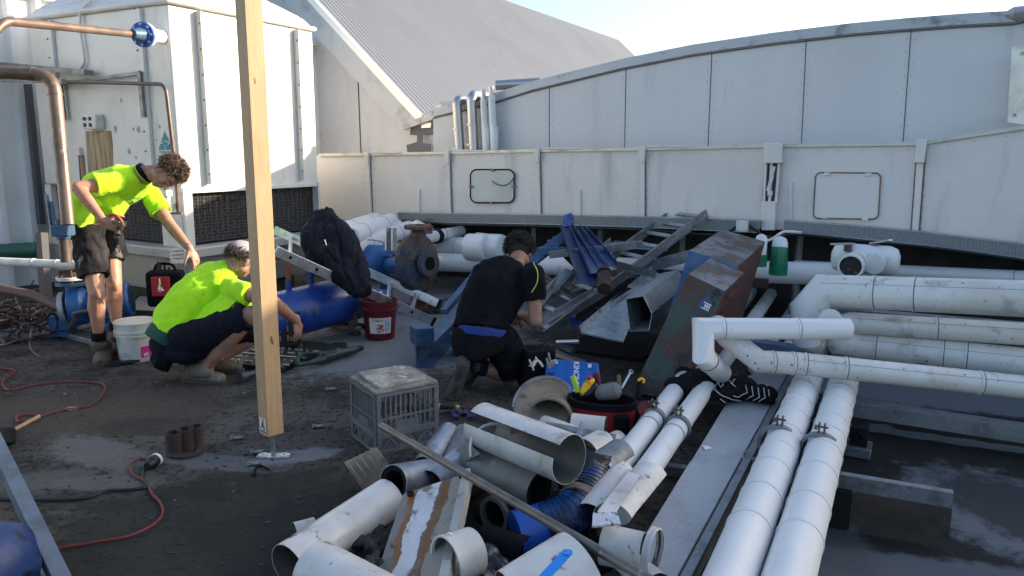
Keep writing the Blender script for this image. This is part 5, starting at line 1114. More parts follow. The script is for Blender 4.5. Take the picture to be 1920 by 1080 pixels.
# red and black tool bag by the tower
t = thing('tool_bag', 'red and black open tool bag next to the white tower basin', 'tool bag', g(315, 580, .1)); c = d(312, 540, 6.35)
mb = MB(); mb.box(c, Vector((.145, .02, 0)), Vector((-.02, .09, 0)), ZZ*.15); part('body', mb, BLKC, t, .03); mb = MB(); mb.box(c+Vector((.0, -.095, .03)), Vector((.075, .01, 0)), Vector((0, .012, 0)), ZZ*.085); part('front_pocket', mb, REDP, t, .015)
mb = MB(); q = c+Vector((0, -.112, .03)); mb.hose([q+Vector(v) for v in ((0, 0, .07), (.0, 0, .02), (-.01, 0, -.01), (.03, 0, -.03))], .006, 4); mb.ring(q-ZZ*.02, Vector((0, 1, 0)), .02, .014, .006); part('clip', mb, WHT, t)
mb = MB(); mb.hose([c+Vector(v) for v in ((-.1, 0, .12), (-.06, 0, .2), (.06, 0, .2), (.1, 0, .12))], .012); part('carry_handle', mb, BLKC, t)
mb = MB()
for k in range(7): q = c+Vector((random.uniform(-.09, .09), random.uniform(-.05, .05), .12)); mb.tube([q, q+Vector((random.uniform(-.04, .04), 0, random.uniform(.05, .12)))], .010, 8)
part('tools', mb, BLK, t)
# blue tank
t = thing('tank', 'long bright blue cylindrical tank lying across behind the timber post', 'tank', g(600, 640)); TA, TB = d(500, 598, 5.95), d(668, 556, 6.55); ax = (TB-TA).normalized(); r = .195
mb = MB().tube([TA-ax*.14, TA-ax*.12, TA-ax*.04, TB, TB+ax*.08, TB+ax*.13], [.05, .15, r, r, .15, .04], 40); part('vessel', mb, TANK, t, ang=50)
for x, y, tt, h, m_ in ((541, 535, 6.05, .14, TANK), (568, 527, 5.55, .0, TANK), (583, 518, 6.25, .13, TANK)):
    if h: q = d(x, y, tt); mb = MB().tube([q-ZZ*.12, q+ZZ*h*.3], .026, 16); part('nozzle', mb, m_, t)
q = d(541, 505, 6.05); mb = MB().tube(pipe_path([q-ZZ*.08, q+ZZ*.10, q+ZZ*.10-Vector((.12, 0, 0))], .05), .022, 14); part('red_oxide_pipe', mb, pm('oxide_pipe', (.22, .055, .03), .6), t)
mb = MB(); zc_ = TA.lerp(TB, .35)
for s, fr_ in ((-1, .2), (1, .85)):
    q = TA.lerp(TB, fr_); q0 = Vector((q.x, q.y, .02)); pd = ax.cross(ZZ).normalized(); mb.bar(q0-pd*.2, q0+pd*.2, .05, .04); mb.bar(q0-pd*.10, q-ZZ*.13-pd*.1, .04, .04); mb.bar(q0+pd*.10, q-ZZ*.13+pd*.1, .04, .04)
part('saddle', mb, BRONZE, t)
mb = MB().tube([d(667, 585, 6.35), d(667, 612, 6.3)], .016, 10); mb.ring(d(665, 590, 6.35), ZZ, .035, .02, .012); part('drain_valve', mb, BRONZE, t)
mb = MB(); mb.bar(g(617, 602, .02), g(690, 612, .02), .06, .03); mb.bar(g(615, 588, .02), g(617, 604, .02), .05, .03); solo('angle_bar', mb, BLKM, 'black angle bar on the floor below the blue tank', 'bar')
mb = MB(); mb.bar(g(612, 645, .012), g(690, 606, .012), .055, .024); solo('flat_bar', mb, DGALV, 'grey flat bar on the floor left of the maroon bucket', 'bar')
mb = MB(); mb.ring(g(627, 618, .006), ZZ, .065, .035, .008, 30); solo('gasket_ring', mb, pm('gasket', (.12, .11, .11), .8), 'thin grey gasket ring on the floor below the tank', 'ring')
# aluminium ladder leaning on the tank
la = [d(514, 431, 7.2), d(824, 570, 7.2)]; lb_ = [d(516, 470, 5.7), d(812, 603, 6.7)]
lad = thing('ladder', 'bright aluminium ladder section lying across the blue tank', 'ladder', g(810, 612)); up_ = (la[1]-la[0]).cross(lb_[0]-la[0]).normalized()
for a, b in (la, lb_):
    mb = MB(); sdv = (b-a).normalized(); mb.bar(a, b, .026, .080, up=up_); ri = part('rail', mb, ALU, lad, .003)
    part('foot_cap', MB().bar(b-sdv*.02, b+sdv*.012, .030, .086, up=up_), RUB, ri)
for f in (.10, .25, .40, .55, .70, .86):
    mb = MB().tube([la[0].lerp(la[1], f), lb_[0].lerp(lb_[1], f-.02)], .018, 12); part('rung', mb, ALU, lad)
mb = MB()
for f in (.10, .25, .40, .55, .70, .86):
    q = lb_[0].lerp(lb_[1], f-.02)-up_*0; sd_ = (lb_[1]-lb_[0]).cross(up_).normalized(); sd_ = sd_ if sd_.y < 0 else -sd_; mb.tube([q+sd_*.010, q+sd_*.016], .013, 10)
part('rivet', mb, BLKM, lad)
# navy jacket draped over
t = thing('jacket', 'dark navy jacket hung over the ladder above the blue tank', 'jacket', d(630, 540, 6.15)); lat = Vector((.95, -.3, 0)).normalized(); mb = MB()
mb.loft([d(604, 396, 6.50), d(602, 412, 6.45), d(602, 440, 6.35), d(606, 475, 6.25), d(612, 510, 6.17)], [(.06, .05), (.11, .08), (.16, .11), (.175, .12), (.11, .10)], lat)
mb.chain([d(612, 402, 6.45), d(640, 445, 6.30), d(662, 490, 6.17), d(680, 538, 6.05)], [.08, .125, .125, .085]); mb.chain([d(592, 404, 6.45), d(582, 450, 6.30), d(590, 500, 6.15)], [.06, .10, .07]); mb.chain([d(622, 480, 6.15), d(648, 515, 6.07), d(672, 548, 6.00)], [.115, .125, .06])
JK = pm('jacket_nylon', (.004, .005, .012), .8, bump=(60, .3), spec=.25)
blob('fabric', mb, .009, JK, t, 5, lambda p: folds(.012, 5, (2.6, 1, .6))(p)+folds(.003, 17, (1.6, 1, .8))(p)-.022*max(0, 1-6*abs(noise.noise(Vector((p.x*7+p.z*3, p.y*3, p.z*1.6)))))-.010*max(0, 1-5*abs(noise.noise(Vector((p.x*15-p.z*4, p.y*6, p.z*5+9)))))); mb = MB()
mb.bar(d(609, 449, 5.85), d(612, 460, 5.85), .003, .004, up=UU); part('zip', mb, ALU, t)
# second pump : blue motor with rusty volute
t = thing('pump', 'old pump with blue motor and rusty round volute casing', 'pump', g(770, 560)); Y0 = 7.3; a, b = d(683, 492, Y0+.35), d(724, 496, Y0+.2); ax = (d(795, 495, Y0-.25)-a).normalized()
mb = MB().tube([a-ax*.3, a-ax*.12, a, b, b+ax*.03], [.15, .155, .19, .19, .17], 30); part('motor', mb, PBLUE, t, ang=50)
mb = MB(); mb.hose([a+ZZ*.16, a+ZZ*.23, b-ax*.05+ZZ*.23, b-ax*.05+ZZ*.16], .006, 3); part('lifting_handle', mb, DGALV, t)
c = d(785, 494, Y0-.05); mb = MB().tube([b+ax*.02, b+ax*.12, c-ax*.1], [.08, .09, .15], 24)
for k in range(6): x, y = frame_of(ax); A_ = k*math.pi/3; o_ = x*math.cos(A_)+y*math.sin(A_); mb.bar(b+ax*.04+o_*.08, c-ax*.1+o_*.155, .015, .03, up=o_)
part('bearing_bracket', mb, PBLUE, t)
mb = MB(); mb.loft([c-ax*.10, c-ax*.06, c, c+ax*.05, c+ax*.08], [(.22, .26), (.25, .29), (.255, .295), (.22, .27), (.13, .15)], ax.cross(ZZ).normalized(), 36); mb.caps(c+ZZ*.1, c+ZZ*.32, .11, .07)
blob('volute', mb, .012, [RUSTB], t, 2, folds(.006, 20)); mb = MB().ring(c+ZZ*.355+ax*.0, ZZ, .135, .06, .035, 30); part('outlet_flange', mb, RUST, t, .004)
mb = MB().ring(c+ax*.14, ax, .125, .065, .05, 30); mb.tube([c+ax*.05, c+ax*.13], .07, 20); part('inlet_flange', mb, RUSTB, t, .004); mb = MB().tube([c+ax*.145, c+ax*.155], .065, 20); part('inlet_bore', mb, BLKM, t)
mb = MB()
for k in range(9): x, y = frame_of(ax); A_ = k*math.pi/4.5; q = c-ax*.09+(x*math.cos(A_)+y*math.sin(A_))*.27; mb.tube([q-ax*.02, q+ax*.02], .014, 6)
part('casing_bolts', mb, RUST, t)
q = Vector((c.x, c.y, 0)); mb = MB(); mb.box(q+ZZ*.10, Vector((.07, 0, 0)), Vector((0, .08, 0)), ZZ*.10); mb.box(q+ZZ*.055+Vector((.05, -.05, 0)), Vector((.20, .02, 0)), Vector((0, .07, 0)), ZZ*.03); mb.box(q+ZZ*.025+Vector((.12, -.06, 0)), Vector((.04, 0, 0)), Vector((0, .05, 0)), ZZ*.025); part('foot', mb, RUST, t, .008)
b2 = d(724, 520, Y0+.25); mb = MB(); mb.box(Vector((b2.x, b2.y, .14)), Vector((.05, 0, 0)), Vector((0, .1, 0)), ZZ*.14); part('motor_foot', mb, PBLUE, t, .006)
mb = MB().tube([d(698, 557, 7.0), d(735, 560, 7.0)], .08, 22); solo('pipe_offcut', mb, PBLUE, 'short blue pipe offcut on the floor below the old pump', 'pipe piece')
mb = MB().bar(g(752, 585, .015), g(832, 560, .015), .09, .03); solo('flat_bar', mb, DGALV, 'flat grey steel strip on the floor behind the ladder foot', 'bar')
# blue steel frame near the kneeling man
t = thing('welded_stand', 'blue welded steel channel frame on the floor next to the kneeling man', 'steel frame', g(800, 670))
def beamC(mb, a, b, w, h, th=.008, open_=1):
    a, b = Vector(a), Vector(b); x, y = frame_of(b-a); mb.bar(a+y*h/2, b+y*h/2, w, th); mb.bar(a-y*h/2, b-y*h/2, w, th); mb.bar(a+x*open_*w/2, b+x*open_*w/2, th, h-th*2.2)
f0 = g(795, 668, .09); f1_ = g(872, 590, .09); mb = MB(); beamC(mb, f0, f1_, .12, .17); part('channel', mb, DBLUE, t)
mb = MB(); q = f0+ZZ*.155; mb.box(q+Vector((-.015, .02, 0)), Vector((.065, .02, 0)), Vector((-.03, .065, 0)), ZZ*.065); ph = part('end_plate', mb, DBLUE, t, .004)
mb = MB()
for x, z in ((-.025, .03), (.02, -.02), (-.02, -.035)): c_ = q+Vector((x, -.062, z)); mb.tube([c_, c_+Vector((0, -.012, 0))], .009, 6)
part('bolt', mb, DBLUE, ph)
mb = MB().poly([d(828, 610, 5.15), d(842, 600, 5.2), d(905, 500, 5.6), d(893, 500, 5.6)], .03, (0, 1, -.3)); mb2 = MB().bar(d(832, 585, 5.2), d(900, 505, 5.65), .05, .04); part('angle_rail', mb2, DBLUE, t)
mb = MB(); beamC(mb, g(850, 640, .10), g(915, 655, .10), .1, .15); part('cross_channel', mb, DBLUE, t)
# socket set case, open
t = thing('socket_case', 'open black socket set case behind the foot of the timber post', 'tool case', g(480, 690)); cA, cB, cC, cD = g(410, 690), g(530, 700), g(600, 668), g(490, 658)
mb = MB().hexa([cA, cB, cC, cD], [p+ZZ*.045 for p in (cA, cB, cC, cD)]); part('tray', mb, BLK, t, .006); mb = MB()
for i in range(10):
    for j in range(5):
        p = cA.lerp(cB, (i+.5)/10).lerp(cD.lerp(cC, (i+.5)/10), (j+.5)/5)+ZZ*.05
        mb.tube([p-ZZ*.01, p+ZZ*.012], .010, 8) if (i*j+i) % 3 else mb.tube([p, p+(cB-cA).normalized()*.05], .007, 8)
part('sockets', mb, STEEL, t)
la0, lb0 = g(515, 655, .03), g(562, 648, .03); hh = ZZ*.27; mb = MB(); dn_ = Vector((0, .05, .0)); mb.hexa([la0-Vector((.12, 0, 0)), lb0, lb0+dn_, la0+dn_-Vector((.12, 0, 0))], [la0+hh-Vector((.12, 0, 0)), lb0+hh, lb0+hh+dn_, la0+hh+dn_-Vector((.12, 0, 0))]); part('lid', mb, BLK, t, .006); mb = MB()
for i in range(5):
    for j in range(3): p = (la0-Vector((.1, 0, 0))).lerp(lb0, (i+.5)/5)+ZZ*(.05+j*.075)-Vector((0, .008, 0)); mb.tube([p, p+ZZ*(.045)], .006, 8)
part('long_sockets', mb, STEEL, t)
# power tool with case sheet
t = thing('power_tool', 'dark green reciprocating saw lying on its case, below the tank', 'power tool', g(610, 685)); z = .05; a, b, c_ = g(668, 658, z), g(600, 672, z), g(556, 678, z)
mb = MB(); mb.chain([g(664, 656, z), g(640, 662, z), g(606, 671, z)], [.030, .036, .044]); mb.chain([g(606, 674, z), g(585, 680, z), g(560, 684, z)], [.034, .016, .018]); mb.chain([g(610, 666, z+.01), g(590, 662, z+.02), g(566, 664, z+.02), g(556, 676, z)], [.030, .014, .014, .026]); mb.ell(g(556, 680, z), .030, .03, .034)
blob('housing', mb, .005, pm('tool_green', (.012, .030, .030), .5, bump=(60, .2)), t, 2); mb = MB()
for k in range(6): p = g(600+k*5, 667-k*1.0, z+.036); mb.bar(p, p+Vector((.015, .01, .004)), .004, .005)
part('vent_slots', mb, BLKM, t); mb = MB().ring(g(634, 663, z), g(668, 658, z)-g(600, 672, z), .042, .03, .006, 24); part('trim_ring', mb, DGALV, t); mb = MB().tube([g(664, 656, z), g(678, 652, z-.01)], [.028, .022], 14); part('nose', mb, BLK, t)
mb = MB(); q = [g(556, 664), g(652, 670), g(650, 645), g(560, 642)]; mb.hexa(q, [p+ZZ*.012 for p in q]); solo('case_lid', mb, pm('olive_case', (.015, .028, .014), .5), 'thin dark green plastic case lid under the power tool', 'case')
mb = MB(); mb.tube([g(455, 706, .04), g(485, 697, .04)], .024, 14); mb.tube([g(450, 708, .04), g(462, 704, .04)], .034, 18); solo('hand_tool', mb, pm('tool_slate', (.03, .04, .055), .5), 'dark round headed hand tool on the floor left of the timber post', 'tool')
mb = MB(); mb.tube([g(212, 682, .02), g(262, 676, .02)], .014, 8); mb.box(g(218, 682, .02), Vector((.03, .01, 0)), Vector((0, .02, 0)), ZZ*.018); solo('hand_tool', mb, BLK, 'black hand tool on the floor in front of white bucket', 'tool')
for x, y, r, lab in ((300, 680, .05, 'steel wire ring on the floor right of the white bucket'), (324, 683, .035, 'smaller steel ring on the floor by the crouching man')):
    mb = MB().ring(g(x, y, .008), ZZ, r, r*.8, .012, 30); solo('steel_ring', mb, STEEL, lab, 'ring')
# rusty pipe stubs
t = thing('pipe_stub', 'cluster of three rusty pipe stubs cut off at the floor', 'pipe stub', g(350, 850))
for x, y, h, r in ((328, 849, .115, .042), (350, 843, .12, .042), (369, 838, .12, .038)):
    p = g(x, y); mb = MB().lathe(p, [(r, 0), (r, h), (r*.82, h), (r*.82, .03), (.001, .03)], seg=26); part('stub', mb, DRUST, t)
mb = MB().ring(g(350, 845, .008), ZZ, .10, .05, .012, 24); part('collar', mb, DRUST, t)
for k, (x, y) in enumerate(((437, 822), (475, 848), (590, 800), (615, 730), (470, 870))):
    mb = MB(); c_ = g(x, y, .012); mb.tube([c_, c_+Vector((.05, .015, .0))], .010, 6); mb.tube([c_+Vector((.0, 0, 0)), c_-Vector((.012, .0, 0))], .016, 6)
    solo('loose_bolt', mb, DGALV, ['loose bolt on the floor right of the rusty stubs', 'loose bolt between stubs and post base', 'loose bolt left of the plastic crate', 'loose bolt near the power tool on the floor', 'loose bolt just below the post stirrup'][k], 'bolt', 'loose bolts on the floor')
mb = MB(); mb.hose([g(x, y, .01) for x, y in ((477, 892), (480, 878), (490, 874), (503, 880))], .006); solo('bent_wire', mb, BLKM, 'short bent black wire on the floor below post base', 'wire')
# cords
def cord(lab, pts, r, m, z=.009, extra=None): 
    mb = MB().hose([g(x, y, z) for x, y in pts], r, 8, 8); return solo('extension_lead', mb, m, lab, 'cord')
cord('thin red cord looping over the floor below the standing man', ((-20, 690), (22, 692), (26, 700), (5, 716), (18, 731), (60, 722), (120, 716), (180, 717), (197, 725), (188, 745), (165, 762), (120, 768), (70, 782), (36, 790), (34, 780), (66, 778), (74, 784), (60, 790)), .0055, CORDR)
cord('thick red cord curling from the plug to the lower left', ((285, 862), (262, 860), (245, 872), (250, 890), (272, 902), (285, 925), (302, 945), (304, 965), (285, 985), (240, 1005), (180, 1016), (110, 1028), (60, 1034)), .006, CORDR)
cord('black cord joining the plug from the left', ((285, 868), (272, 880), (268, 895), (275, 912), (240, 918), (200, 920), (150, 935), (60, 936), (-20, 935)), .0075, BLK)
mb = MB(); a, b = g(276, 874, .03), g(292, 862, .03); mb.tube([a, a.lerp(b, .45), a.lerp(b, .5), b], [.018, .026, .030, .030], 16); t = solo('plug_socket', mb, BLK, 'black socket with pale ring joining the cords', 'plug'); part('ring', MB().ring(b, b-a, .033, .024, .016, 20), WPL, t)
mb = MB().poly([g(x, y, .004) for x, y in ((118, 768), (132, 764), (146, 764), (147, 768), (130, 770))], .004, ZZ); solo('sun_spot_plate', mb, STEEL, 'small bright plate standing for a sun spot beside the thin red cord', 'scrap')  # sun spot on the floor put in as a thin bright plate
# brush and steel bar in the near left corner
t = thing('brush', 'dark brush with pale wooden handle at the left edge', 'brush', g(10, 830)); mb = MB().hexa([g(-40, 835), g(30, 832), g(30, 800), g(-40, 805)], [g(-40, 835, .07), g(26, 830, .07), g(22, 803, .07), g(-40, 805, .07)]); part('head', mb, BLKM, t, .01); mb = MB().tube([g(28, 805, .05), g(74, 780, .07)], .010, 10); part('handle', mb, WOOD, t)
mb = MB(); a, b = g(-20, 800, .35), g(125, 1100, .05); x, y = frame_of(b-a); mb.bar(a, b, .055, .006, up=Vector((0, 0, 1))); mb.bar(a-x*.026-y*.03, b-x*.026-y*.03, .006, .055, up=ZZ); solo('steel_angle', mb, pm('angle_grey', (.18, .21, .24), .5, .4, layers=[((.12, .14, .16), 8, .45, .65)]), 'grey steel angle leaning in the bottom left corner', 'steel angle')
t = thing('blue_drum', 'rounded blue drum end with cracked paint in the bottom left corner', 'drum', g(20, 1060)); mb = MB().tube([g(-90, 1120, .10), g(-40, 1075, .11), g(10, 1075, .11), g(45, 1082, .10)], [.17, .18, .17, .09], 36); part('body', mb, pm('cracked_blue', (.008, .03, .12), .5, layers=[((.004, .008, .03), 9, .55, .6), ((.02, .07, .2), 5, .6, .7)], bump=(14, .6)), t, ang=60)
mb = MB().lathe(g(5, 1092, .0), [(.16, 0), (.17, .02), (.10, .05)], seg=30); part('rim', mb, DBLUE, t)
# plastic crate with board lid
t = thing('plastic_crate', 'grey plastic milk crate with a dirty board on top', 'crate', g(740, 840)); 
cz = 0; p0, p1, p2 = g(708, 853), g(812, 828), g(668, 800); U1 = (p1-p0); V1 = (p2-p0); sc1 = .36/U1.length; U1 = U1.normalized()*.36; V1 = (V1-U1*(V1.dot(U1)/U1.length_squared)*1.0).normalized()*.33; H = .33
CRM = pm('crate_grey', (.105, .115, .13), .6, layers=[((.17, .165, .155), 9, .5, .68)], bump=(30, .3))
def face(o, u, w, nm):
    mb = MB(); n_ = u.cross(ZZ).normalized(); th = .006; W = u.length; uu = u.normalized()
    def rb(x0, x1, z0, z1, e=0): mb.box(o+uu*(x0+x1)/2+ZZ*(z0+z1)/2, uu*(x1-x0)/2, n_*(th+e), ZZ*(z1-z0)/2)
    rb(0, .022, 0, H, .003); rb(W-.022, W, 0, H, .003); rb(.022, W-.022, H-.018, H, .003); rb(.022, W-.022, .085, .118, .003) ; rb(.022, W-.022, 0, .014, .003); rb(.022, W-.022, .185, .195, .001)
    n = 11
    for k in range(1, n): x = .022+(W-.044)*k/n; rb(x-.0035, x+.0035, .118, H-.018, -.001)
    rb(W*.32, W*.68, .118, .165, -.002)
    for k in range(3):
        x0 = .022+(W-.044)*k/3; x1 = .022+(W-.044)*(k+1)/3
        mb.bar(o+uu*x0+ZZ*.016, o+uu*(x0+x1)/2+ZZ*.082, .008, .008, up=n_); mb.bar(o+uu*x1+ZZ*.016, o+uu*(x0+x1)/2+ZZ*.082, .008, .008, up=n_)
    part(nm, mb, CRM, t)
o_ = Vector((p0.x, p0.y, 0)); face(o_, U1, 0, 'side'); face(o_+V1, U1, 0, 'side'); face(o_, V1, 0, 'side'); face(o_+U1, V1, 0, 'side'); mb = MB().hexa([o_, o_+U1, o_+U1+V1, o_+V1], [q+ZZ*.01 for q in (o_, o_+U1, o_+U1+V1, o_+V1)]); part('base', mb, CRM, t)
m_ = lambda a, b, z: o_+U1*a+V1*b+ZZ*z
BRD = pm('dirty_board', (.27, .25, .22), .85, layers=[((.14, .125, .11), 6, .42, .6), ((.38, .37, .34), 20, .58, .68), ((.06, .05, .045), 30, .64, .7)], bump=(40, .7))
mb = MB().hexa([m_(-.02, -.02, H+.002), m_(1.0, -.02, H+.002), m_(1.0, 1.02, H+.002), m_(-.02, 1.02, H+.002)], [m_(-.02, -.02, H+.018), m_(1., -.02, H+.018), m_(1., 1.02, H+.018), m_(-.02, 1.02, H+.018)]); bd_ = solo('board', mb, BRD, 'dirty board lying on top of the plastic crate', 'board', bevel=.003)
mb = MB().hexa([m_(.08, .04, H+.019), m_(.86, .10, H+.019), m_(.86, .98, H+.019), m_(.10, .98, H+.019)], [m_(.08, .04, H+.034), m_(.86, .10, H+.034), m_(.86, .98, H+.034), m_(.10, .98, H+.034)]); solo('board', mb, pm('pale_board', (.34, .32, .28), .9, layers=[((.2, .18, .15), 8, .42, .6), ((.46, .45, .41), 24, .56, .66), ((.08, .07, .06), 36, .64, .7)], bump=(50, .8)), 'smaller pale scabby board lying uppermost on the crate', 'board', bevel=.003)

# =====================================================================
# SCRAP STEEL ON THE RIGHT, AND THE HEAP OF CUT CLADDING
# =====================================================================
# ---- long galvanised cable ladder ----
b0, b1 = g(1022, 628, .10), d(1326, 400, 6.9); a0, a1 = g(975, 605, .10), d(1268, 394, 7.4)
t = thing('cable_ladder', 'long grey galvanised cable ladder sloping up over the scrap heap', 'cable ladder', g(1020, 630)); nup = (b1-b0).cross(a0-b0).normalized(); nup = nup if nup.z > 0 else -nup
for a, b in ((a0, a1), (b0, b1)):
    mb = MB(); x = (b-a).normalized().cross(nup); sgn = 1 if a is a0 else -1; mb.bar(a, b, .006, .07, up=nup); mb.bar(a+nup*.035, b+nup*.035, .03, .006, up=nup); mb.bar(a-nup*.035, b-nup*.035, .03, .006, up=nup); part('rail', mb, DGALV, t)
for k in range(11):
    f = .04+k*.093; p, q = a0.lerp(a1, f), b0.lerp(b1, f); mb = MB(); mb.bar(p, q, .045, .012, up=nup); part('rung', mb, GALV, t)
# second ladder / bars under it
mb = MB(); mb.bar(g(985, 560, .12), d(1330, 470, 6.4), .05, .10); mb.bar(g(1010, 600, .05), d(1240, 560, 5.9), .05, .06); solo('steel_bar', mb, DGALV, 'dark crossed steel bars under the long cable ladder', 'bars')
mb = MB(); a, b = d(1030, 478, 6.5), d(1205, 458, 6.4); mb.bar(a, b, .05, .06); solo('steel_bar', mb, DGALV, 'level grey steel bar behind the folded blue channels', 'bar')
mb = MB(); mb.bar(d(985, 500, 6.6), d(1062, 440, 6.8), .09, .05, up=UU); mb.bar(d(1010, 470, 6.7), d(1066, 470, 6.6), .10, .06); solo('steel_bracket', mb, DBLUE, 'dark blue angled steel bracket right behind the kneeling man', 'bracket')
mb = MB(); mb.poly([d(1022, 540, 6.0), d(1060, 505, 6.2), d(1078, 512, 6.2), d(1040, 552, 6.0)], .01, ZZ); solo('perforated_plate', mb, TRAYM, 'small perforated steel plate leaning by the kneeling man', 'plate')
mb = MB(); mb.bar(d(1065, 404, 7.0), d(1067, 426, 6.95), .09, .06, up=UU); solo('steel_stub', mb, TANK, 'short dark blue steel stub standing above the folded channels', 'steel stub')
def fold(lab, a, b, w0, w1, side, m):
    """folded channel: a web with two raised lips, tapering"""
    a, b = Vector(a), Vector(b); ax = (b-a).normalized(); s = Vector(side); s = (s-ax*ax.dot(s)).normalized(); n_ = ax.cross(s).normalized(); n_ = n_ if n_.y < 0 else -n_; mb = MB()
    P = lambda c, w, k: c+s*w*k
    mb.poly([P(a, w0, -1), P(a, w0, 1), P(b, w1, 1), P(b, w1, -1)], .004, n_)
    for k in (-1, 1): e0, e1 = P(a, w0, k), P(b, w1, k); mb.hexa([e0, e1, e1-s*k*.004, e0-s*k*.004], [v+n_*.06 for v in (e0, e1, e1-s*k*.004, e0-s*k*.004)])
    return solo('folded_channel', mb, m, lab, 'channel')
fold('leftmost dark blue folded channel leaning on the cable ladder', d(1062, 428, 6.9), d(1108, 532, 5.9), .055, .10, (1, 0, 0), pm('folded_navy', (.010, .028, .10), .45, layers=[((.05, .07, .11), 6, .5, .65)], bump=(9, .2)))
FB = pm('folded_blue', (.018, .055, .17), .45, .1, layers=[((.09, .13, .22), 5, .5, .65), ((.02, .04, .12), 12, .6, .7)], bump=(9, .2))
fold('middle pale blue folded channel leaning on the cable ladder', d(1078, 432, 6.9), d(1124, 512, 5.95), .05, .075, (1, 0, .1), FB)
fold('rightmost blue folded channel leaning on the cable ladder', d(1092, 434, 6.95), d(1145, 500, 6.1), .035, .055, (1, -.1, .2), FB)
# galvanised folded sheets
mb = MB(); S = [d(1090, 624, 5.35), d(1169, 641, 5.25), d(1181, 614, 5.4), d(1178, 566, 5.65), d(1262, 519, 6.4), d(1224, 511, 6.5)]; mb.poly(S, .006, ZZ)
ed = S[5]-S[0]; mb.hexa([S[0], S[5], S[5]+ZZ*.006, S[0]+ZZ*.006], [v+Vector((-.02, 0, .05)) for v in (S[0], S[5], S[5]+Vector((.01, 0, .006)), S[0]+Vector((.01, 0, .006)))]); mb.bar(S[0], S[1], .012, .012)
solo('sheet_metal', mb, GALV, 'wide pale galvanised folded sheet on the scrap heap', 'sheet metal')
t = thing('duct_offcut', 'galvanised box channel with dark open end left of the steel cabinets', 'duct offcut', d(1200, 620, 5.3)); mo = [d(1174, 561, 5.45), d(1206, 556, 5.4), d(1222, 588, 5.3), d(1216, 620, 5.25), d(1182, 621, 5.35)]; bk = [p+ (d(1275, 505, 6.3)-d(1206, 556, 5.4))*(.95) for p in mo]; mb = MB()
for i in range(len(mo)):
    j = (i+1) % len(mo); n_ = (mo[j]-mo[i]).cross(bk[i]-mo[i]).normalized(); mb.hexa([mo[i], mo[j], bk[j], bk[i]], [v+n_*.004 for v in (mo[i], mo[j], bk[j], bk[i])])
part('folded_wall', mb, GALV, t); part('inside', MB().poly([p.lerp(q, .3) for p, q in zip(mo, bk)], .01, (0, 1, 0)), BLKM, t)
mb = MB(); mb.tube([d(1133, 542, 5.6), d(1133, 514, 5.75)], .052, 22); mb.ring(d(1133, 512, 5.75)+ZZ*.005, d(1133, 512, 5.75)-d(1133, 545, 5.6), .055, .042, .02); solo('pipe_offcut', mb, DRUST, 'rusty pipe offcut with open top standing below the ladder', 'pipe piece')
mb = MB(); mb.bar(d(1080, 606, 5.6), d(1130, 585, 5.9), .10, .09); solo('steel_offcut', mb, TANK, 'bright blue steel offcut half hidden below the cable ladder', 'offcut')
mb = MB(); mb.poly([g(1060, 660), g(1200, 680), g(1260, 640), g(1130, 610)], .03, ZZ); solo('rubber_mat', mb, RUB, 'dark crumpled mat on the floor under the galvanised sheets', 'mat')
mb = MB(); a, b = d(1290, 518, 6.6), d(1440, 532, 6.3); mb.bar(a-VV*.5, b, .05, .08); solo('red_bar', mb, RED, 'long dark red steel bar behind the steel cabinets', 'bar')
for i, (a, b, w, h, m_, lab) in enumerate((
    (d(1012, 612, 5.3), d(1118, 548, 5.9), .04, .04, DGALV, 'short grey steel angle lying low between ladder rails'),
    (d(1030, 560, 6.1), d(1150, 455, 6.9), .05, .05, DGALV, 'grey steel angle parallel to the cable ladder, behind it'),
    (d(1000, 510, 6.4), d(1120, 590, 5.6), .05, .03, BRONZE, 'brown steel bar crossing under the folded channels'),
    (d(1150, 500, 6.4), d(1226, 520, 6.2), .05, .05, DGALV, 'short level steel bar between ladder and galvanised sheet'),
    (d(1030, 450, 6.9), d(1080, 500, 6.5), .06, .04, BRONZE, 'rusty brown strip behind the leftmost folded channel'),
    (d(1085, 600, 5.5), d(1180, 540, 6.0), .04, .04, BLKM, 'black steel angle between blue offcut and pale sheet'),
    (d(1150, 462, 7.0), d(1250, 470, 6.8), .06, .05, GALV, 'pale steel strip lying behind the long cable ladder'),
    (d(1005, 585, 5.6), d(1055, 520, 6.2), .03, .05, DGALV, 'thin upright grey angle just right of the kneeling man'))):
    mb = MB(); x, y = frame_of(b-a); mb.bar(a, b, w, .006); mb.bar(a+x*w/2+y*h/2, b+x*w/2+y*h/2, .006, h); solo('steel_offcut', mb, m_, lab, 'steel angle', 'loose steel angles in the scrap heap')
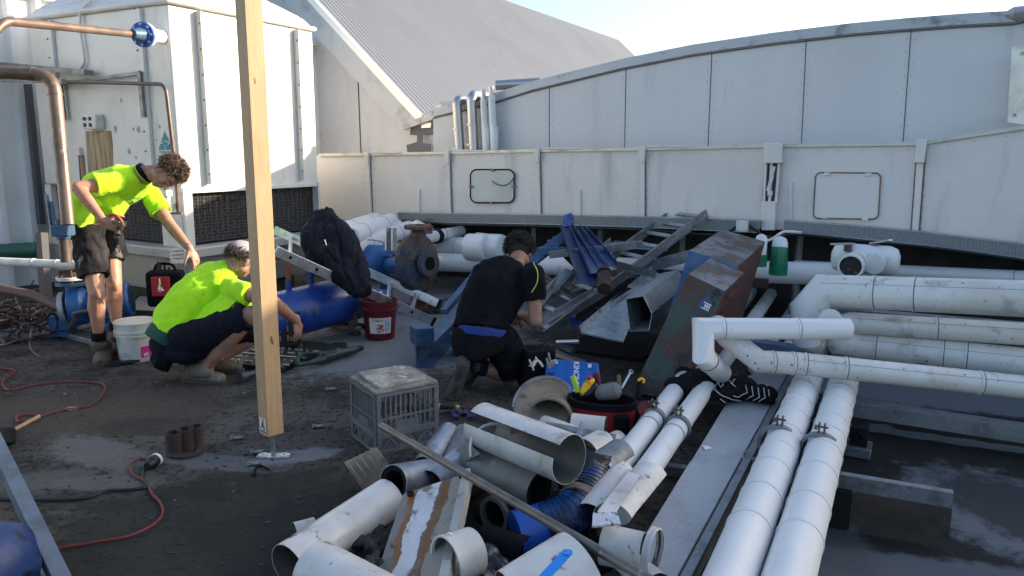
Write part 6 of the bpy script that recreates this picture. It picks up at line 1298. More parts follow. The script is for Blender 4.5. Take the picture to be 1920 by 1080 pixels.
# ---- the two steel cabinets ----
def cabinet(lab, F, off, mats, extra=None):
    t = thing('steel_cabinet', lab, 'steel cabinet', F[2], 'discarded steel cabinets'); B = [p+off for p in F]
    # F: top-left, top-right, bottom-right, bottom-left of the broad front
    part('front_panel', MB().poly(F, .01, off), mats[0], t, .003); n_ = off.normalized()*.011; o2 = off
    mb = MB(); ins = (F[3]-F[0]).normalized()*.01; mb.hexa([F[0]+n_, F[1]+n_, F[1]+n_+ins, F[0]+n_+ins], [F[0]+o2, F[1]+o2, F[1]+o2+ins, F[0]+o2+ins]); part('end_cap', mb, mats[1], t, .003)
    mb = MB(); ins = (F[0]-F[1]).normalized()*.01; dn = (F[3]-F[0]).normalized()*.012; mb.hexa([F[1]+n_+dn, F[2]+n_, F[2]+n_+ins, F[1]+n_+ins+dn], [F[1]+o2+dn, F[2]+o2, F[2]+o2+ins, F[1]+o2+ins+dn])
    mb.hexa([F[0]+n_+dn, F[3]+n_, F[3]+n_-ins, F[0]+n_-ins+dn], [F[0]+o2+dn, F[3]+o2, F[3]+o2-ins, F[0]+o2-ins+dn]); part('side_panel', mb, mats[2], t)
    return t, B
off2 = d(1435, 453, 6.0)-d(1384, 498, 5.2)
F2 = [d(1292, 470, 5.35), d(1384, 498, 5.2), d(1318, 712, 4.90), d(1226, 672, 5.05)]
cabinet('tall leaning cabinet with blue front and rust stained top, behind the green one', F2, off2, (DBLUE, CABTOP, RED))
off1 = d(1396, 511, 5.2)-d(1358, 546, 4.75)
F1 = [d(1290, 514, 4.85), d(1358, 546, 4.75), g(1272, 752, .04), g(1184, 736, .04)]
t, B_ = cabinet('leaning green steel cabinet with rust patches and round badges', F1, off1, (GREEN, CABTOP, RED))
nf = (F1[1]-F1[0]).cross(F1[3]-F1[0]).normalized(); nf = nf if nf.y < 0 else -nf; fx_ = (F1[1]-F1[0]).normalized(); fy_ = nf.cross(fx_).normalized(); fy_ = fy_ if fy_.z > 0 else -fy_
def onF(x, y):
    r = ray(x, y); return C0+r*((F1[0]-C0).dot(nf)/nf.dot(r))
c = onF(1322, 572)+nf*.004; mb = MB().tube([c-nf*.003, c+nf*.002], .045, 32); bg_ = part('round_badge', mb, pm('badge_blue', (.03, .05, .14), .4, layers=[((.1, .1, .12), 10, .5, .7)]), t); mb = MB()
for k in range(3): mb.box(c+nf*.004+fx_*(.004+k*.013)-fy_*.004, fx_*.004, nf*.001, fy_*.011)
mb.box(c+nf*.004+fx_*.012-fy_*.024, fx_*.026, nf*.001, fy_*.003); mb.box(c+nf*.004+fx_*.012+fy_*.014, fx_*.026, nf*.001, fy_*.003); part('badge_mark', mb, WHT, bg_)
c = onF(1244, 716)+nf*.004; mb = MB().tube([c-nf*.003, c+nf*.002], .040, 28); bg_ = part('round_badge', mb, pm('badge_worn', (.05, .06, .055), .5), t); mb = MB()
for k in range(8): a_ = k*.785; q = c+nf*.004+(fx_*math.cos(a_)+fy_*math.sin(a_))*.022; mb.tube([q, q+(fx_*math.cos(a_+.8)+fy_*math.sin(a_+.8))*.010], .002, 5)
part('badge_mark', mb, GALV, bg_)
mb = MB()
for f in (.22, .5, .78): p = B_[1].lerp(B_[2], f); mb.bar(F1[1].lerp(F1[2], f*.5)+off1*.3+fx_*.012, F1[1].lerp(F1[2], f*.5)+off1*.8+fx_*.012, .02, .01)
part('side_rib', mb, RED, t)
# ---- hoodie ----
t = thing('hoodie', 'crumpled black hoodie with white line print lying on the plank', 'hoodie', g(1355, 750, .12)); mb = MB()
pz = [(1285, 722, .20), (1310, 708, .22), (1345, 712, .20), (1385, 722, .17), (1420, 738, .145)]
for x, y, z in pz: mb.ell(g(x, y, z), .13, .10, .055)
for x, y, z in ((1300, 738, .16), (1340, 742, .16), (1290, 700, .20), (1375, 738, .15), (1425, 745, .13)): mb.ell(g(x, y, z), .10, .08, .045)
HOOD = pm('hoodie_black', (.008, .008, .010), .9, bump=(140, .4), spec=.15); blob('fabric', mb, .007, HOOD, t, 4, lambda p: folds(.022, 8, (1.5, 1, 1))(p)+folds(.008, 21)(p)); mb = MB()
hood_o = [o for o in t.children][0]
from mathutils.bvhtree import BVHTree
bv = BVHTree.FromPolygons([v.co+t.location for v in hood_o.data.vertices], [tuple(p.vertices) for p in hood_o.data.polygons])
def drape(x, y):
    h = bv.ray_cast(C0, ray(x, y).normalized()); return (h[0]+h[1]*.004) if h[0] is not None else None
for pl in (((1327, 727), (1340, 731), (1352, 741), (1370, 748), (1395, 752)), ((1335, 718), (1340, 727), (1346, 716)), ((1346, 716), (1352, 726), (1357, 717)), ((1366, 713), (1378, 724)), ((1378, 711), (1370, 719), (1382, 727)), ((1398, 723), (1400, 737), (1384, 744), (1372, 742)), ((1410, 725), (1412, 742), (1392, 751)), ((1421, 727), (1424, 745), (1404, 754)), ((1432, 728), (1434, 746), (1420, 754)), ((1440, 731), (1442, 745)), ((1350, 748), (1362, 756)), ((1328, 722), (1334, 733))):
    P = []
    for (x0, y0), (x1, y1) in zip(pl[:-1], pl[1:]):
        for k in range(5): q = drape(x0+(x1-x0)*k/5, y0+(y1-y0)*k/5); P += [q] if q is not None else []
    P = [p for i, p in enumerate(P) if i == 0 or ((p-P[i-1]).length > .003 and (p-P[i-1]).length < .08)]
    if len(P) > 1: mb.tube(P, .0028, 6)
part('line_print', mb, pm('cream_print', (.62, .58, .52), .7), t)

# ---- cut cladding shells ----
def shell_thing(lab, p0, p1, r, a0=0, a1=360, r1=None, m=SCRAP, mi=SCRAPIN, th=.002, group='cut pieces of pipe cladding', name='cladding_piece', wob=.03, parts=None, cat='cladding piece'):
    mb = MB().shell(p0, p1, r, r1, a0, a1, th, wob=wob); mb.raw = 1; L = mb.center(); t = thing(name, lab, cat, L, group); o = part('shell', mb, [m, mi], t); return t
def foam_pipe(lab, p0, p1, r, m, th=.03, core=FOAM, group='cut lengths of lagged pipe', wob=0.):
    p0, p1 = Vector(p0), Vector(p1); ax = (p1-p0).normalized(); mb = MB().shell(p0, p1, r, None, 0, 360, .003, wob=wob); mb.raw = 1; L = mb.center(); t = thing('lagging_piece', lab, 'lagging', L, group); part('jacket', mb, [m, m], t)
    mb = MB().lathe(p0, [(r-.004, .004), (r-.004, (p1-p0).length-.004), (r-th, (p1-p0).length-.008), (r-th, .008), (r-.004, .004)], ax, 32); part('foam_lining', mb, core, t); return t
Z = lambda x, y, z: g(x, y, z)
# a: white split tube on top with strap
a, b = Z(902, 797, .36), Z(1068, 862, .36); ax = (b-a).normalized(); x, y = frame_of(b-a)
def ang(px, py):
    r_ = ray(px, py); v = C0+r_*((b-C0).dot(ax)/ax.dot(r_))-b; return math.degrees(math.atan2(v.dot(y), v.dot(x)))
g0, g1 = ang(1055, 843), ang(1044, 860)
lo, hi = min(g0, g1), max(g0, g1)
if hi-lo > 180: lo, hi = hi-360, lo
ta = shell_thing('large white split cladding tube with open slit, topmost on the heap', a, b, .105, hi, lo+360, .105, wob=.02)
# b: grey tube with strap
a2, b2 = Z(872, 862, .20), Z(1012, 920, .20); tb_ = foam_pipe('dull grey foam lined tube with white strap, under the split tube', a2, b2+(b2-a2).normalized()*.0, .085, pm('grey_jacket', (.17, .165, .15), .5, .3, layers=[((.10, .10, .09), 5, .45, .65), ((.24, .23, .2), 14, .6, .7)], bump=(12, .3)))
mb = MB(); P = []
for k in range(15): A_ = R(-30+k*15); P.append(Z(928, 842, .27)+Vector((-.02, 0, 0))+(x*math.cos(A_)+y*math.sin(A_))*.118+ax*.02*math.sin(A_*2))
mb.tube(P, .006, 8); solo('plastic_strap', mb, PAINTW, 'white plastic strap looped round the split tube', 'strap')
# c: long thin metal tube
mb = MB(); a, b = Z(714, 798, .36), Z(1195, 1074, .36); mb.tube([a, b, b+(b-a).normalized()*.25], .0165, 20); t = solo('metal_tube', mb, pm('tube_brown', (.16, .145, .125), .45, .5, layers=[((.09, .08, .07), 8, .45, .65), ((.3, .29, .27), 14, .62, .7)]), 'long thin brownish metal tube lying diagonally across the heap', 'tube')
mb = MB().tube([a-(b-a).normalized()*.002, a+(b-a).normalized()*.004], .011, 14); part('bore', mb, BLKM, t)
# d: blue elbow with tan band
WRAP = pm('blue_wrap', (.006, .035, .13), .25, 0, layers=[((.01, .012, .02), 5, .45, .6), ((.02, .08, .25), 9, .6, .7)], bump=(14, .5, (1, 1, 5)))
t = thing('lagged_elbow', 'dark blue wrapped pipe elbow with tan tape band in the heap', 'lagged elbow', Z(1050, 960, .02)); pts = smooth([Z(1112, 850, .30), Z(1108, 880, .24), Z(1098, 925, .18), Z(1070, 962, .15), Z(1020, 985, .12)], 6)
mb = MB().tube(pts, .085, 26)
for i in range(2, len(pts)-2, 1): mb.ring(pts[i], pts[i+1]-pts[i], .088, .07, .012, 28)
part('wrap', mb, WRAP, t); i = len(pts)*3//5; mb = MB().ring(pts[i], pts[i+1]-pts[i-1], .093, .07, .035, 32); part('tape_band', mb, TAN, t)
e0, e1 = Z(1040, 978, .12), Z(966, 1000, .10); mb = MB().tube([e0, e1], [.088, .088], 30); part('blue_sleeve', mb, pm('sleeve_blue', (.01, .075, .36), .35, bump=(6, .1)), t)
mb = MB().tube(smooth([Z(1112, 850, .30), Z(1104, 870, .26), Z(1100, 905, .20)], 5), .088, 26); part('plastic_bag', mb, pm('bag_black', (.008, .009, .016), .12, bump=(26, 1.)), t)
foam_pipe('dull brown lagged tube with dark mouth between the grey tube and panel', Z(868, 905, .09), Z(940, 885, .10), .070, pm('brown_jacket', (.07, .062, .055), .6, .1, layers=[((.12, .11, .1), 8, .5, .65)], bump=(12, .4)), .02)
foam_pipe('black lagged tube end under the long metal tube by the blue sleeve', Z(905, 1015, .08), Z(985, 1040, .07), .070, BLKM, .02)
foam_pipe('grimy grey tube lying low below the short white cladding ring', Z(790, 1075, .07), Z(860, 1085, .07), .065, DGALV, .02)
# e: dark ring pipe
foam_pipe('dark foam lined pipe mouth facing left below the grey tube', Z(930, 965, .11), Z(1010, 930, .10), .075, BLKM)
mb = MB().ring(Z(928, 966, .11), Z(1010, 930, .10)-Z(930, 965, .11), .080, .062, .02, 30); solo('foam_ring', mb, pm('foam_ring_m', (.10, .09, .08), .8), 'pale edged foam ring at the dark pipe mouth', 'ring')
# f: long white pipe jacket left
shell_thing('long white cladding tube reaching from the crate to the bottom left of the heap', Z(540, 1062, .10), Z(728, 935, .15), .088, 0, 360, wob=.03)
# g: white tube bottom
shell_thing('white cladding tube lying at the bottom edge left of the rusty panel', Z(592, 1068, .15), Z(740, 1150, .15), .098, 0, 360, wob=.01); mb = MB().tube([Z(594, 1069, .15), Z(597, 1071, .15)], .094, 30); solo('end_cap', mb, SCRAP, 'white end cap closing the tube at the bottom edge', 'end cap')
shell_thing('small white curved offcut beside the long white tube on the floor', Z(552, 1000, .035), Z(590, 990, .035), .045, 20, 170)
# h: tan swirl cone
t = thing('insulation_collar', 'tan swirled insulation collar at the left of the heap below the crate', 'insulation', Z(700, 905, 0)); a, b = Z(676, 908, .08), Z(728, 868, .16); mb = MB().shell(b, a, .095, .12, 0, 330, .02, wob=.06); mb.raw = 1; part('shell', mb, [TAN, pm('collar_in', (.2, .18, .15), .8)], t); mb = MB()
for k in range(5): q = a.lerp(b, .1+k*.19); mb.ring(q, b-a, .122-.005*k, .09, .008, 30)
part('ridge', mb, TAN, t)
# i, j: silver foil pipes
foam_pipe('silver foil pipe with wide black foam mouth facing left', Z(737, 905, .22), Z(806, 892, .16), .075, RIBC, .026)
foam_pipe('silver foil pipe piece leaning against the crate', Z(795, 878, .10), Z(842, 812, .12), .060, RIBC, .02)
foam_pipe('silver foil pipe piece with dark mouth behind the rusty panel', Z(808, 908, .18), Z(872, 862, .20), .065, RIBC, .02)
shell_thing('narrow dark half shell beside the leaning silver pipe', Z(848, 868, .10), Z(868, 812, .12), .05, 10, 150, m=DGALV)
mb = MB().poly([Z(855, 838, .22), Z(880, 832, .30), Z(900, 852, .30), Z(872, 866, .24)], .004, (0, -.5, 1)); solo('tin_flap', mb, DGALV, 'small grey tin flap sticking out under the split tube', 'flap')
# k: rusty white panel
RP, nd, lk, b_ = newmat('rusty_panel'); nA = noise_node(nd, lk, 6, 8, .65, off=1); nB = noise_node(nd, lk, 20, 8, .7, off=4)
kA, kB, kC, kD = Z(756, 925, .24), Z(876, 886, .30), Z(838, 1062, .24), Z(708, 1068, .12); kC = kC.lerp(kB, -.25); kD = kD.lerp(kA, -.35)
tc = nd.new('ShaderNodeTexCoord'); vm = nd.new('ShaderNodeVectorMath'); vm.operation = 'DOT_PRODUCT'; wx = ((kB-kA)-(kD-kA)*((kB-kA).dot(kD-kA)/(kD-kA).length_squared)).normalized(); lk.new(nd.new('ShaderNodeNewGeometry').outputs['Position'], vm.inputs[0]); vm.inputs[1].default_value = wx
w0, w1 = kD.dot(wx)*.5+kA.dot(wx)*.5, 0; 
def band(lo, hi, soft=.02):
    """ragged stripe of rust between two distances across the panel"""
    s_ = nd.new('ShaderNodeMath'); s_.operation = 'MULTIPLY_ADD'; lk.new(nA.outputs[0], s_.inputs[0]); s_.inputs[1].default_value = .09; lk.new(vm.outputs['Value'], s_.inputs[2])
    c0 = nd.new('ShaderNodeMath'); c0.operation = 'COMPARE'; lk.new(s_.outputs[0], c0.inputs[0]); c0.inputs[1].default_value = (lo+hi)/2; c0.inputs[2].default_value = (hi-lo)/2; return c0.outputs[0]
A0_ = kA.dot(wx)+.045; W_ = (kB-kA).dot(wx)
c = mixc(nd, lk, ramp(nd, lk, nA.outputs[0], .45, .7), (.60, .60, .63), (.5, .49, .5)); c = mixc(nd, lk, band(A0_+W_*.60, A0_+W_*.78), c, (.15, .065, .022)); c = mixc(nd, lk, band(A0_+W_*.60, A0_+W_*.635), c, (.12, .10, .08)); c = mixc(nd, lk, band(A0_+W_*.13, A0_+W_*.25), c, (.22, .085, .02)); c = mixc(nd, lk, band(A0_-W_*.9, A0_+W_*.13), c, (.19, .18, .17)); c = mixc(nd, lk, band(A0_+W_*.78, A0_+W_*1.6), c, (.25, .23, .20)); c = mixc(nd, lk, ramp(nd, lk, noise_node(nd, lk, 11, 8, .7, off=8).outputs[0], .54, .62), c, (.16, .145, .125))
c = mixc(nd, lk, ramp(nd, lk, nB.outputs[0], .60, .68), c, (.07, .055, .04)); lk.new(c, b_.inputs['Base Color']); b_.inputs['Roughness'].default_value = .6; bp = nd.new('ShaderNodeBump'); bp.inputs['Strength'].default_value = .5; bp.inputs['Distance'].default_value = .01; lk.new(nB.outputs[0], bp.inputs['Height']); lk.new(bp.outputs[0], b_.inputs['Normal'])
nk_ = (kB-kA).cross(kD-kA).normalized(); nk_ = nk_ if nk_.z < 0 else -nk_
t = thing('rusty_panel', 'white folded metal panel with orange rust streaks leaning in the heap', 'panel', kD); part('face', MB().poly([kA, kB, kC, kD], .03, nk_), RP, t, .004); mb = MB(); mb.bar(kB+nk_*.02, kC+nk_*.02, .03, .07, up=nk_); part('folded_edge', mb, pm('edge_pale', (.36, .36, .35), .5, .2, layers=[((.2, .19, .17), 12, .5, .65)]), t)
for pp in ((kA.lerp(kB, .1).lerp(kC, .04)), (kA.lerp(kB, .93)).lerp(kC, .03)): mb = MB().ring(pp-nk_*.003, nk_, .014, .006, .006, 16); part('hole', mb, BLKM, t)
# s: black bag left of the panel
t = MB(); 
for k in range(9): t.ell(Z(random.uniform(676, 722), random.uniform(1000, 1060), random.uniform(.03, .12)), .05, .05, .04)
root = thing('rubbish_bag', 'black crumpled rubber scrap between white tube and rusty panel', 'scrap', Z(700, 1040, 0)); blob('crumple', t, .008, pm('black_crumple', (.010, .010, .011), .5, bump=(20, .8)), root, 1, folds(.03, 14))
t = MB()
for k in range(9): t.ell(Z(random.uniform(905, 985), random.uniform(1050, 1100), random.uniform(.05, .12)), .06, .06, .05)
root = thing('rubbish_bag', 'smooth black plastic bag at the bottom edge right of the white ring', 'plastic bag', Z(940, 1080, 0)); blob('crumple', t, .008, pm('black_gloss', (.010, .010, .012), .3, bump=(12, .6)), root, 2, folds(.016, 9))
# l: small ring
a, b = Z(838, 1052, .22), Z(886, 1032, .22); t = shell_thing('short white cladding ring with open mouth below the rusty panel', a, b, .085, wob=.04); mb = MB().ring(a, b-a, .089, .082, .012, 30); part('rim_band', mb, SCRAP, t)
mb = MB().hose([Z(836, 1004, .32), Z(842, 1000, .33), Z(848, 1004, .32)], .004); part('wire_loop', mb, WPL, t)
# m: big shell at bottom with blue marker
a, b = Z(965, 1140, .20), Z(1090, 1070, .26); shell_thing('widest open cladding shell at the bottom edge holding a blue marker', a, b, .115, -160, 175, .135, m=SCRAP, wob=.05)
shell_thing('grey inner half shell inside the widest open shell', Z(1030, 1110, .20), Z(1085, 1085, .24), .07, -20, 190, m=DGALV)
a, b = Z(1018, 1085, .37), Z(1064, 1036, .40); mb = MB(); mb.bar(a, b, .028, .006, up=Vector((0, -.5, 1))); mb.tube([b-ZZ*.003, b+ZZ*.003], .016, 12); solo('blue_marker', mb, MARK, 'bright blue flat plastic strip standing in the widest shell', 'marker')
# n: white halves on the diagonal pipes
shell_thing('white curved cladding sheet lying over the diagonal pipes', Z(1150, 980, .20), Z(1218, 900, .22), .085, -20, 150, wob=.02)
mb = MB().poly([Z(1120, 960, .30), Z(1178, 885, .30), Z(1200, 892, .30), Z(1148, 972, .30)], .003, ZZ); solo('cladding_flat', mb, SCRAP, 'flat folded white strip on top of the curved cladding sheet', 'strip')
shell_thing('white half shell with dark inside, left of the curved sheet', Z(1105, 975, .16), Z(1160, 890, .20), .075, 60, 230, wob=.03)
shell_thing('black edged half shell hooked over the diagonal pipes', Z(1122, 880, .24), Z(1165, 850, .26), .07, 20, 170, m=DGALV)
mb = MB().poly([Z(1112, 965, .31), Z(1158, 963, .31), Z(1164, 985, .30), Z(1110, 990, .30)], .008, ZZ); solo('foil_scrap', mb, pm('foil', (.6, .6, .6), .3, .6, layers=[((.12, .11, .1), 26, .55, .6)], bump=(30, .9)), 'torn silver foil scrap on the front of the half shell', 'foil')
a, b = Z(1130, 1020, .20), Z(1205, 1035, .20); shell_thing('short white tube with open mouth facing the plank', a, b, .070, wob=.04)
a, b = Z(1216, 1032, .20), Z(1230, 1036, .20); t = shell_thing('narrow white hoop standing beside the short tube', a, b, .083, wob=.02, m=SCRAP); mb = MB()
for q in (.2, .8): mb.ring(a.lerp(b, q), b-a, .086, .080, .006, 30)
part('ridge', mb, SCRAP, t)
shell_thing('long curved shell running off the bottom edge by the plank', Z(1170, 1060, .10), Z(1230, 1110, .10), .07, -30, 160)
# o: tan disc
t = thing('insulation_disc', 'large tan insulation pad with curved rim standing behind the heap', 'insulation', Z(1015, 790, 0)); P = []
for k in range(19): A_ = R(100-k*0+0); 
for k in range(21):
    A_ = R(180-180*k/20); P.append((1024+62*math.cos(A_), 765-56*math.sin(A_)))
P = [p for p in P if p[0] < 1074]+[(1073, 770), (1060, 792), (975, 800)]
Q = [d(x, y, 4.45-(y-700)*.004) for x, y in P]; mb = MB().poly(Q, .03, (0, 1, .3)); part('pad', mb, TAN, t, .006); mb = MB().tube(Q[:17], .008, 8); part('rim', mb, DGALV, t)
mb = MB().shell(d(1030, 790, 4.1), d(1040, 775, 4.3), .13, .12, 30, 170, .012); mb.raw = 1; part('inner_shell', mb, [TAN, TAN], t)
# p: white halves behind
shell_thing('white half shell with dark mouth in front of the red tool bag', Z(1072, 800, .20), Z(1135, 806, .20), .07, -10, 170, wob=.03)
shell_thing('long white half shell lying below the red tool bag', Z(1018, 802, .20), Z(1150, 850, .18), .062, 10, 160, wob=.03)
mb = MB().poly([Z(1022, 790, .27), Z(1155, 815, .25), Z(1152, 835, .24), Z(1026, 800, .25)], .004, (0, -.7, .7)); solo('grey_strip', mb, DGALV, 'dark grey flat strip above the long white half shell', 'strip')
mb = MB().poly([Z(1078, 822, .30), Z(1088, 790, .36), Z(1095, 790, .36), Z(1090, 825, .30)], .004, (0, 1, 0)); solo('metal_tab', mb, GALV, 'small upright metal tab beside the topmost split tube', 'tab')
shell_thing('crumpled pale end shell next to the split tube end', Z(1095, 850, .20), Z(1130, 835, .20), .075, -20, 200, m=SCRAP, wob=.08)
foam_pipe('short pale lagging ring near the left diagonal pipe', Z(1140, 838, .14), Z(1160, 828, .14), .058, SCRAP, .02)
mb = MB().tube([Z(1020, 660, .05), Z(1095, 690, .07)], .058, 24); mb.ring(Z(1098, 691, .07), Z(1095, 690, .07)-Z(1020, 660, .05), .060, .046, .03, 28); t = solo('pipe_offcut', mb, pm('brown_plastic', (.05, .035, .035), .4), 'dark brown pipe offcut lying behind the bright blue case', 'pipe piece')
p, q = Z(1095, 690, .07), Z(1098, 691, .07); part('bore', MB().tube([p, p+(q-p).normalized()*.022], .047, 20), BLKM, t)
# ---- blue case ----
t = thing('tool_case', 'bright blue plastic tool case with white lettering standing by the tool bags', 'tool case', Z(1070, 730, 0)); k0, k1, k2, k3 = d(1020, 735, 4.72), d(1130, 742, 4.62), d(1122, 680, 4.85), d(1024, 671, 4.92)
n_ = (k1-k0).cross(k3-k0).normalized(); n_ = n_ if n_.y < 0 else -n_; ux = (k1-k0).normalized(); uy = (k3-k0).normalized(); mb = MB().poly([k0, k1, k2, k3], .07, -n_); part('shell', mb, KBLUE, t, .008); mb = MB()
KX = lambda f, h: k0.lerp(k1, f).lerp(k3.lerp(k2, f), h)
for f in (.17, .40, .72, .88): mb.bar(KX(f, .05)+n_*.002, KX(f, .95)+n_*.002, .006, .008, up=n_)
part('rib', mb, KBLUE, t); mb = MB().box(KX(.10, .45)-n_*.0+n_*.002, ux*.022, uy*.035, n_*.002); part('handle_recess', mb, pm('dark_blue', (.006, .03, .14), .5), t); mb = MB()
for f, h in ((.19, .88), (.19, .18), (.83, .85)): mb.box(KX(f, h)+n_*.006, ux*.012, uy*.015, n_*.004)
part('latch', mb, WPL, t); text_part('lettering', 'KINCROME', .052, KX(.56, .46)+n_*.006, -uy, ux, WHT, t, .001, .001)
# ---- red tool bag with tools ----
t = thing('open_tool_bag', 'oval red and black tool bag full of hand tools, beside the green cabinet', 'tool bag', Z(1125, 800, 0)); c = d(1128, 765, 4.2); ex_ = Vector((.96, -.28, 0)).normalized(); ey_ = ZZ.cross(ex_)
def oval(z, a, b, n=32): return [Vector((c.x, c.y, z))+ex_*a*math.cos(2*math.pi*k/n)+ey_*b*math.sin(2*math.pi*k/n) for k in range(n)]
zt_ = c.z+.06
def tubeoval(rows): 
    mb = MB(); n = 32; vs = [p for r_ in rows for p in r_]; mb.add(vs, [(i*n+k, i*n+(k+1) % n, (i+1)*n+(k+1) % n, (i+1)*n+k) for i in range(len(rows)-1) for k in range(n)]); return mb
part('body', tubeoval([oval(.02, .17, .10), oval(zt_-.05, .19, .115), oval(zt_-.02, .195, .12)]), REDP, t); part('rim', tubeoval([oval(zt_-.04, .197, .122), oval(zt_, .198, .123), oval(zt_, .185, .11), oval(zt_-.09, .17, .10), oval(zt_-.12, .001, .001)]), BLKC, t)
mb = MB(); q = Vector((c.x, c.y, zt_)); mb.box(q+ex_*.13-ey_*.10-ZZ*.16, ex_*.04, ey_*.03, ZZ*.11); part('side_pocket', mb, BLKC, t, .012)
def tool(nm, lab, mbs, base_): 
    tt = thing(nm, lab, nm.replace('_', ' '), base_, 'tools in the red bag')
    for pn_, m_, mm in mbs: part(pn_, m_, mm, tt)
e = lambda x, y, tt=4.2: d(x, y, tt)
tool('spirit_level', 'lime green tool standing at the left end of the red bag', [('body', MB().bar(e(1084, 735), e(1074, 705), .024, .018, up=UU), LIME)], e(1084, 735))
tool('drill_gun', 'yellow and black power tool poking out of the red bag', [('housing', MB().chain([e(1095, 735), e(1103, 720), e(1110, 714)], [.026, .026, .016]), YEL), ('grip', MB().chain([e(1100, 738), e(1115, 725)], [.03, .024]), BLK)], e(1100, 738))
tool('red_clamp', 'small red knob between yellow tool and blue case', [('knob', MB().chain([e(1106, 716), e(1105, 708)], [.009, .014]), pm('knob_red', (.4, .015, .03), .4))], e(1106, 716))
tool('torch_head', 'dull round grey metal head lying inside the red bag', [('head', MB().chain([e(1128, 736), e(1150, 733)], [.045, .050]), pm('dusty_grey', (.14, .135, .13), .7, bump=(40, .6)))], e(1135, 738))
mb = MB(); a, b = e(1166, 728), e(1183, 697); mb.bar(a, b, .012, .006, up=UU); mb.ring(b, Vector((0, 1, 0)), .014, .008, .008, 16); mb2 = MB().bar(e(1163, 742), a, .018, .014, up=UU)
tool('adjustable_spanner', 'shiny spanner standing up at the right end of the red bag', [('shaft', mb, STEEL), ('grip', mb2, BLK)], e(1163, 742))
tool('wood_chisel', 'olive brown flat tool upright beside the spanner', [('blade', MB().bar(e(1162, 738, 4.25), e(1160, 703, 4.3), .020, .008, up=UU), pm('olive', (.12, .11, .05), .6))], e(1162, 738, 4.25))
tool('maroon_pliers', 'dark pliers with red grips behind the bag and case', [('grips', MB().chain([e(1122, 722, 4.3), e(1118, 702, 4.3)], [.014, .02]), pm('plier', (.12, .01, .02), .5))], e(1122, 722, 4.3))
t = thing('handsaw', 'blue handled tool with yellow hook hanging right of the red bag', 'saw', Z(1200, 760, 0)); mb = MB().chain([e(1197, 745, 4.25), e(1199, 718, 4.25)], [.018, .014]); part('handle', mb, NAVY, t); mb = MB().hose([e(1196, 714, 4.24), e(1202, 710, 4.24), e(1207, 713, 4.24), e(1206, 718, 4.24)], .008); part('hook', mb, YEL, t)
t = thing('backpack', 'black tool pouch with dark red round patch behind the diagonal pipes', 'pouch', Z(1205, 800, 0)); mb = MB(); mb.caps(Z(1200, 790, .08), Z(1222, 775, .12), .075, .07); blob('body', mb, .01, BLKC, t, 3, folds(.012, 12)); mb = MB().tube([e(1212, 767, 4.02), e(1212, 767, 4.0)], .045, 24); part('patch', mb, pm('deep_red', (.14, .015, .015), .7), t)
# dark backpack beside kneeling man
t = thing('backpack', 'black open backpack of tools just right of the kneeling man', 'backpack', g(1010, 715)); mb = MB(); mb.box(g(1008, 690, .15), Vector((.10, .02, 0)), Vector((-.02, .09, 0)), ZZ*.14); mb.caps(g(985, 712, .06), g(1030, 712, .06), .06, .06); blob('body', mb, .01, BLKC, t, 4, folds(.014, 9)); mb = MB()
for k in range(9): q = g(1008, 690, .28)+Vector((random.uniform(-.08, .1), random.uniform(-.06, .06), 0)); mb.tube([q, q+Vector((random.uniform(-.05, .05), 0, random.uniform(.03, .09)))], .007, 7)
part('tools', mb, STEEL, t); mb = MB(); mb.tube([d(1043, 641, 4.75), d(1085, 640, 4.7)], .012, 10); part('ratchet', mb, STEEL, t); mb = MB().tube([d(1052, 652, 4.75), d(1075, 660, 4.7)], [.02, .03], 12); part('red_grip', mb, BLK, t)
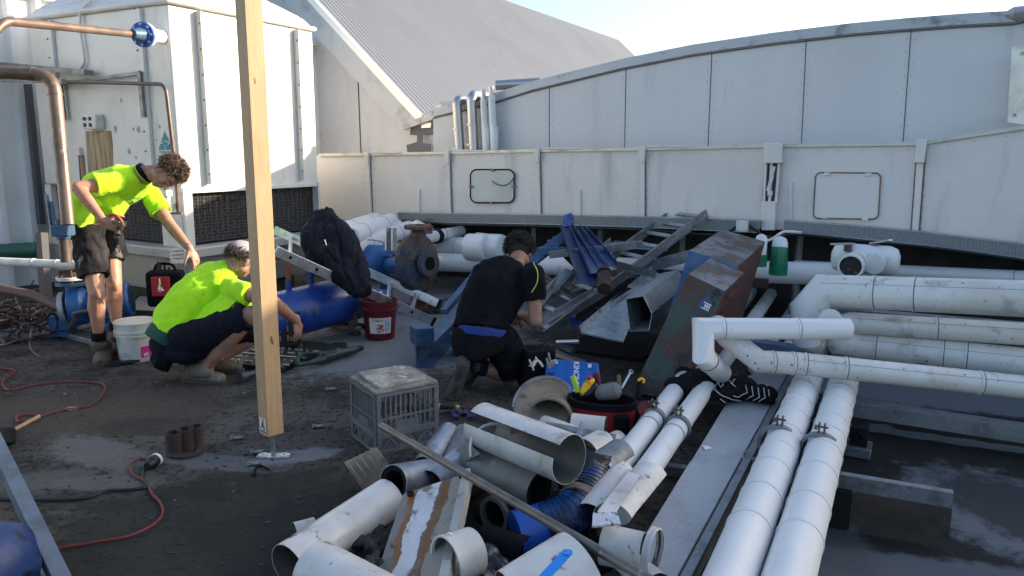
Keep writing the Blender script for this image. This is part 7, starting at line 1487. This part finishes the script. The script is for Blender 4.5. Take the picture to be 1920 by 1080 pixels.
# glove + rag on the floor by the crate
t = thing('work_glove', 'yellow and black long handled pliers on the floor by the crate', 'pliers', g(850, 768)); mb = MB(); mb.tube([g(822, 762, .03), g(858, 765, .03)], .016, 10); mb.tube([g(822, 775, .03), g(845, 770, .03)], .012, 10); part('grips', mb, BLK, t); mb = MB(); mb.ring(g(858, 765, .03), g(870, 766, .03)-g(850, 764, .03), .018, .008, .02, 14); mb.ring(g(824, 762, .03), g(858, 765, .03)-g(822, 762, .03), .018, .008, .012, 14); part('collars', mb, YEL, t); part('jaws', MB().bar(g(866, 764, .02), g(905, 768, .02), .03, .012), RED, t)
root = thing('rag', 'small purple grey rag on the floor beside the crate', 'rag', g(870, 780)); mb = MB()
for k in range(8): mb.ell(g(random.uniform(855, 888), random.uniform(768, 784), .02), .035, .025, .018)
blob('cloth', mb, .006, pm('purple_rag', (.09, .07, .16), .9, layers=[((.03, .025, .05), 30, .45, .6)]), root, 1, folds(.02, 26))
for lab, pts in (('added black pieces shading the gap below the topmost split tube', ((1000, 900), (1040, 925), (1080, 905), (960, 880))), ('added black pieces as shade under the middle of the heap', ((880, 960), (920, 1000), (870, 1010), (960, 1040))), ('added black pieces as shade beside the rusty panel foot', ((900, 1050), (850, 930), (1080, 1010), (1120, 1040))), ('added black pieces as shade below the crate side of the heap', ((800, 930), (770, 950), (840, 905)))):  # black pieces added so the gaps of the heap look shaded
    mb = MB()
    for x, y in pts:
        for k in range(3): c_ = g(x+random.uniform(-22, 22), y+random.uniform(-14, 14), .03); mb.box(c_, Vector((.07, random.uniform(-.04, .04), random.uniform(-.02, .02))), Vector((random.uniform(-.03, .03), .05, 0)), ZZ*.022)
    root = thing('gap_shade', lab, 'shade pieces', g(*pts[0]), 'added shade pieces in the heap'); blob('foam', mb, .010, FOAM, root, 1, folds(.02, 14))
mb = MB(); random.seed(3)
for k in range(150):
    p = g(random.uniform(500, 1000), random.uniform(640, 1000), .003); s_ = random.uniform(.003, .011); mb.box(p, Vector((s_, s_*random.uniform(-.5, .5), 0)), Vector((-s_*.3, s_*.6, 0)), ZZ*.003)
for k in range(110):
    p = g(random.uniform(20, 520), random.uniform(720, 1060), .003); s_ = random.uniform(.002, .008); mb.box(p, Vector((s_, s_*random.uniform(-.5, .5), 0)), Vector((-s_*.3, s_*.6, 0)), ZZ*.003)
o = solo('debris_crumbs', mb, pm('crumbs', (.05, .045, .04), .9, layers=[((.3, .3, .3), 3, .55, .6)]), 'tiny crumbs and chips scattered over the concrete floor', 'debris'); o['kind'] = 'stuff'
